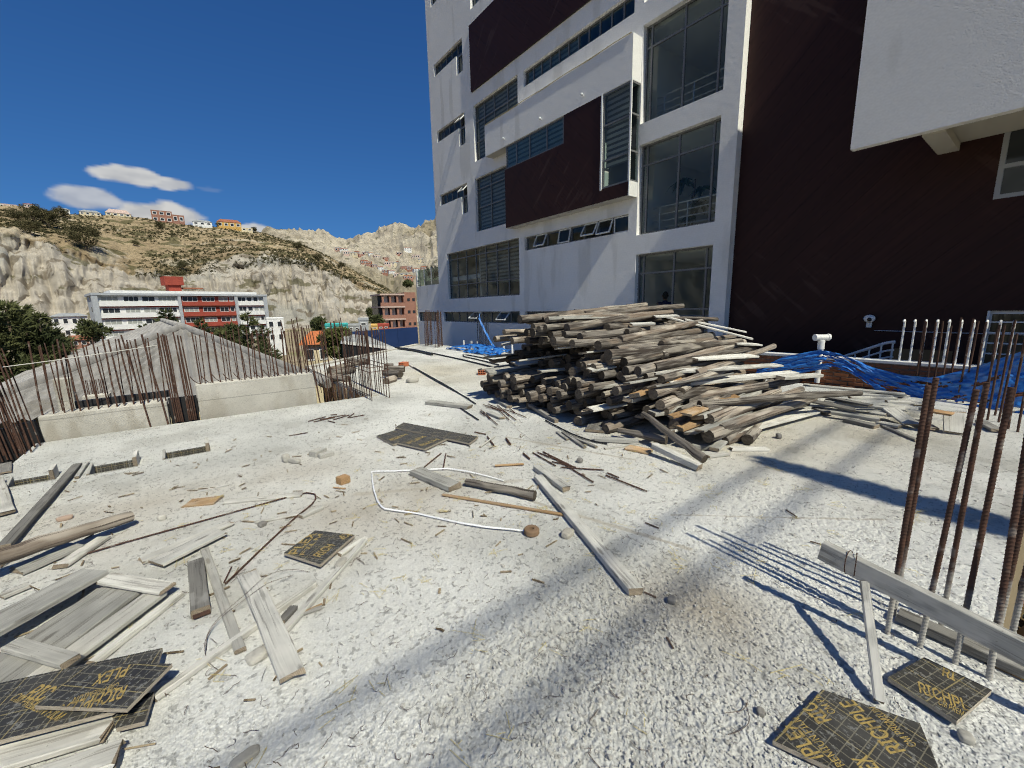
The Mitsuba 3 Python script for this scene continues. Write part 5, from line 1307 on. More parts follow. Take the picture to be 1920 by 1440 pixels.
k = solo('ply_screen', 'dark ply shutter panel closing the left end of the upstand', 'shutter', plank((-1.72, 7.90, 0.30), (-2.35, 7.55, 0.22), 0.03, 0.5, 0)[0], 'm_black')
m = box(-0.39, -0.04, 8.18, 8.21, -0.2, 0.34)
solo('ply_screen', 'dark ply panel filling the gap between the two upstand walls', 'shutter', m, 'm_black')


def bar(x, y, z0, z1, r=0.008, lean=(0, 0), label='', group='', mat_='m_rebar', name='starter_bar', sides=6, bend=False):
    L = z1 - z0
    P = [np.array([x + lean[0] * s * L, y + lean[1] * s * L, z0 + s * L]) for s in (0, 0.35, 0.7, 1.0)]
    q_ = random.Random(int(x * 1000) + int(y * 77))
    for p in P[1:3]:
        p[:2] += [q_.uniform(-.006, .006), q_.uniform(-.006, .006)]
    m, uv = tube(P, r, sides, seed=0)
    return solo(name, label, 'reinforcing bar', m, mat_, smooth=True, uv=uv, group=group)


q = random.Random(21)
UP1, UPG1 = 'rusty starter bar standing on the left low upstand wall', 'starter bars on the left upstand'
UP2, UPG2 = 'rusty starter bar standing on the right low upstand wall', 'starter bars on the right upstand'
for x in np.arange(-1.66, -0.42, 0.088):
    bar(x + q.uniform(-.02, .02), 8.02 + q.uniform(-.03, .03), 0.32, 1.28 + q.uniform(-.05, .06), q.choice([.009, .011]), (q.uniform(-.04, .03), q.uniform(-.02, .02)), UP1, UPG1)
for x in np.arange(-1.62, -0.45, 0.12):
    bar(x + q.uniform(-.03, .03), 8.20, 0.32, 1.22 + q.uniform(-.05, .06), .007, (q.uniform(-.05, .05), 0), UP1, UPG1)
for x in np.arange(0.02, 1.62, 0.085):
    bar(x + q.uniform(-.02, .02), 8.02 + q.uniform(-.03, .03), 0.52, 1.33 + q.uniform(-.04, .05), q.choice([.008, .010]), (q.uniform(-.03, .03), q.uniform(-.02, .02)), UP2, UPG2)
for x in np.arange(0.06, 1.62, 0.12):
    bar(x, 8.18, 0.52, 1.28 + q.uniform(-.04, .05), .007, (q.uniform(-.04, .04), 0), UP2, UPG2)
for x in np.arange(0.05, 1.2, 0.14):
    P = [(x, 8.10, 0.53), (x - 0.05, 8.06, 0.545), (x - 0.10, 8.05, 0.60), (x - 0.13, 8.05, 0.66)]
    solo('hooked_bar', 'short bent hook of bar on the right upstand wall', 'reinforcing bar', tube(P, 0.006, 6)[0], 'm_rebar', smooth=True, group='bent hooks on the right upstand')
for i, (x, y, r, ln) in enumerate([(-0.62, 7.86, .011, -.10), (-0.42, 7.86, .013, -.09)]):
    bar(x, y, 0, 1.34, r, (ln, 0.02), 'thick splashed bar before the right end of the left upstand', 'thick bars before the left upstand')
for i in range(10):
    bar((-0.33 if i < 5 else -0.17) + 0.022 * (i % 5), 7.92 + 0.04 * (i % 2) + q.uniform(-.01, .01), 0.0, 1.33 + q.uniform(-.05, .05), .010, (-.02 + q.uniform(-.012, .012), 0), 'thick dark bar bundled in the gap between the upstands', 'bundled bars in the gap between the upstands')
for i in range(26):
    bar(-2.16 + 0.04 * (i % 13) + q.uniform(-.015, .015), 7.35 + 0.30 * (i // 13) + q.uniform(-.04, .04), -0.05, 1.22 + q.uniform(-.06, .06), q.choice([.007, .009]), (-.10 + q.uniform(-.03, .03), .02), 'rusty bar of the column at the far left edge', 'bars of the corner column at far left')
CG, CGG = 'thin bar in the dense cage before the log heap', 'bars of the dense upright cage'
for row_x in (2.46, 2.80):
    for y in np.linspace(7.40, 8.95, 13):
        bar(row_x + q.uniform(-.012, .012), y + q.uniform(-.02, .02), 0.0, 1.27 + q.uniform(-.05, .05), .008, (q.uniform(-.012, .012), q.uniform(-.012, .012)), CG, CGG)
for z in (0.52, 0.60):
    P = [(2.44, 7.38, z), (2.82, 7.38, z + .01), (2.83, 8.97, z + .02), (2.44, 8.97, z + .01), (2.44, 7.38, z)]
    solo('stirrup', 'thin bar tied round the dense upright cage' + (', lower one' if z < .55 else ', upper one'), 'stirrup', tube(P, 0.007, 6)[0], 'm_rebar')
SG, SGG = 'rusty bar rising from the stair opening left of the cage', 'bars rising out of the stair opening'
for i, (x, y) in enumerate([(1.70, 7.90), (1.86, 7.92), (1.98, 7.95), (2.08, 8.05), (2.18, 8.0), (2.30, 8.0), (1.75, 8.6), (1.9, 8.8), (2.05, 8.9), (2.2, 9.2), (1.8, 9.6), (2.0, 9.9), (2.25, 10.2), (1.95, 10.6), (2.15, 11.0), (1.75, 10.1), (1.65, 9.0), (2.3, 9.4), (2.38, 8.3)]):
    bar(x, y, -0.25 if y > 8.2 else 0.0, 1.40 + q.uniform(-.16, .10), q.choice([.008, .011]), (-.06 + q.uniform(-.05, .04), q.uniform(-.02, .02)), SG, SGG)
FG, FGG = 'thin bar in the farthest upright group by the building corner', 'bars of the farthest upright group'
for i in range(26):
    bar(8.25 + 0.10 * (i % 13) * 0.55 + q.uniform(-.02, .02), 16.0 + 1.0 * (i // 13) + 0.06 * (i % 13) + q.uniform(-.1, .1), 0, 1.52 + q.uniform(-.08, .08), .011, (q.uniform(-.01, .01), 0), FG, FGG)
BG, BGG = 'dark bar of the upright group wrapped in blue netting', 'bars wrapped in blue netting'
for i in range(9):
    bar(8.72 + 0.07 * (i % 5), 13.2 + 0.30 * (i // 5) + q.uniform(-.04, .04), 0, 1.42 + q.uniform(-.08, .08), .013, (q.uniform(-.01, .01), 0), BG, BGG, mat_='m_black')
RG, RGG = 'thin rusty bar standing before the blue netting at right', 'bars standing before the blue netting at right'
for i, (x, y) in enumerate([(9.60, 1.34), (9.58, 1.30), (9.55, 1.18), (9.6, 1.10), (9.5, 1.0), (9.55, 0.92), (9.4, 0.80), (9.45, 0.74), (9.0, 0.62), (9.0, 0.50), (8.6, 0.46), (8.3, 0.40), (8.25, 0.30), (8.7, 0.36), (7.9, 0.20), (7.8, 0.12)]):
    bar(x, y, -0.02, 1.22 + q.uniform(-.08, .10), .012, (0, q.uniform(-.02, .02)), RG, RGG)


def ribbed_bar(x, y, z1, r, label, lean=(0, 0)):
    """A deformed bar: ribs all the way up."""
    n = int(z1 / 0.0042)
    z = np.linspace(0, z1, n)
    rr = r * (1 + 0.17 * (np.sin(np.arange(n) * 2 * np.pi / 4.0) > 0.3))
    P = np.stack([x + lean[0] * z, y + lean[1] * z, z], 1)
    m, uv = tube(P, rr, 12)
    return solo('ribbed_bar', label, 'reinforcing bar', m, 'm_rebar_splashed', smooth=30, group=None)


RB = [(2.52, 0.31, 1.23, .0100, 'front ribbed bar of the closest pair at right, standing left of all the others', (0.02, 0.0)), (2.70, 0.32, 1.245, .0105, 'rear ribbed bar of the closest pair at right', (0.0, -0.01)),
      (2.525, 0.195, 1.225, .0100, 'second ribbed bar of the front row before the raised plank', (0.05, -0.02)), (2.74, 0.155, 1.235, .0100, 'second ribbed bar of the rear row behind the raised plank', (0.02, 0.0)),
      (2.52, 0.08, 1.24, .0100, 'third ribbed bar of the front row before the raised plank', (0.10, 0.0)), (2.52, -0.02, 1.22, .0105, 'rightmost ribbed bar of the front row', (0.04, 0.03)),
      (2.85, -0.02, 1.15, .0105, 'left one of two ribbed bars beside the yellow drum', (0.0, 0.0)), (2.80, -0.06, 1.2, .0105, 'right one of two ribbed bars beside the yellow drum', (0.0, 0.0))]
for x, y, z1, r, lab, ln in RB:
    ribbed_bar(x, y, z1, r, lab, ln)
for (x, y, _, r, _, ln), zz in zip(RB[:6], (1.02, 0.9, 0.97, 0.8, 0.86, 0.93)):
    pass
# the raised plank wired to the bars, its prop and the second plank
m, uv = plank((2.40, 0.575, 0.415), (2.40, -1.0, 0.15), 0.042, 0.10, seed(), rag=0.006, n=6)
solo('raised_plank', 'long grey plank on edge wired to the ribbed bars in the right foreground', 'plank', m, 'm_board', uv=uv)
m, uv = plank((2.66, 0.30, 0.06), (2.60, -1.0, 0.05), 0.07, 0.045, seed(), rag=0.006)
solo('lower_plank', 'second grey plank lying on the slab behind the raised plank', 'plank', m, 'm_board_dark', uv=uv)
m, uv = plank((2.00, 0.235, 0.03), (2.375, 0.395, 0.30), 0.035, 0.022, seed(), rag=0.005)
solo('prop_stick', 'thin stick propping the raised plank at bottom right', 'stick', m, 'm_board', uv=uv)
th = np.linspace(0, 2 * np.pi * 2.2, 40)
P = np.stack([2.40 + 0.033 * np.cos(th), 0.455 + 0.02 * np.sin(th * 0.5), 0.35 + 0.062 * np.sin(th)], 1)
solo('tie_wire', 'rusty wire twisted round the left end of the raised plank', 'wire', tube(P, 0.0022, 5)[0], 'm_rebar', smooth=True)

# cord with coloured beads
P = np.linspace([-2.9, 7.0, 0.99], [-0.40, 7.93, 1.17], 14)
P[:, 2] -= 0.03 * np.sin(np.linspace(0, np.pi, 14))
solo('cord', 'white cord stretched across the bars at far left', 'cord', tube(P, 0.006, 6)[0], 'm_cord', smooth=True)
for (s, c) in ((0.395, 'red'), (0.365, 'cyan'), (0.338, 'amber')):
    p = np.array([-2.9, 7.0, 0.99]) + s * np.array([2.5, 0.93, 0.18]) - [0, 0, 0.03]
    m = trimesh.creation.capsule(height=0.03, radius=0.035, count=[12, 12])
    m.apply_transform(trimesh.transformations.rotation_matrix(1.2, [0, 1, 0]))
    m.apply_translation(p)
    solo('cord_bead', f'{"yellow" if c == "amber" else c} plastic bead threaded on the white cord at far left', 'bead', m, 'm_' + c, smooth=True)

# ------------------------------------------------------------------ right side: brick wall, netting, tee, posts, railing, lamp
bw = thing('brick_wall', 'low brick wall with white coping under the blue netting at right', 'wall')
part(bw, 'core', box(9.965, 10.15, -3, 5.2, -0.9, 0.47), 'm_mortar')
part(bw, 'coping', bevel_box(9.93, 10.22, -3, 5.2, 0.472, 0.53, 0.008), 'm_white')
q = random.Random(3)
nb = 0
for i, z in enumerate(np.arange(-0.08, 0.46, 0.078)):
    y = -0.2 + (0.12 if i % 2 else 0)
    while y < 4.4:
        j = q.uniform(-0.004, 0.008)
        part(bw, 'brick', bevel_box(9.95 - j, 9.975, y + 0.006, y + 0.234, z + 0.006, z + 0.068, 0.004), 'm_brick')
        y += 0.24


def netting(name, label, top, bot, nu, nv, amp, s0):
    top, bot = np.array(top), np.array(bot)
    a = np.linspace(0, 1, len(top))
    u = np.linspace(0, 1, nu)
    T_ = np.stack([np.interp(u, a, top[:, i]) for i in range(3)], 1)
    B_ = np.stack([np.interp(u, a, bot[:, i]) for i in range(3)], 1)
    v = np.linspace(0, 1, nv)
    P = T_[:, None] * (1 - v[None, :, None]) + B_[:, None] * v[None, :, None]
    Lx = np.linalg.norm(top[-1] - top[0])
    U2, V2 = np.meshgrid(u, v, indexing='ij')
    g = np.stack([U2 * Lx * 2.2 + V2 * 1.8, V2 * 5 - U2 * Lx * 1.4, U2 * 0 + s0], -1)
    n1 = meshkit.fbm(g, 4, 61) - 0.5
    n2 = meshkit.fbm(g * 3.1 + 5, 3, 63) - 0.5
    P[..., 0] += amp * (1.6 * n1 + 0.9 * n2) - amp * 0.9
    P[..., 2] += amp * 0.6 * (meshkit.fbm(g * 1.7 + 9, 3, 65) - 0.5) * (0.4 + V2)
    # strands with gaps: drop thin slits
    hole = meshkit.fbm(np.stack([U2 * Lx * 3.2 + V2 * 2.5, V2 * 14 - U2 * Lx * 2.0, U2 * 0 + s0 + 3], -1), 3, 67)
    i = (np.arange(nu - 1)[:, None] * nv + np.arange(nv - 1)[None]).ravel()
    keep = (hole.ravel()[i] < 0.60 + 0.12 * (1 - V2.ravel()[i])) | (V2.ravel()[i] < 0.15)
    i = i[keep]
    f = np.vstack([np.stack([i, i + 1, i + nv + 1], 1), np.stack([i, i + nv + 1, i + nv], 1)])
    m = trimesh.Trimesh(P.reshape(-1, 3), f, process=False)
    return solo(name, label, 'netting', m, 'm_net', smooth=True, uv=np.stack([U2.ravel() * Lx, V2.ravel()], 1))


netting('blue_netting', 'crumpled blue plastic netting sagging along the brick wall at right',
        [(9.85, 3.90, .16), (9.85, 3.42, .48), (9.85, 2.78, .68), (9.85, 2.43, .62), (9.8, 1.93, .41), (9.7, 1.49, .34), (9.6, 1.1, .36), (9.5, .70, .56), (9.4, .28, .84), (9.3, -.6, 1.2)],
        [(9.80, 3.88, .04), (9.78, 3.29, .10), (9.78, 2.57, .34), (9.74, 2.23, .30), (9.66, 1.81, .02), (9.55, 1.44, -.10), (9.4, 1.01, -.30), (9.3, .49, -.20), (9.2, .16, -.05), (9.1, -.6, .1)], 190, 46, 0.10, 1.0)
netting('blue_netting', 'heap of blue netting on the far slab left of the wood pile',
        [(8.9, 15.2, .10), (8.95, 14.2, .22), (8.9, 13.4, .30), (8.9, 12.7, .26), (8.9, 12.0, .22), (8.85, 11.3, .20)],
        [(8.3, 15.0, .04), (8.3, 14.0, .04), (8.2, 13.2, .04), (8.2, 12.6, .04), (8.15, 11.9, .04), (8.2, 11.3, .04)], 90, 24, 0.22, 7.0)
netting('blue_netting', 'strip of blue netting stretched from the tops of the wrapped bars to the heap',
        [(8.8, 13.4, 1.42), (8.78, 13.2, 1.12), (8.78, 12.9, .74), (8.78, 12.5, .34), (8.8, 12.3, .16)], [(8.72, 13.3, 1.22), (8.70, 13.12, .98), (8.72, 12.85, .64), (8.72, 12.45, .28), (8.74, 12.25, .12)], 40, 8, 0.06, 3.0)
for i, (x, y) in enumerate([(9.0, 15.0), (9.0, 14.4), (9.0, 14.0), (9.0, 12.95), (9.0, 12.2), (9.0, 11.7)]):
    solo('peg', 'short white peg standing along the edge of the far slab', 'peg', trimesh.creation.cylinder(0.035, 0.34, sections=10).apply_translation((x, y, 0.15)), 'm_white', smooth=40, group='white pegs along the far slab edge')

pv = thing('vent_pipe', 'white plastic vent pipe with a tee on top, poking through the blue netting', 'pipe')
part(pv, 'riser', tube([(9.88, 2.80, 0), (9.88, 2.80, .4), (9.88, 2.80, .86)], .048, 18)[0], 'm_white', smooth=40)
part(pv, 'socket', tube([(9.88, 2.80, .68), (9.88, 2.80, .85)], .060, 18)[0], 'm_white', smooth=40)
d = np.array([0.79, -0.61, 0]) * 0.145
tt = np.array([9.88, 2.80, .91])
part(pv, 'tee', tube([tt - d, tt - d * .72, tt - d * .719, tt + d * .719, tt + d * .72, tt + d], [.066, .066, .056, .056, .066, .066], 18)[0], 'm_white', smooth=40)

for i, y in enumerate(np.arange(1.65, -0.9, -0.139)):
    P = [(10.06, y, .50), (10.06, y, 1.19), (10.055, y, 1.235), (10.03, y, 1.255), (10.0, y, 1.25), (9.985, y, 1.225)]
    solo('fence_post', 'slim white hooked post on the brick wall at right', 'post', tube(P, .0165, 10)[0], 'm_white', smooth=40, group='white hooked posts on the brick wall')
rl = thing('handrail', 'white stair handrail with sloping bars behind the brick wall', 'railing')
for dz in (0, -.16, -.30):
    part(rl, 'rail', tube([(11.0, 2.75, .41 + dz), (11.0, 2.05, .76 + dz), (11.0, 1.94, .79 + dz), (11.0, 1.9, .79 + dz)], .03 if dz == 0 else .02, 10)[0], 'm_white', smooth=40)
for y, h in ((2.5, .5), (2.28, .62), (2.1, .71), (1.93, .78)):
    part(rl, 'baluster', tube([(11.0, y, -.4), (11.0, y, h)], .016, 8)[0], 'm_white', smooth=40)
lp = thing('wall_camera', 'small white round camera with a box below it on the brown wall', 'camera')
part(lp, 'dome', trimesh.creation.uv_sphere(.10, count=[18, 18]).apply_transform(np.diag([.55, 1, .82, 1])).apply_translation((11.44, 2.44, 1.23)), 'm_white', smooth=True)
part(lp, 'lens', trimesh.creation.uv_sphere(.042, count=[14, 14]).apply_translation((11.405, 2.43, 1.215)), 'm_black', smooth=True)
part(lp, 'junction_box', bevel_box(11.47, 11.53, 2.40, 2.49, 1.04, 1.15, .008), 'm_white')
solo('wall_cable', 'thin pale cable running level along the foot of the brown wall', 'cable', tube([(11.5, 2.35, .98), (11.5, 1.9, .975), (11.5, 1.3, .97), (11.5, -1, .96)], .012, 6)[0], 'm_steel', smooth=True)

# yellow mixer drum beside the slab
yd = thing('mixer_drum', 'yellow drum with a black band lying below the slab edge at far right', 'drum')
def lathe_x(prof, x0, yc, zc, sections=40):
    m = trimesh.creation.revolve(np.array([(r, x) for x, r in prof]), sections=sections)
    v = m.vertices
    m.vertices = np.stack([x0 + v[:, 2], yc + v[:, 0], zc + v[:, 1]], 1)
    if m.volume < 0:
        m.invert()
    return m
part(yd, 'drum', lathe_x([(0, 0), (0, .30), (.12, .40), (.45, .46), (.46, .46), (1.5, .46), (1.52, .46), (1.8, .38), (2.0, .22), (2.0, 0)], 3.75, -.56, -.72), 'm_yellow', smooth=30)
part(yd, 'band', lathe_x([(0, .462), (0, .475), (.05, .475), (.05, .462)], 5.12, -.56, -.72), 'm_black', smooth=30)
part(yd, 'mouth', lathe_x([(0, .2), (0, .34), (.35, .475), (.36, .475), (.36, .2)], 3.76, -.56, -.72), 'm_brown_dirt', smooth=30)
teeth = [box(-.02, .02, -.018, .018, .46, .492).apply_transform(trimesh.transformations.rotation_matrix(a, [1, 0, 0])) for a in np.linspace(0, 2 * np.pi, 46, endpoint=False)]
part(yd, 'toothed_ring', cat(teeth).apply_translation((4.20, -.56, -.72)), 'm_black', kind='stuff')

# ------------------------------------------------------------------ litter: wire scraps and gravel
def scraps(n, rr):
    ms = []
    for i in range(n):
        rad = 0.9 + 6.0 * rr.random() ** 0.9
        az = math.radians(rr.uniform(-18, 95))
        x, y = rad * math.sin(az), rad * math.cos(az)
        if y < 0.05 or x > 6 or x < -1.6:
            continue
        L = rr.uniform(0.018, 0.075)
        a = rr.uniform(0, 6.28)
        P = []
        k = rr.gauss(0, 0.9) if rr.random() < 0.7 else rr.uniform(-5, 5)
        cx, cy, ang = 0.0, 0.0, a
        for j in range(6):
            P.append((x + cx, y + cy, 0.010 + 0.012 * abs(math.sin(j * 1.3 + i)) * rr.random()))
            cx += math.cos(ang) * L / 5
            cy += math.sin(ang) * L / 5
            ang += k / 5
        ms.append(tube(P, rr.uniform(0.0007, 0.0014), 4, cap=False)[0])
    return cat(ms)


k = 'wire_scraps'
scene[k] = mikit.ply(scraps(1500, random.Random(8)), 'm_wire', smooth=True)
tag(k, 'bits of rusty tie wire and twigs strewn over the slab', 'wire scraps', None, 'stuff')


def gravel(n, rr):
    base = [rock((1, 0.8, 0.6), 40 + i, 1, 0.5) for i in range(6)]
    V, F, o = [], [], 0
    for i in range(n):
        if rr.random() < 0.6:
            x, y = rr.gauss(1.35, 0.42), rr.gauss(0.95, 0.36)
        else:
            x, y = rr.uniform(-1.6, 5.5), 0.2 + 5.5 * rr.random() ** 1.5
        if y < 0.1 or x < -1.7:
            continue
        s = rr.uniform(0.004, 0.013) * (1.7 if rr.random() < 0.06 else 1)
        b = base[i % 6]
        c, sn = math.cos(i), math.sin(i)
        v = b.vertices * s
        v = np.stack([v[:, 0] * c - v[:, 1] * sn + x, v[:, 0] * sn + v[:, 1] * c + y, v[:, 2] + 0.002 + s * 0.25], 1)
        V.append(v)
        F.append(b.faces + o)
        o += len(v)
    return trimesh.Trimesh(np.concatenate(V), np.concatenate(F), process=False)


mat('m_gravel', lambda p, n, uv: mix(C(0.30, 0.29, 0.27), C(0.58, 0.565, 0.53), cell_rand(dr.floor(p.x * 60), dr.floor(p.y * 60), 1)), 0.9, 0.1)
scene['gravel'] = mikit.ply(gravel(5200, random.Random(12)), 'm_gravel', smooth=False)
tag('gravel', 'loose grey gravel and concrete crumbs on the slab', 'gravel', None, 'stuff')
for i, pts in enumerate([[(-0.089, 2.123, 0.010), (-0.115, 2.155, 0.010), (-0.136, 2.253, 0.020), (-0.133, 2.365, 0.020), (-0.088, 2.479, 0.030), (-0.013, 2.495, 0.060), (0.091, 2.568, 0.075), (0.177, 2.669, 0.075), (0.309, 2.729, 0.030), (0.407, 2.638, 0.010)],
    [(-0.128, 2.294, 0.010), (-0.123, 2.394, 0.020), (-0.069, 2.477, 0.030), (0.013, 2.489, 0.060), (0.101, 2.528, 0.075), (0.180, 2.587, 0.070), (0.319, 2.654, 0.020)],
    [(1.482, 0.601, 0.012), (1.551, 0.557, 0.012), (1.627, 0.569, 0.012), (1.601, 0.579, 0.012), (1.560, 0.545, 0.012), (1.523, 0.519, 0.012), (1.451, 0.532, 0.012), (1.409, 0.552, 0.012)],
    [(0.959, 0.847, 0.012), (0.973, 0.839, 0.012), (0.955, 0.829, 0.012), (0.952, 0.841, 0.012), (0.947, 0.806, 0.012), (0.946, 0.773, 0.012)],
    [(0.621, 2.527, 0.012), (0.685, 2.623, 0.012), (0.688, 2.526, 0.012), (0.689, 2.582, 0.012), (0.699, 2.481, 0.012), (0.699, 2.535, 0.012)],
    [(3.509, 4.663, 0.012), (3.274, 4.160, 0.012), (3.128, 3.716, 0.012)]]):
    P = np.array(pts)
    s = np.r_[0, np.cumsum(np.linalg.norm(np.diff(P, axis=0), axis=1))]
    u = np.linspace(0, s[-1], 26)
    Q = np.stack([np.interp(u, s, P[:, j]) for j in range(3)], 1)
    for _ in range(3):
        Q[1:-1] = 0.25 * Q[:-2] + 0.5 * Q[1:-1] + 0.25 * Q[2:]
    solo('loose_wire', ['thin wire arching over the warped plank and batten', 'second thin wire crossing the warped plank', 'curled wire at the bottom right near the round pebble', 'looped wire left of the curled one at the bottom', 'curl of thin wire right of the square ply sheet', 'thin wire trailing from the tangle of bars to the slab'][i], 'wire', tube(Q, 0.0014, 5)[0], 'm_wire', smooth=True)

# ------------------------------------------------------------------ outside the frame: cables added to cast soft stripes on the slab, and a tree
for y in (1.62 - 12.58, 1.13 - 12.58):
    P = np.linspace([-30, y, 14.0], [12, y, 14.0], 24)
    solo('overhead_cable', 'added cable set high out of view to shade the slab' + (' nearer the building end' if y > -11.2 else ' farther out'), 'cable', tube(P, 0.031, 8)[0], 'm_black', smooth=True)


def leaf_blades(center, n, L, w, rr, droop=0.5, up=0.5):
    V, F = [], []
    for i in range(n):
        a = rr.uniform(0, 2 * math.pi)
        e = rr.uniform(-0.1, 1.2) * up + 0.15
        d = np.array([math.cos(a) * math.cos(e), math.sin(a) * math.cos(e), math.sin(e)])
        s = np.cross(d, [0, 0, 1.0])
        s /= np.linalg.norm(s)
        l = L * rr.uniform(0.6, 1.15)
        o = len(V)
        for j, t in enumerate((0, 0.35, 0.7, 1.0)):
            c = np.array(center) + d * l * t - np.array([0, 0, droop * l * t * t])
            ww = w * (0.5, 1.0, 0.7, 0.05)[j]
            V += [c - s * ww / 2, c + s * ww / 2]
        for j in range(3):
            F += [(o + 2 * j, o + 2 * j + 1, o + 2 * j + 3), (o + 2 * j, o + 2 * j + 3, o + 2 * j + 2)]
    return trimesh.Trimesh(V, F, process=False)


mat('m_leaf', lambda p, n, uv: mix(C(0.035, 0.06, 0.018), C(0.10, 0.13, 0.045), fbm(p.x * 3, p.y * 3, p.z * 3, 3)), 0.6, 0.3)
mat('m_trunk', lambda p, n, uv: mix(C(0.08, 0.06, 0.045), C(0.20, 0.155, 0.115), fbm(p.x * 9, p.y * 9, p.z * 3, 3)), 0.9, 0.1)
tr = thing('slender_tree', 'slender columnar tree standing below the slab edge at right', 'tree')
part(tr, 'trunk', tube([(4.25, -2.6, -1.7), (4.25, -2.6, 1.0), (4.25, -2.6, 3.4)], [.09, .07, .02], 10)[0], 'm_trunk', smooth=True)
_r = np.random.default_rng(4)
_t = _r.random(5200) ** 1.3
_a = _r.uniform(0, 6.283, 5200)
_rad = (0.05 + 0.24 * (1 - _t) ** 0.8) * _r.uniform(0.4, 1.1, 5200)
_c = np.stack([4.25 + _rad * np.cos(_a), -2.6 + _rad * np.sin(_a), 0.6 + 4.15 * _t], 1)
_d = np.stack([np.cos(_a) * .5, np.sin(_a) * .5, _r.uniform(.3, 1.2, 5200)], 1) + _r.normal(size=(5200, 3)) * .25
_d /= np.linalg.norm(_d, axis=1, keepdims=True)
_s = np.cross(_d, _r.normal(size=(5200, 3)))
_s /= np.linalg.norm(_s, axis=1, keepdims=True)
_V = np.stack([_c - _s * .02, _c + _s * .02, _c + _d * .16], 1).reshape(-1, 3)
part(tr, 'crown', trimesh.Trimesh(_V, np.arange(len(_V)).reshape(-1, 3), process=False), 'm_leaf', kind='stuff')
mat('m_leaf_light', lambda p, n, uv: mix(C(0.06, 0.075, 0.022), C(0.17, 0.18, 0.06), fbm(p.x * 3, p.y * 3, p.z * 3, 3)), 0.6, 0.3)
mat('m_straw', (0.55, 0.45, 0.17), 0.8, 0.2)
_q = random.Random(77)
_ms = []
for _i in range(170):
    _cx, _cy = _q.uniform(-0.6, 4.5), _q.uniform(0.3, 4.5)
    _ms += [tube([(_cx + _q.gauss(0, .03), _cy + _q.gauss(0, .03), .012), (_cx + _q.gauss(0, .04), _cy + _q.gauss(0, .04), .016)], .0011, 4, cap=False)[0] for _ in range(4)]
scene['straw_bits'] = mikit.ply(cat(_ms), 'm_straw')
tag('straw_bits', 'tiny tufts of yellow straw strewn over the slab', 'straw', None, 'stuff')

# ------------------------------------------------------------------ background: roofs, town, trees
_hv = {}
for nm in ('hillside', 'far_mountain'):
    v = meshkit.WRITTEN[scene[nm]['filename']][0]
    rr_ = np.hypot(v[:, 0], v[:, 1])
    _hv[nm] = (v, np.degrees(np.arctan2(v[:, 0], v[:, 1])), np.degrees(np.arctan2(v[:, 2] - 1.6, rr_)), rr_)


def on_hill(az, el, which='hillside'):
    """The point of the hill seen at this bearing and elevation."""
    v, a, e, r = _hv[which]
    i = np.nonzero(abs(a - az) < 0.13)[0]
    c = i[np.argsort(abs(e[i] - el))[:6]]
    return v[c[np.argmin(r[c])]].astype(float)


def polar(az, el, r):
    return np.array([r * math.sin(math.radians(az)), r * math.cos(math.radians(az)), 1.6 + r * math.tan(math.radians(el))])


def flat(name, rgb_, var=0.2, rough=0.8):
    a = np.array(rgb_)
    return mat(name, lambda p, n, uv: mix(C(*[float(x) for x in a * (1 - var)]), C(*[float(x) for x in a * (1 + var)]), fbm(p.x * 0.9, p.y * 0.9, p.z * 0.9, 4)), rough, 0.2)


flat('m_far_white', (0.70, 0.70, 0.69), 0.06)
flat('m_far_red', (0.31, 0.065, 0.045), 0.15)
flat('m_far_grey', (0.36, 0.38, 0.41), 0.12)
flat('m_far_brick', (0.30, 0.155, 0.115), 0.22)
flat('m_far_pink', (0.50, 0.38, 0.33), 0.12)
flat('m_far_cream', (0.60, 0.52, 0.36), 0.12)
flat('m_far_yellow', (0.55, 0.35, 0.11), 0.15)
flat('m_far_roof', (0.30, 0.12, 0.07), 0.25)
flat('m_far_tin', (0.30, 0.31, 0.31), 0.2, 0.6)
mat('m_far_dark', (0.025, 0.027, 0.03), 0.3, 0.5)
mat('m_far_curtain', (0.30, 0.31, 0.29), 0.6, 0.3)
mat('m_navy', lambda p, n, uv: mix(C(0.012, 0.03, 0.10), C(0.02, 0.045, 0.14), fbm(p.x, p.y, p.z, 3)), 0.5, 0.4)
flat('m_teal_far', (0.05, 0.33, 0.32), 0.15)
flat('m_orange_tile', (0.50, 0.165, 0.065), 0.25)


class Frame:
    """A building's own axes: u to the right along the front, w back into the depth, z up; the origin is the front's left foot."""
    def __init__(s, origin, right):
        s.o = np.array(origin, float)
        s.u = np.array([right[0], right[1], 0.0]) / np.hypot(right[0], right[1])
        s.w = np.array([-s.u[1], s.u[0], 0.0])
        M = np.eye(4)
        M[:3, 0], M[:3, 1], M[:3, 3] = s.u, s.w, s.o
        s.M = M

    def box(s, u0, u1, w0, w1, z0, z1):
        return box(u0, u1, w0, w1, z0, z1).apply_transform(s.M)

    def hip(s, u0, u1, w0, w1, z0, h, inset=0.5):
        d = (w1 - w0) / 2
        i = min(d, (u1 - u0) / 2) * inset
        V = [(u0, w0, z0), (u1, w0, z0), (u1, w1, z0), (u0, w1, z0), (u0 + i, w0 + d, z0 + h), (u1 - i, w0 + d, z0 + h)]
        m = trimesh.convex.convex_hull(np.array(V))
        return m.apply_transform(s.M)


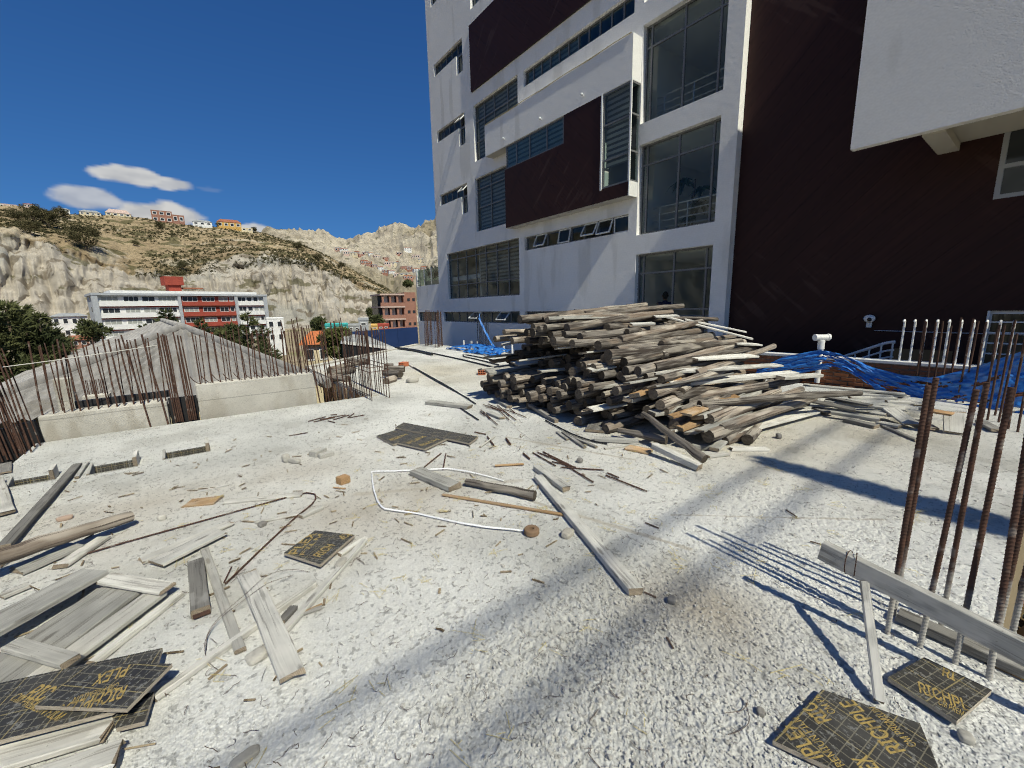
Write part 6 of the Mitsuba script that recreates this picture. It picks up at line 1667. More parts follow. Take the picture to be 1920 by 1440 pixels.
# --- the long apartment block
ap = thing('apartment_block', 'long five-storey apartment block of white and red bands at the foot of the hill', 'building')
A0 = polar(-6.95, 0, 140)
A1 = polar(7.6, 0, 148)
A0[2] = A1[2] = -9.5
fr = Frame(A0, A1 - A0)
WID = float(np.linalg.norm((A1 - A0)[:2]))
ZT = 16.6
part(ap, 'wall', fr.box(0.0, WID, 0.9, 13, 0, ZT - 0.62), 'm_far_grey')
part(ap, 'roof_slab', fr.box(-0.35, WID + 0.2, -0.5, 13.2, ZT - 0.6, ZT - 0.05), 'm_far_grey')
part(ap, 'roof_parapet', fr.box(3.2, WID - 2.2, 0.6, 12, ZT - 0.04, ZT + 0.65), 'm_far_white')
for a, b, lab in ((-0.3, 0.75, 'wall'), (WID * 0.426, WID * 0.444, 'wall'), (WID * 0.775, WID * 0.795, 'wall'), (WID - 0.9, WID + 0.1, 'wall')):
    part(ap, 'pier', fr.box(a, b, -0.35, 0.88, 0, ZT - 0.62), 'm_far_grey')
q = random.Random(9)
blocks = [(0.8, WID * 0.425, 'm_far_white', [(0.03, 0.24), (0.30, 0.49), (0.53, 0.70), (0.74, 0.98)]),
          (WID * 0.446, WID * 0.774, 'm_far_red', [(0.03, 0.30), (0.38, 0.62), (0.70, 0.88), (0.91, 0.99)]),
          (WID * 0.796, WID - 0.95, 'm_far_white', [(0.03, 0.33), (0.38, 0.58), (0.63, 0.82), (0.85, 0.99)])]
SH = 2.78
for bi, (a, b, m_, wins) in enumerate(blocks):
    for f in range(7):
        zt = ZT - 0.65 - f * SH
        if zt < 1:
            break
        mm = m_ if f < 4 else 'm_far_red'
        part(ap, 'spandrel', fr.box(a, b, -0.30, 0.0, zt - SH + 0.25, zt - 1.42), mm)
        part(ap, 'floor_edge', fr.box(a, b, -0.10, 0.88, zt - SH + 0.02, zt - SH + 0.245), 'm_far_red' if m_ != 'm_far_red' else 'm_far_roof')
        part(ap, 'wall', fr.box(a, b, 0.55, 0.88, zt - SH + 0.25, zt - 0.02), 'm_far_white' if mm == 'm_far_white' else 'm_far_red')
        for wa, wb_ in wins:
            u0, u1 = a + (b - a) * wa, a + (b - a) * wb_
            z0, z1 = zt - 1.40, zt - 0.14
            w_ = part(ap, 'window', cat([fr.box(u0, u1, 0.44, 0.53, z0, z0 + 0.09), fr.box(u0, u1, 0.44, 0.53, z1 - 0.09, z1)] + [fr.box(x - 0.045, x + 0.045, 0.443, 0.527, z0 + 0.09, z1 - 0.09) for x in np.linspace(u0 + 0.045, u1 - 0.045, max(2, int((u1 - u0) / 0.9) + 1))]), 'm_far_white')
            part(w_, 'pane', fr.box(u0 + 0.05, u1 - 0.05, 0.49, 0.51, z0 + 0.05, z1 - 0.05), 'm_far_dark' if q.random() < 0.42 else 'm_far_curtain')
tw = part(ap, 'roof_tower', fr.box(14.9, 17.6, 2.5, 6.2, ZT + 0.65, ZT + 2.3), 'm_far_red')
part(tw, 'tower_head', fr.box(14.2, 18.2, 1.9, 6.8, ZT + 2.3, ZT + 4.5), 'm_far_red')
part(tw, 'side_roof', fr.box(18.0, 22.5, 2.5, 6, ZT + 1.4, ZT + 1.7), 'm_far_roof')
for i in range(6):
    part(ap, 'side_window', fr.box(-0.33, -0.29, 2.0, 3.2, 1.0 + i * SH, 2.2 + i * SH), 'm_far_dark')


def house(name, label, P, right, w, d, h, wall_, roof_=None, roof_h=1.0, rows=1, cols=3, group=None, cat_='house', sill=0.35):
    k = thing(name, label, cat_, group)
    f = Frame(P, right)
    part(k, 'wall', f.box(0, w, 0, d, -3, h), wall_)
    if roof_:
        part(k, 'roof', f.hip(-0.25, w + 0.25, -0.35, d + 0.3, h + 0.01, roof_h), roof_)
    else:
        part(k, 'parapet', f.box(-0.06, w + 0.06, -0.06, d, h + 0.005, h + 0.25), wall_)
    sh = h / rows
    for j in range(rows):
        for i in range(cols):
            u0 = w * (i + 0.2) / cols
            u1 = w * (i + 0.8) / cols
            wn = part(k, 'window', f.box(u0, u1, -0.05, 0.08, j * sh + sh * sill, j * sh + sh * 0.85), 'm_far_white')
            part(wn, 'pane', f.box(u0 + 0.12 * (u1 - u0), u1 - 0.12 * (u1 - u0), -0.07, -0.052, j * sh + sh * (sill + 0.06), j * sh + sh * 0.79), 'm_far_dark')
    return k


def facing(az, turn=0.0):
    a = math.radians(az + turn)
    return np.array([math.cos(a), -math.sin(a), 0])


def at_px_house(name, label, az0, az1, el0, el1, r, depth, wall_, turn=0.0, on=None, **kw):
    """A house seen between the bearings az0 and az1, its foot at el0 and its eaves at el1, at the distance r."""
    if on:
        r = float(np.hypot(*on_hill((az0 + az1) / 2, el0, on)[:2])) - 1.0
    p0, p1 = polar(az0, el0, r), polar(az1, el0, r)
    w = float(np.linalg.norm(p1 - p0))
    h = r * (math.tan(math.radians(el1)) - math.tan(math.radians(el0)))
    return house(name, label, p0, facing((az0 + az1) / 2, turn), w, depth, h, wall_, **kw)


for row in [
    ('hill_house', 'long pale house at the far left of the hill ridge', -11.76, -10.5, 9.07, 9.5, 415, 9, 'm_far_pink', None, {'cols': 5}),
    ('hill_house', 'small pink house second from the left on the ridge', -10.14, -9.51, 9.35, 9.71, 415, 8, 'm_far_pink', None, {'roof_': 'm_far_roof', 'roof_h': 1.0}),
    ('hill_house', 'low white house half behind the dark trees on the ridge', -8.13, -7.35, 9.38, 9.61, 415, 8, 'm_far_white', None, {'roof_': 'm_far_tin', 'roof_h': 1.2}),
    ('hill_house', 'long house with a dark tin roof on the ridge under the cloud', -6.74, -5.28, 9.24, 9.57, 415, 9, 'm_far_cream', None, {'roof_': 'm_far_tin', 'roof_h': 2.0, 'cols': 4}),
    ('hill_house', 'house with a pinkish red roof left of the brick mansion on the ridge', -4.96, -3.13, 9.39, 9.73, 415, 9, 'm_far_cream', None, {'roof_': 'm_far_pink', 'roof_h': 3.2, 'cols': 4}),
    ('hill_house', 'large unfinished brick mansion on the ridge, the tallest there', -1.58, 0.09, 9.21, 10.33, 418, 12, 'm_far_brick', None, {'rows': 2, 'cols': 3}),
    ('hill_house', 'lower brick wing right of the brick mansion on the ridge', 0.08, 1.06, 9.23, 10.06, 416, 10, 'm_far_brick', None, {'rows': 1, 'cols': 2}),
    ('hill_house', 'white house with a dark roof between the mansion and the yellow villa', 1.71, 3.39, 9.2, 9.63, 415, 9, 'm_far_white', None, {'roof_': 'm_far_tin', 'roof_h': 2.0}),
    ('hill_house', 'orange yellow villa with a red roof on the ridge', 3.84, 6.07, 9.19, 9.79, 415, 10, 'm_far_yellow', None, {'roof_': 'm_far_roof', 'roof_h': 3.0, 'rows': 1, 'cols': 4}),
    ('hill_house', 'long low yellow garden wall house right of the villa', 6.03, 7.11, 8.98, 9.31, 414, 6, 'm_far_cream', None, {'cols': 2}),
    ('town_house', 'two-storey white house with brown windows left of the apartment block', -9.95, -7.59, -2.08, 0.05, 92, 8, 'm_far_white', None, {'roof_': 'm_far_tin', 'roof_h': 0.5, 'rows': 2, 'cols': 4}),
    ('town_house', 'low brown-roofed house below the two-storey white house', -9.53, -7.34, -2.91, -2.16, 84, 8, 'm_far_brick', None, {'roof_': 'm_far_roof', 'roof_h': 0.5, 'cols': 4}),
    ('town_house', 'white block with tall windows right of the apartment block', 7.35, 9.13, -3.74, -0.72, 86, 8, 'm_far_white', None, {'rows': 2, 'cols': 2}),
    ('town_house', 'cream house with a glowing orange tiled roof beyond the stair opening', 10.87, 15.34, -6.95, -3.96, 31, 7, 'm_far_cream', None, {'roof_': 'm_orange_tile', 'roof_h': 0.75, 'rows': 1, 'cols': 3}),
    ('town_house', 'teal painted shed roof far behind the orange roof', 13.61, 16.28, -2.77, -1.77, 62, 6, 'm_teal_far', None, {'cols': 3, 'sill': 0.6}),
    ('town_house', 'dark low shed right of the teal one', 16.28, 17.69, -2.85, -1.91, 62, 6, 'm_far_tin', None, {'cols': 2, 'sill': 0.6}),
    ('town_house', 'pale blue grey cabin standing above the far roofs', 17.57, 18.74, -2.76, -1.2, 46, 3, 'm_far_grey', None, {'cols': 1, 'sill': 0.6}),
    ('town_house', 'yellow low wall house before the brick block', 19.08, 19.87, -2.68, -1.99, 64, 5, 'm_far_yellow', None, {'cols': 1, 'sill': 0.6}),
    ('town_house', 'red low wall house before the brick block', 19.87, 21.27, -2.71, -1.96, 64, 5, 'm_far_red', None, {'cols': 2, 'sill': 0.6}),
]:
    nm, lab, az0, az1, el0, el1, r, depth, wl, on, kw = row
    at_px_house(nm, lab, az0, az1, el0, el1, r, depth, wl, on=on, **kw)

# settlement on the far slope
q = random.Random(33)
FARS = [(15.54, 7.24, 1.2), (16.01, 7.07, 1.2), (16.54, 6.84, 1.3), (17.15, 6.72, 1.1), (17.73, 6.99, 1), (18.2, 6.56, 1.1), (18.73, 6.88, 1), (19.34, 6.64, 1.1), (19.97, 6.52, 1), (20.51, 6.79, 0.9), (18.45, 5.8, 1.3), (19.13, 5.55, 1.2), (19.75, 5.36, 1.2), (20.38, 5.17, 1.1), (21.33, 5.63, 1.3), (21.97, 5.44, 1.4), (22.65, 5.78, 1.1), (23.29, 5.32, 1.1), (20.8, 4.72, 1), (21.66, 4.72, 1), (22.28, 4.19, 1.3), (22.95, 4.19, 1.4), (23.61, 4.05, 1.3), (24.41, 3.92, 1.2), (22.93, 6.95, 1), (23.96, 7.48, 1), (24.7, 6.51, 1.1), (25.42, 6.05, 1.1), (25.84, 5.19, 1.1), (21.25, 6.41, 0.9), (23.93, 4.99, 1), (24.87, 4.85, 1)]
cols_ = ['m_far_brick', 'm_far_white', 'm_far_pink', 'm_far_cream', 'm_far_brick', 'm_far_roof']
for i, (az, el, s) in enumerate(FARS):
    P = on_hill(az, el, 'far_mountain')
    w, h = q.uniform(7, 13) * s, q.uniform(4.0, 6.5) * s
    wl = cols_[i % 6]
    cn = {'m_far_brick': 'brick red', 'm_far_white': 'white', 'm_far_pink': 'pink', 'm_far_cream': 'cream', 'm_far_roof': 'dark red'}[wl]
    house('hillside_house', f'{cn} house in the distant settlement', P - [0, 0, 0.5], facing(az, q.uniform(-25, 25)), w, q.uniform(5, 8), h, wl, roof_='m_far_tin' if i % 3 == 0 else ('m_far_roof' if i % 3 == 1 else None), roof_h=1.2, rows=1 + (i % 2), cols=2 + i % 3, group=f'{cn} houses of the distant settlement')

# --- unfinished brick block
bb = thing('brick_block', 'unfinished orange brick block with open storeys beside the white building', 'building')
B0, B1 = polar(20.55, 0, 88), polar(24.9, 0, 90)
B0[2] = B1[2] = -7
f = Frame(B0, B1 - B0)
Wb = float(np.linalg.norm((B1 - B0)[:2]))
part(bb, 'wall', f.box(Wb * 0.66, Wb, 0, 8, 0, 12.2), 'm_far_brick')
part(bb, 'wall', f.box(0, Wb * 0.655, 3.0, 8, 0, 11.9), 'm_far_dark')
for i in range(5):
    z = 11.6 - i * 2.45
    part(bb, 'floor_slab', f.box(-0.3, Wb * 0.655, -0.4, 7.9, z, z + 0.3), 'm_far_pink')
    part(bb, 'parapet', f.box(-0.25, Wb * 0.65, -0.35, -0.15, z - 2.15, z - 1.45), 'm_far_brick')
    for j in range(4):
        u = 0.1 + j * Wb * 0.205
        part(bb, 'pillar', f.box(u, u + 0.4, -0.1, 0.3, z - 1.44, z - 0.01), 'm_far_brick')
        if j < 3:
            part(bb, 'wall', f.box(u + 0.9, u + 1.5, 1.5, 1.8, z - 2.1, z - 0.05), 'm_far_white')
    for du in (0.75, 0.9):
        part(bb, 'window', f.box(Wb * du - 0.05, Wb * du + 0.5, -0.05, 0.02, z - 1.2, z - 0.6), 'm_far_dark')

# --- grey corrugated hip roof close below the slab
def corrugated(parent, name, e0, e1, t0, t1, mat_, pitch=0.177, amp=0.028, rows=10):
    """A corrugated sheet over the quad eave e0-e1, top t0-t1 (a triangle when t0 = t1); waves run down the slope, laps step across it."""
    e0, e1, t0, t1 = (np.asarray(p, float) for p in (e0, e1, t0, t1))
    W_ = np.linalg.norm(e1 - e0)
    n = int(W_ / pitch * 6)
    nrm = np.cross(e1 - e0, (t0 + t1) / 2 - e0)
    nrm /= np.linalg.norm(nrm)
    if nrm[2] < 0:
        nrm = -nrm
    ud = (e1 - e0) / W_
    V, F = [], []
    nr = rows * 2
    vs = []
    for k in range(rows):
        vs += [k / rows, (k + 1) / rows - 1e-4]
    for v, k in zip(vs, range(len(vs))):
        a, b = e0 + (t0 - e0) * v, e1 + (t1 - e1) * v
        s = np.linspace(0, 1, n)
        P = a + (b - a) * s[:, None]
        ph = (P - e0) @ ud
        lift = 0.014 * (1 - (k % 2)) + amp * np.cos(ph / pitch * 2 * np.pi) + 0.012 * (meshkit.noise(P * 0.8, 71) - 0.5)
        V.append(P + nrm * lift[:, None])
    V = np.concatenate(V)
    for r in range(len(vs) - 1):
        i = np.arange(n - 1) + r * n
        F.append(np.stack([i, i + 1, i + n + 1], 1))
        F.append(np.stack([i, i + n + 1, i + n], 1))
    return part(parent, name, trimesh.Trimesh(V, np.concatenate(F), process=False), mat_, smooth=True)


def tin_fn(p, n, uv):
    g = fbm(p.x * 0.9, p.y * 0.9, p.z * 3, 4)
    c = mix(C(0.235, 0.225, 0.215), C(0.36, 0.348, 0.335), g)
    c = c * (0.80 + 0.20 * (0.5 + 0.5 * dr.cos(p.x * 35.5)))  # stripes at the wave pitch: valley dirt and shade put into the colour
    c = c * (0.85 + 0.3 * cell_rand(dr.floor(p.x * 0.95), dr.floor(p.z * 4.5), 1) * 0.6)
    return mix(c, C(0.17, 0.155, 0.13), smoothstep(0.56, 0.72, fbm(p.x * 3, p.y * 1.2, p.z * 2, 4)) * 0.5)


mat('m_fibre', tin_fn, 0.85, 0.2)
rh = thing('grey_roof_house', 'house with a broad grey corrugated hip roof just beyond the left upstand walls', 'house')
AP, EL_, ER_ = np.array((-0.16, 17.0, 1.22)), np.array((-3.60, 10.2, -0.08)), np.array((2.42, 10.2, -0.05))
BACK = AP + np.array([-1.0, 14.0, 0.1])
corrugated(rh, 'roof', EL_, ER_, AP - [0.02, 0, 0], AP + [0.02, 0, 0], 'm_fibre')
LB = EL_ + np.array([-1.0, 14, 0])
RB_ = ER_ + np.array([-1.0, 14, 0])
corrugated(rh, 'roof', LB, EL_, BACK, AP, 'm_fibre', amp=0.004)
corrugated(rh, 'roof', ER_, RB_, AP, BACK, 'm_fibre', amp=0.004)
for a, b in ((EL_, AP), (ER_, AP), (AP, BACK)):
    part(rh, 'ridge_cap', tube([a + [0, 0, 0.0], (a + b) / 2 + [0, 0, 0.0], b + [0, 0, 0.0]], 0.12, 10)[0], 'm_fibre', smooth=True)
inner = trimesh.convex.convex_hull(np.array([EL_ * [1, 1, 0] + [0.3, 0.3, -6], ER_ * [1, 1, 0] + [-0.3, 0.3, -6], LB * [1, 1, 0] + [0.3, 0, -6], RB_ * [1, 1, 0] + [-0.3, 0, -6], EL_ + [0.3, 0.3, -0.3], ER_ + [-0.3, 0.3, -0.3], LB + [0.3, 0, -0.3], RB_ + [-0.3, 0, -0.3]]))
part(rh, 'wall', inner, 'm_far_cream')
# unfinished concrete stub and block with short bars between slab and roof
solo('concrete_stub', 'pale concrete pillar stub standing behind the left bars', 'pillar', bevel_box(-1.80, -1.60, 9.5, 9.7, -2, 0.64, 0.01), 'm_cast')
cb = solo('concrete_block', 'small concrete block with a thicket of short bars behind the left bars', 'block', bevel_box(-1.50, -1.18, 9.4, 9.65, -2, 0.34, 0.01), 'm_cast')
for i in range(11):
    part(cb, 'bar', tube([(-1.47 + i * 0.026, 9.5 + 0.06 * (i % 2), 0.34), (-1.47 + i * 0.026, 9.5 + 0.06 * (i % 2), 0.58)], 0.006, 6)[0], 'm_rebar')

# --- navy hoarding, lean-to roof, orange-roofed house, small sheds
NV = [(6.48, 22.07, 0.57), (10.96, 23.58, 0.59)]
a, b = np.array(NV[0]), np.array(NV[1])
nh = thing('navy_hoarding', 'tall navy blue sheet-metal hoarding beyond the far slab edge', 'fence')
f = Frame([a[0], a[1], -3], b - a)
Wn = float(np.linalg.norm((b - a)[:2]))
n = max(3, int(Wn / 1.2))
for i in range(n):
    part(nh, 'panel', f.box(i * Wn / n + 0.01, (i + 1) * Wn / n - 0.01, 0, 0.04, 0, a[2] + 3 + (b[2] - a[2]) * (i + .5) / n), 'm_navy')
lr = thing('lean_to_roof', 'grey lean-to roof with a pale edge between the cage and the navy hoarding', 'roof')
L0, L1, L2, L3 = (np.array(p) for p in [(6.24, 22.66, 0.43), (7.61, 24.86, 0.49), (7.28, 18.09, -0.06), (4.89, 17.84, 0.39)])
m = trimesh.convex.convex_hull(np.array([L0, L1, L2, L3, L0 - [0, 0, .08], L1 - [0, 0, .08], L2 - [0, 0, .08], L3 - [0, 0, .08]]))
part(lr, 'sheet', m, 'm_far_tin')
part(lr, 'edge_trim', plank(L3 + [0, 0, .02], L2 + [0, 0, .02], .12, .12, 0)[0], 'm_far_white')
part(lr, 'wall', trimesh.convex.convex_hull(np.array([L0 - [0, 0, .12], L1 - [0, 0, .12], L2 - [0, 0, .12], L3 - [0, 0, .12]] + [np.array([p[0], p[1], -6]) for p in (L0, L1, L2, L3)])), 'm_far_dark')


def tri_leaves(centers, size, rr, n_dir=None, droop=0.0, asp=0.45):
    """Leaf-sized triangles at the given points, turned at random."""
    Cn = np.asarray(centers)
    n = len(Cn)
    d = rr.normal(size=(n, 3))
    if n_dir is not None:
        d = d * 0.55 + n_dir
    d[:, 2] -= droop
    d /= np.linalg.norm(d, axis=1, keepdims=True)
    s = np.cross(d, rr.normal(size=(n, 3)))
    s /= np.linalg.norm(s, axis=1, keepdims=True)
    L = size * rr.uniform(0.6, 1.3, (n, 1))
    V = np.stack([Cn - s * L * asp * 0.5, Cn + s * L * asp * 0.5, Cn + d * L], 1).reshape(-1, 3)
    return trimesh.Trimesh(V, np.arange(3 * n).reshape(-1, 3), process=False)


mat('m_cypress', lambda p, n, uv: mix(C(0.022, 0.034, 0.014), C(0.125, 0.135, 0.055), dr.clip(fbm(p.x * 1.3, p.y * 1.3, p.z * 1.3, 4) * 1.8 - 0.4, 0, 1)), 0.7, 0.2)
mat('m_scrub', lambda p, n, uv: mix(C(0.035, 0.037, 0.017), C(0.13, 0.115, 0.06), dr.clip(fbm(p.x * 0.35, p.y * 0.35, p.z * 0.35, 4) * 1.8 - 0.4, 0, 1)), 0.8, 0.1)


def blob_tree(name, label, P, rx, h, trunk_h, n, leaf, mat_='m_cypress', seed_=0, clumps=26, group=None, cat_='tree'):
    """A broad tree: tapered trunk, limbs, and leaf triangles gathered in clumps through the crown."""
    rr = np.random.default_rng(seed_)
    k = thing(name, label, cat_, group)
    P = np.array(P, float)
    part(k, 'trunk', cat([tube([P - [0, 0, 1], P + [0.02 * h, 0, trunk_h * 0.6], P + [0, 0, trunk_h + h * 0.35]], [h * .035, h * .028, h * .012], 8)[0]] +
         [tube([P + [0, 0, trunk_h * .8], P + np.array([rx * .45 * math.cos(a), rx * .45 * math.sin(a), trunk_h + h * .25])], [h * .016, h * .006], 6)[0] for a in rr.uniform(0, 6.3, 5)]), 'm_trunk', smooth=True)
    c = rr.normal(size=(clumps, 3))
    c /= np.linalg.norm(c, axis=1, keepdims=True)
    c *= rr.uniform(0.35, 0.95, (clumps, 1))
    cen = P + [0, 0, trunk_h + h / 2] + c * [rx, rx, h / 2]
    rad = rr.uniform(0.22, 0.42, clumps) * min(rx, h / 2)
    idx = rr.integers(0, clumps, n)
    d = rr.normal(size=(n, 3))
    d /= np.linalg.norm(d, axis=1, keepdims=True)
    pts = cen[idx] + d * rad[idx, None] * rr.uniform(0.55, 1.1, (n, 1)) * [1.15, 1.15, 0.85]
    part(k, 'crown', tri_leaves(pts, leaf, rr, d + [0, 0, 0.5], droop=0.0, asp=0.5), mat_, kind='stuff')
    return k


def conifer(name, label, P, h, r0, n_br, leaf, seed_=0, mat_='m_cypress', low=0.12, up=0.12):
    """A conifer: straight trunk, whorls of sagging branches set with needle sprays."""
    rr = np.random.default_rng(seed_)
    k = thing(name, label, 'tree')
    P = np.array(P, float)
    part(k, 'trunk', tube([P - [0, 0, 1], P + [0, 0, h * .5], P + [0, 0, h * .98]], [h * .022, h * .013, h * .003], 8)[0], 'm_trunk', smooth=True)
    pts, dirs = [], []
    for i in range(n_br):
        t = low + (1 - low) * (i + rr.random()) / n_br
        L = r0 * (1 - t) ** 0.75 * rr.uniform(0.65, 1.15) + 0.04 * r0
        a = rr.uniform(0, 2 * np.pi)
        dv = np.array([math.cos(a), math.sin(a), up + 0.35 * t])
        m = int(26 * L / leaf * 0.55) + 14
        s = rr.uniform(0.12, 1, m) ** 0.7
        c = P + [0, 0, h * t] + dv * (s * L)[:, None] - np.array([0, 0, 1.0]) * (0.22 * L * s ** 2)[:, None]
        c = c + rr.normal(size=(m, 3)) * [0.10 * L, 0.10 * L, 0.06 * L]
        pts.append(c)
        dirs.append(np.tile(dv * 0.9 + [0, 0, 0.15], (m, 1)))
    part(k, 'crown', tri_leaves(np.concatenate(pts), leaf, rr, np.concatenate(dirs), asp=0.28), mat_, kind='stuff')
    return k


for row in [
    ('c', 'pine tree standing before the left end of the red block', (-0.9, 29.99, -6), 7.82, 2.4, 120, 0.24, 1),
    ('c', 'pine tree with bare upright top before the right white block', (2.57, 26.88, -6), 7.59, 2.1, 110, 0.22, 2),
    ('c', 'small pine tip just right of the grey roof apex', (0.75, 39.99, -6), 7.17, 2.4, 90, 0.28, 3),
    ('c', 'low pine left of the pine before the red block', (-2.2, 33.93, -6), 6.95, 2.0, 80, 0.26, 4),
    ('c', 'second low pine right of the pine with the bare top', (3.67, 29.77, -6), 6.79, 1.7, 80, 0.24, 5),
    ('c', 'tallest of the dark evergreens crowded at the left edge', (-4.76, 21.48, -6), 8.07, 3.0, 190, 0.22, 41),
    ('c', 'second dark evergreen from the left edge', (-4.82, 23.51, -6), 7.95, 2.8, 180, 0.22, 42),
    ('c', 'third dark evergreen from the left edge', (-4.1, 21.61, -6), 7.66, 2.3, 160, 0.2, 43),
    ('c', 'dark evergreen at the right end of the left clump', (-4.45, 24.6, -6), 7.03, 2.0, 130, 0.2, 44),
    ('c', 'dark evergreen cut by the left edge of the picture', (-5.05, 20.38, -6), 7.97, 3.0, 160, 0.22, 45),
    ('b', 'green garden tree in front of the cream house', (5.56, 21.29, -1.18), 0.65, 1.56, 0.6, 3600, 0.16, 21, 'm_leaf_light'),
    ('b', 'yellow green bush beside the garden tree', (5.66, 20.22, -1.16), 0.35, 1.01, 0.2, 1500, 0.14, 22, 'm_leaf_light'),
    ('b', 'dark round tree left of the teal shed', (15.85, 68.18, -2.18), 1.08, 2.57, 0.6, 1500, 0.5, 23, 'm_cypress'),
    ('b', 'dark tree between the cabin and the brick block', (25.43, 70.56, -1.56), 1.15, 1.88, 0.6, 1300, 0.5, 24, 'm_cypress'),
    ('b', 'round dark tree at the foot of the far cliff', (39.22, 113.41, -0.4), 0.92, 1.99, 0.6, 900, 0.7, 25, 'm_cypress'),
    ('b', 'dark bush on the dry slope above the brick block', (81.35, 182.71, 11.52), 2.31, 3.31, 0.3, 900, 1.0, 26, 'm_cypress'),
    ('b', 'dark bush right of the low brown-roofed house', (-10.3, 79.33, -1.72), 1.85, 2.42, 0.3, 1400, 0.5, 27, 'm_cypress'),
    ('b', 'brown bush beside the low brown-roofed house', (-10.47, 59.08, -2.15), 1.15, 1.85, 0.3, 1200, 0.4, 28, 'm_scrub'),
    ('b', 'dark tree between the apartment block and the white block', (3.47, 59.9, -2.89), 1.54, 2.51, 0.6, 1500, 0.45, 29, 'm_cypress'),
]:
    if row[0] == 'c':
        _, lab, P, h, r0, nb, lf, sd = row
        conifer('conifer', lab, P, h, r0, nb, lf, sd)
    else:
        _, lab, P, rx, h, th_, n_, lf, sd, mt = row
        blob_tree('bush' if th_ < 0.5 else 'broad_tree', lab, P, rx, h, th_, n_, lf, mt, sd, cat_='bush' if th_ < 0.5 else 'tree')
for i, (az, el, w_deg, lab) in enumerate([
    (-6.71, 6.2, 2.82, 'largest dark tree alone on the grassy slope'),
    (-8.78, 7.86, 2.1, 'dark tree clump below the ridge near the left edge, upper one'),
    (-9.6, 8.21, 1.82, 'dark spreading tree left of the upper clump near the left edge'),
    (-10.48, 8.1, 1.37, 'small dark tree at the left end of the slope'),
    (-10.0, 7.19, 1.55, 'grey green tree under the clump near the left edge'),
    (-0.98, 8.57, 0.91, 'dark tree below the brick mansion'),
    (7.3, 8.92, 0.82, 'dark tree at the right end of the yellow garden wall'),
    (0.37, 4.72, 1.0, 'dark shrub at the top of the cliff in the middle'),
    (3.94, 9.11, 0.73, 'dark tree beside the yellow villa'),
    (-7.8, 8.88, 1.18, 'dark ridge tree right of the upper clump'),
    (11.56, 7.17, 1.18, 'dark scrub tree on the right shoulder of the hill'),
    (13.75, 5.9, 1.28, 'dark scrub tree at the cliff top on the right shoulder'),
    (16.09, 5.12, 1.09, 'lowest dark scrub tree on the right shoulder'),
    (-6.19, 1.68, 0.73, 'dark bush in a cliff cave above the apartment roof'),
    (-3.28, 6.76, 0.64, 'small green bush right of the largest tree'),
]):
    P = on_hill(az, el)
    rx = float(np.hypot(P[0], P[1])) * math.tan(math.radians(w_deg)) / 2
    blob_tree('hill_tree', lab, P, rx, rx * 1.4, rx * 0.3, 3200, rx * 0.11, 'm_scrub', 200 + i, 30)


def scrub(n, s0):
    rr = np.random.default_rng(s0)
    v, a, e, r = _hv['hillside']
    uvw = meshkit.WRITTEN[scene['hillside']['filename']][3]
    t = uvw[:, 0]
    ok = np.nonzero((a > -25) & (a < 24) & (t > 0.9) & (t < 2.02))[0]
    dens = meshkit.fbm(np.stack([v[ok, 0] / 26, v[ok, 1] / 26, v[ok, 2] * 0], -1), 4, 81)
    keep = ok[(dens + rr.uniform(-0.16, 0.16, len(ok))) > 0.50]
    pick = rr.choice(keep, n)
    pts, dd, sz = [], [], []
    for i in pick:
        R = rr.uniform(0.35, 0.95) * (1.9 if rr.random() < 0.08 else 1.0)
        m = 16 if R < 1.0 else 40
        d = rr.normal(size=(m, 3))
        d /= np.linalg.norm(d, axis=1, keepdims=True)
        d[:, 2] = abs(d[:, 2])
        pts.append(v[i] + rr.uniform(-.8, .8, 3) * [1, 1, 0] + d * R * rr.uniform(0.3, 0.9, (m, 1)))
        dd.append(d)
    return tri_leaves(np.concatenate(pts), 0.5, rr, np.concatenate(dd), asp=0.9)


scene['hillside_scrub'] = mikit.ply(scrub(6500, 5), 'm_scrub')
tag('hillside_scrub', 'dark low scrub scattered over the dry grassy slope', 'scrub', None, 'stuff')

# --- spiky plant on the building's terrace, plant and person behind the glass
sp = thing('spiky_plant', 'spiky dark plant behind the glass balustrade on the low terrace', 'plant')
rr = random.Random(6)
part(sp, 'leaves', cat([leaf_blades((12.0, 22.0 + 0.55 * i, 3.35 + 0.15 * (i % 2)), 40, 1.15, .07, rr, droop=.25, up=1.0) for i in range(4)]), 'm_leaf', kind='stuff')
part(sp, 'planter', bevel_box(11.7, 12.3, 21.6, 23.9, 2.97, 3.3, .02), 'm_far_grey')
ip = thing('potted_plant', 'tall leafy plant in a pot behind the middle stair glazing', 'plant')
part(ip, 'pot', trimesh.creation.revolve(np.array([(0, 0), (.16, 0), (.21, .36), (.18, .36), (0, .34)]), sections=20).apply_translation((12.6, 7.2, 3.31)), 'm_far_white', smooth=40)
part(ip, 'stem', tube([(12.6, 7.2, 3.5), (12.58, 7.22, 4.4), (12.6, 7.2, 5.3)], .025, 8)[0], 'm_trunk', smooth=True)
part(ip, 'leaves', cat([leaf_blades((12.6 + rr.uniform(-.2, .2), 7.2 + rr.uniform(-.35, .35), z), 12, .55, .16, rr, droop=.9, up=.6) for z in (4.2, 4.6, 5.0, 5.3)]), 'm_leaf', kind='stuff')


# --- the person in blue behind the ground-floor glazing
import manifold3d as m3


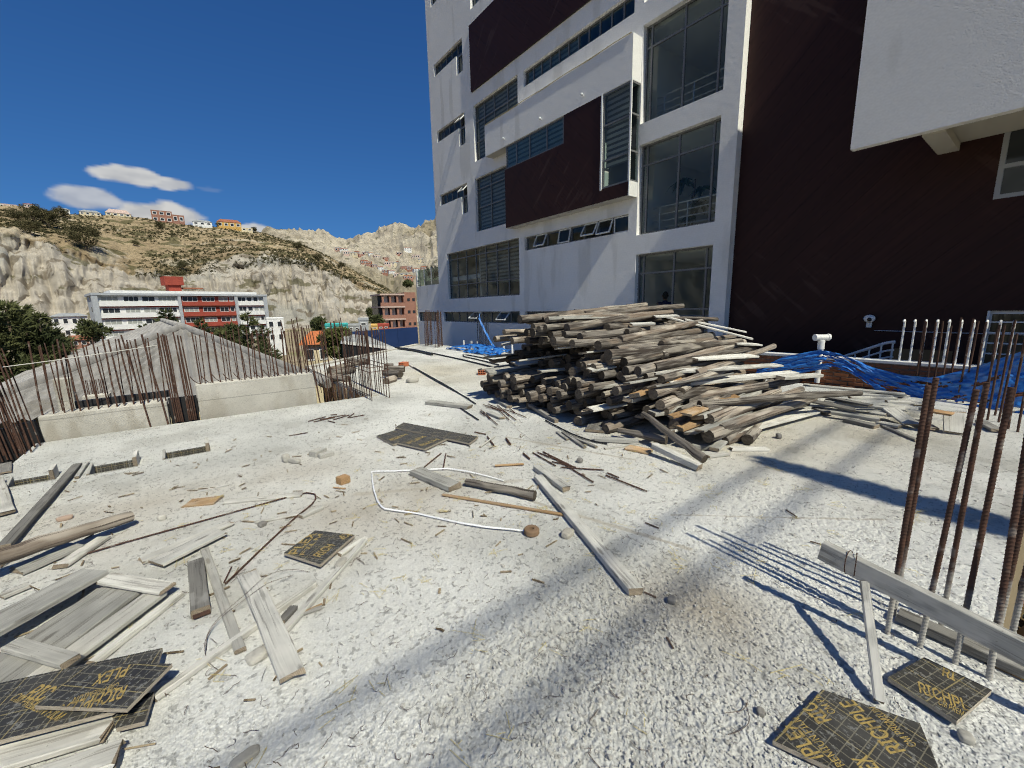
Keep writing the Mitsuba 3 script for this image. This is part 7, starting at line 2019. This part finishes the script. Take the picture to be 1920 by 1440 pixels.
def hull_chain(bones):
    """One smooth skin round a skeleton: every bone is the hull of the spheres at its two ends."""
    def ball(p, r):
        return m3.Manifold.sphere(r, 16).translate(tuple(float(x) for x in p))
    out = m3.Manifold.batch_boolean([m3.Manifold.batch_hull([ball(a, ra), ball(b, rb)]) for a, ra, b, rb in bones], m3.OpType.Add)
    me = out.refine_to_length(0.022).to_mesh()
    t = trimesh.Trimesh(np.array(me.vert_properties[:, :3]), np.array(me.tri_verts), process=True)
    trimesh.smoothing.filter_taubin(t, iterations=8)
    return t


def person(P, turn):
    k = thing('person', 'person in dark blue work clothes standing behind the ground-floor glazing', 'person')
    hip, chest, neck = (0, 0, .93), (0, 0.01, 1.27), (0, 0.0, 1.45)
    bones = [(hip, .125, (0, 0, 1.10), .115), ((0, 0, 1.10), .115, chest, .135), (chest, .135, (0, 0, 1.38), .095)]
    legs, arms, skin = [], [], []
    for s in (-1, 1):
        legs += [((s * .085, 0, .90), .092, (s * .095, -.01, .50), .062), ((s * .095, -.01, .50), .060, (s * .10, .02, .10), .042), ((s * .10, .02, .06), .042, (s * .105, -.13, .045), .034)]
        sh, el, wr = (s * .185, 0, 1.37), (s * .235, .03, 1.09), (s * .215, -.10, .88)
        arms += [(chest, .10, sh, .062), (sh, .060, el, .046), (el, .045, wr, .034)]
        pm = (s * .205, -.135, .80)
        skin += [(wr, .028, pm, .030)]
        for i, (dx, L) in enumerate(((-.026, .062), (-.009, .074), (.009, .070), (.026, .055))):
            a = (pm[0] + dx, pm[1] - .01, pm[2] - .02)
            b = (a[0] + dx * .1, a[1] - .02, a[2] - L * .55)
            c = (b[0], b[1] + .008, b[2] - L * .4)
            skin += [(a, .0095, b, .009), (b, .009, c, .008)]
        t0 = (pm[0] - s * .028, pm[1] - .015, pm[2] + .015)
        skin += [(t0, .011, (t0[0] - s * .014, t0[1] - .02, t0[2] - .035), .009)]
    skin += [((0, 0, 1.38), .052, (0, -.012, 1.50), .052), ((0, -.012, 1.53), .070, (0, 0, 1.63), .088), ((0, -.035, 1.515), .045, (0, -.03, 1.57), .062),
             ((0, -.088, 1.60), .014, (0, -.108, 1.565), .015), ((-.086, .0, 1.585), .018, (-.088, .004, 1.61), .020), ((.086, .0, 1.585), .018, (.088, .004, 1.61), .020)]
    R = trimesh.transformations.rotation_matrix(turn, [0, 0, 1])
    R[:3, 3] = P
    part(k, 'body', hull_chain(skin).apply_transform(R), 'm_skin', smooth=True)
    part(k, 'overalls', hull_chain(bones + arms + legs[:2] + legs[3:5]).apply_transform(R), 'm_workwear', smooth=True)
    for i in (2, 5):
        part(k, 'boot', hull_chain([legs[i]]).apply_transform(R), 'm_black', smooth=True)
    part(k, 'hair', hull_chain([((0, .022, 1.625), .088, (0, .012, 1.665), .078), ((0, .045, 1.56), .062, (0, .03, 1.62), .080)]).apply_transform(R), 'm_black', smooth=True)
    for s in (-1, 1):
        part(k, 'eye', trimesh.creation.icosphere(1, .0095).apply_translation((s * .031, -.083, 1.612)).apply_transform(R), 'm_black', smooth=True)
    part(k, 'mouth', trimesh.creation.box((.042, .008, .009)).apply_translation((0, -.084, 1.528)).apply_transform(R), 'm_clay_dusty')


mat('m_skin', (0.36, 0.20, 0.13), 0.6, 0.3)
mat('m_workwear', (0.022, 0.030, 0.12), 0.8, 0.2)
person((12.25, 7.80, 0.285), 2.2)

# wood splinters trodden into the slab
_q = random.Random(55)
_ms = []
for _i in range(420):
    _x, _y = _q.uniform(-1.2, 4.2), _q.uniform(1.6, 6.6)
    if math.hypot(_x - 0.6, _y - 3.4) > 2.4 * _q.uniform(.5, 1.4):
        continue
    _a, _L = _q.uniform(0, 3.14), _q.uniform(.02, .11)
    _ms.append(plank((_x, _y, .012), (_x + math.cos(_a) * _L, _y + math.sin(_a) * _L, .014), _q.uniform(.004, .014), .006, _i * 40.0, n=1)[0])
scene['wood_splinters'] = mikit.ply(cat(_ms), 'm_splinter')
tag('wood_splinters', 'small brown wood splinters trodden over the middle of the slab', 'wood splinters', None, 'stuff')
mat('m_splinter', lambda p, n, uv: mix(C(0.10, 0.075, 0.05), C(0.36, 0.29, 0.2), cell_rand(dr.floor(p.x * 11), dr.floor(p.y * 11), 2)), 0.9, 0.1)


# ------------------------------------------------------------------ alike things: say which one, by its place from left to right
_by = {}
for k, d in labels.items():
    if d.get('group') and d.get('category'):
        _by.setdefault((d['group'], d['label']), []).append(k)
for (g, lab), keys in _by.items():
    if not 2 <= len(keys) <= 49:
        continue
    def bearing(k):
        e = scene.get(k) or next(scene[c] for c in scene if c.startswith(k + '__'))
        c = meshkit.WRITTEN[e['filename']][0].mean(0)
        return math.atan2(c[0], c[1])
    for i, k in enumerate(sorted(keys, key=bearing)):
        labels[k]['label'] = f'{lab}, {ORD[i]} from the left'
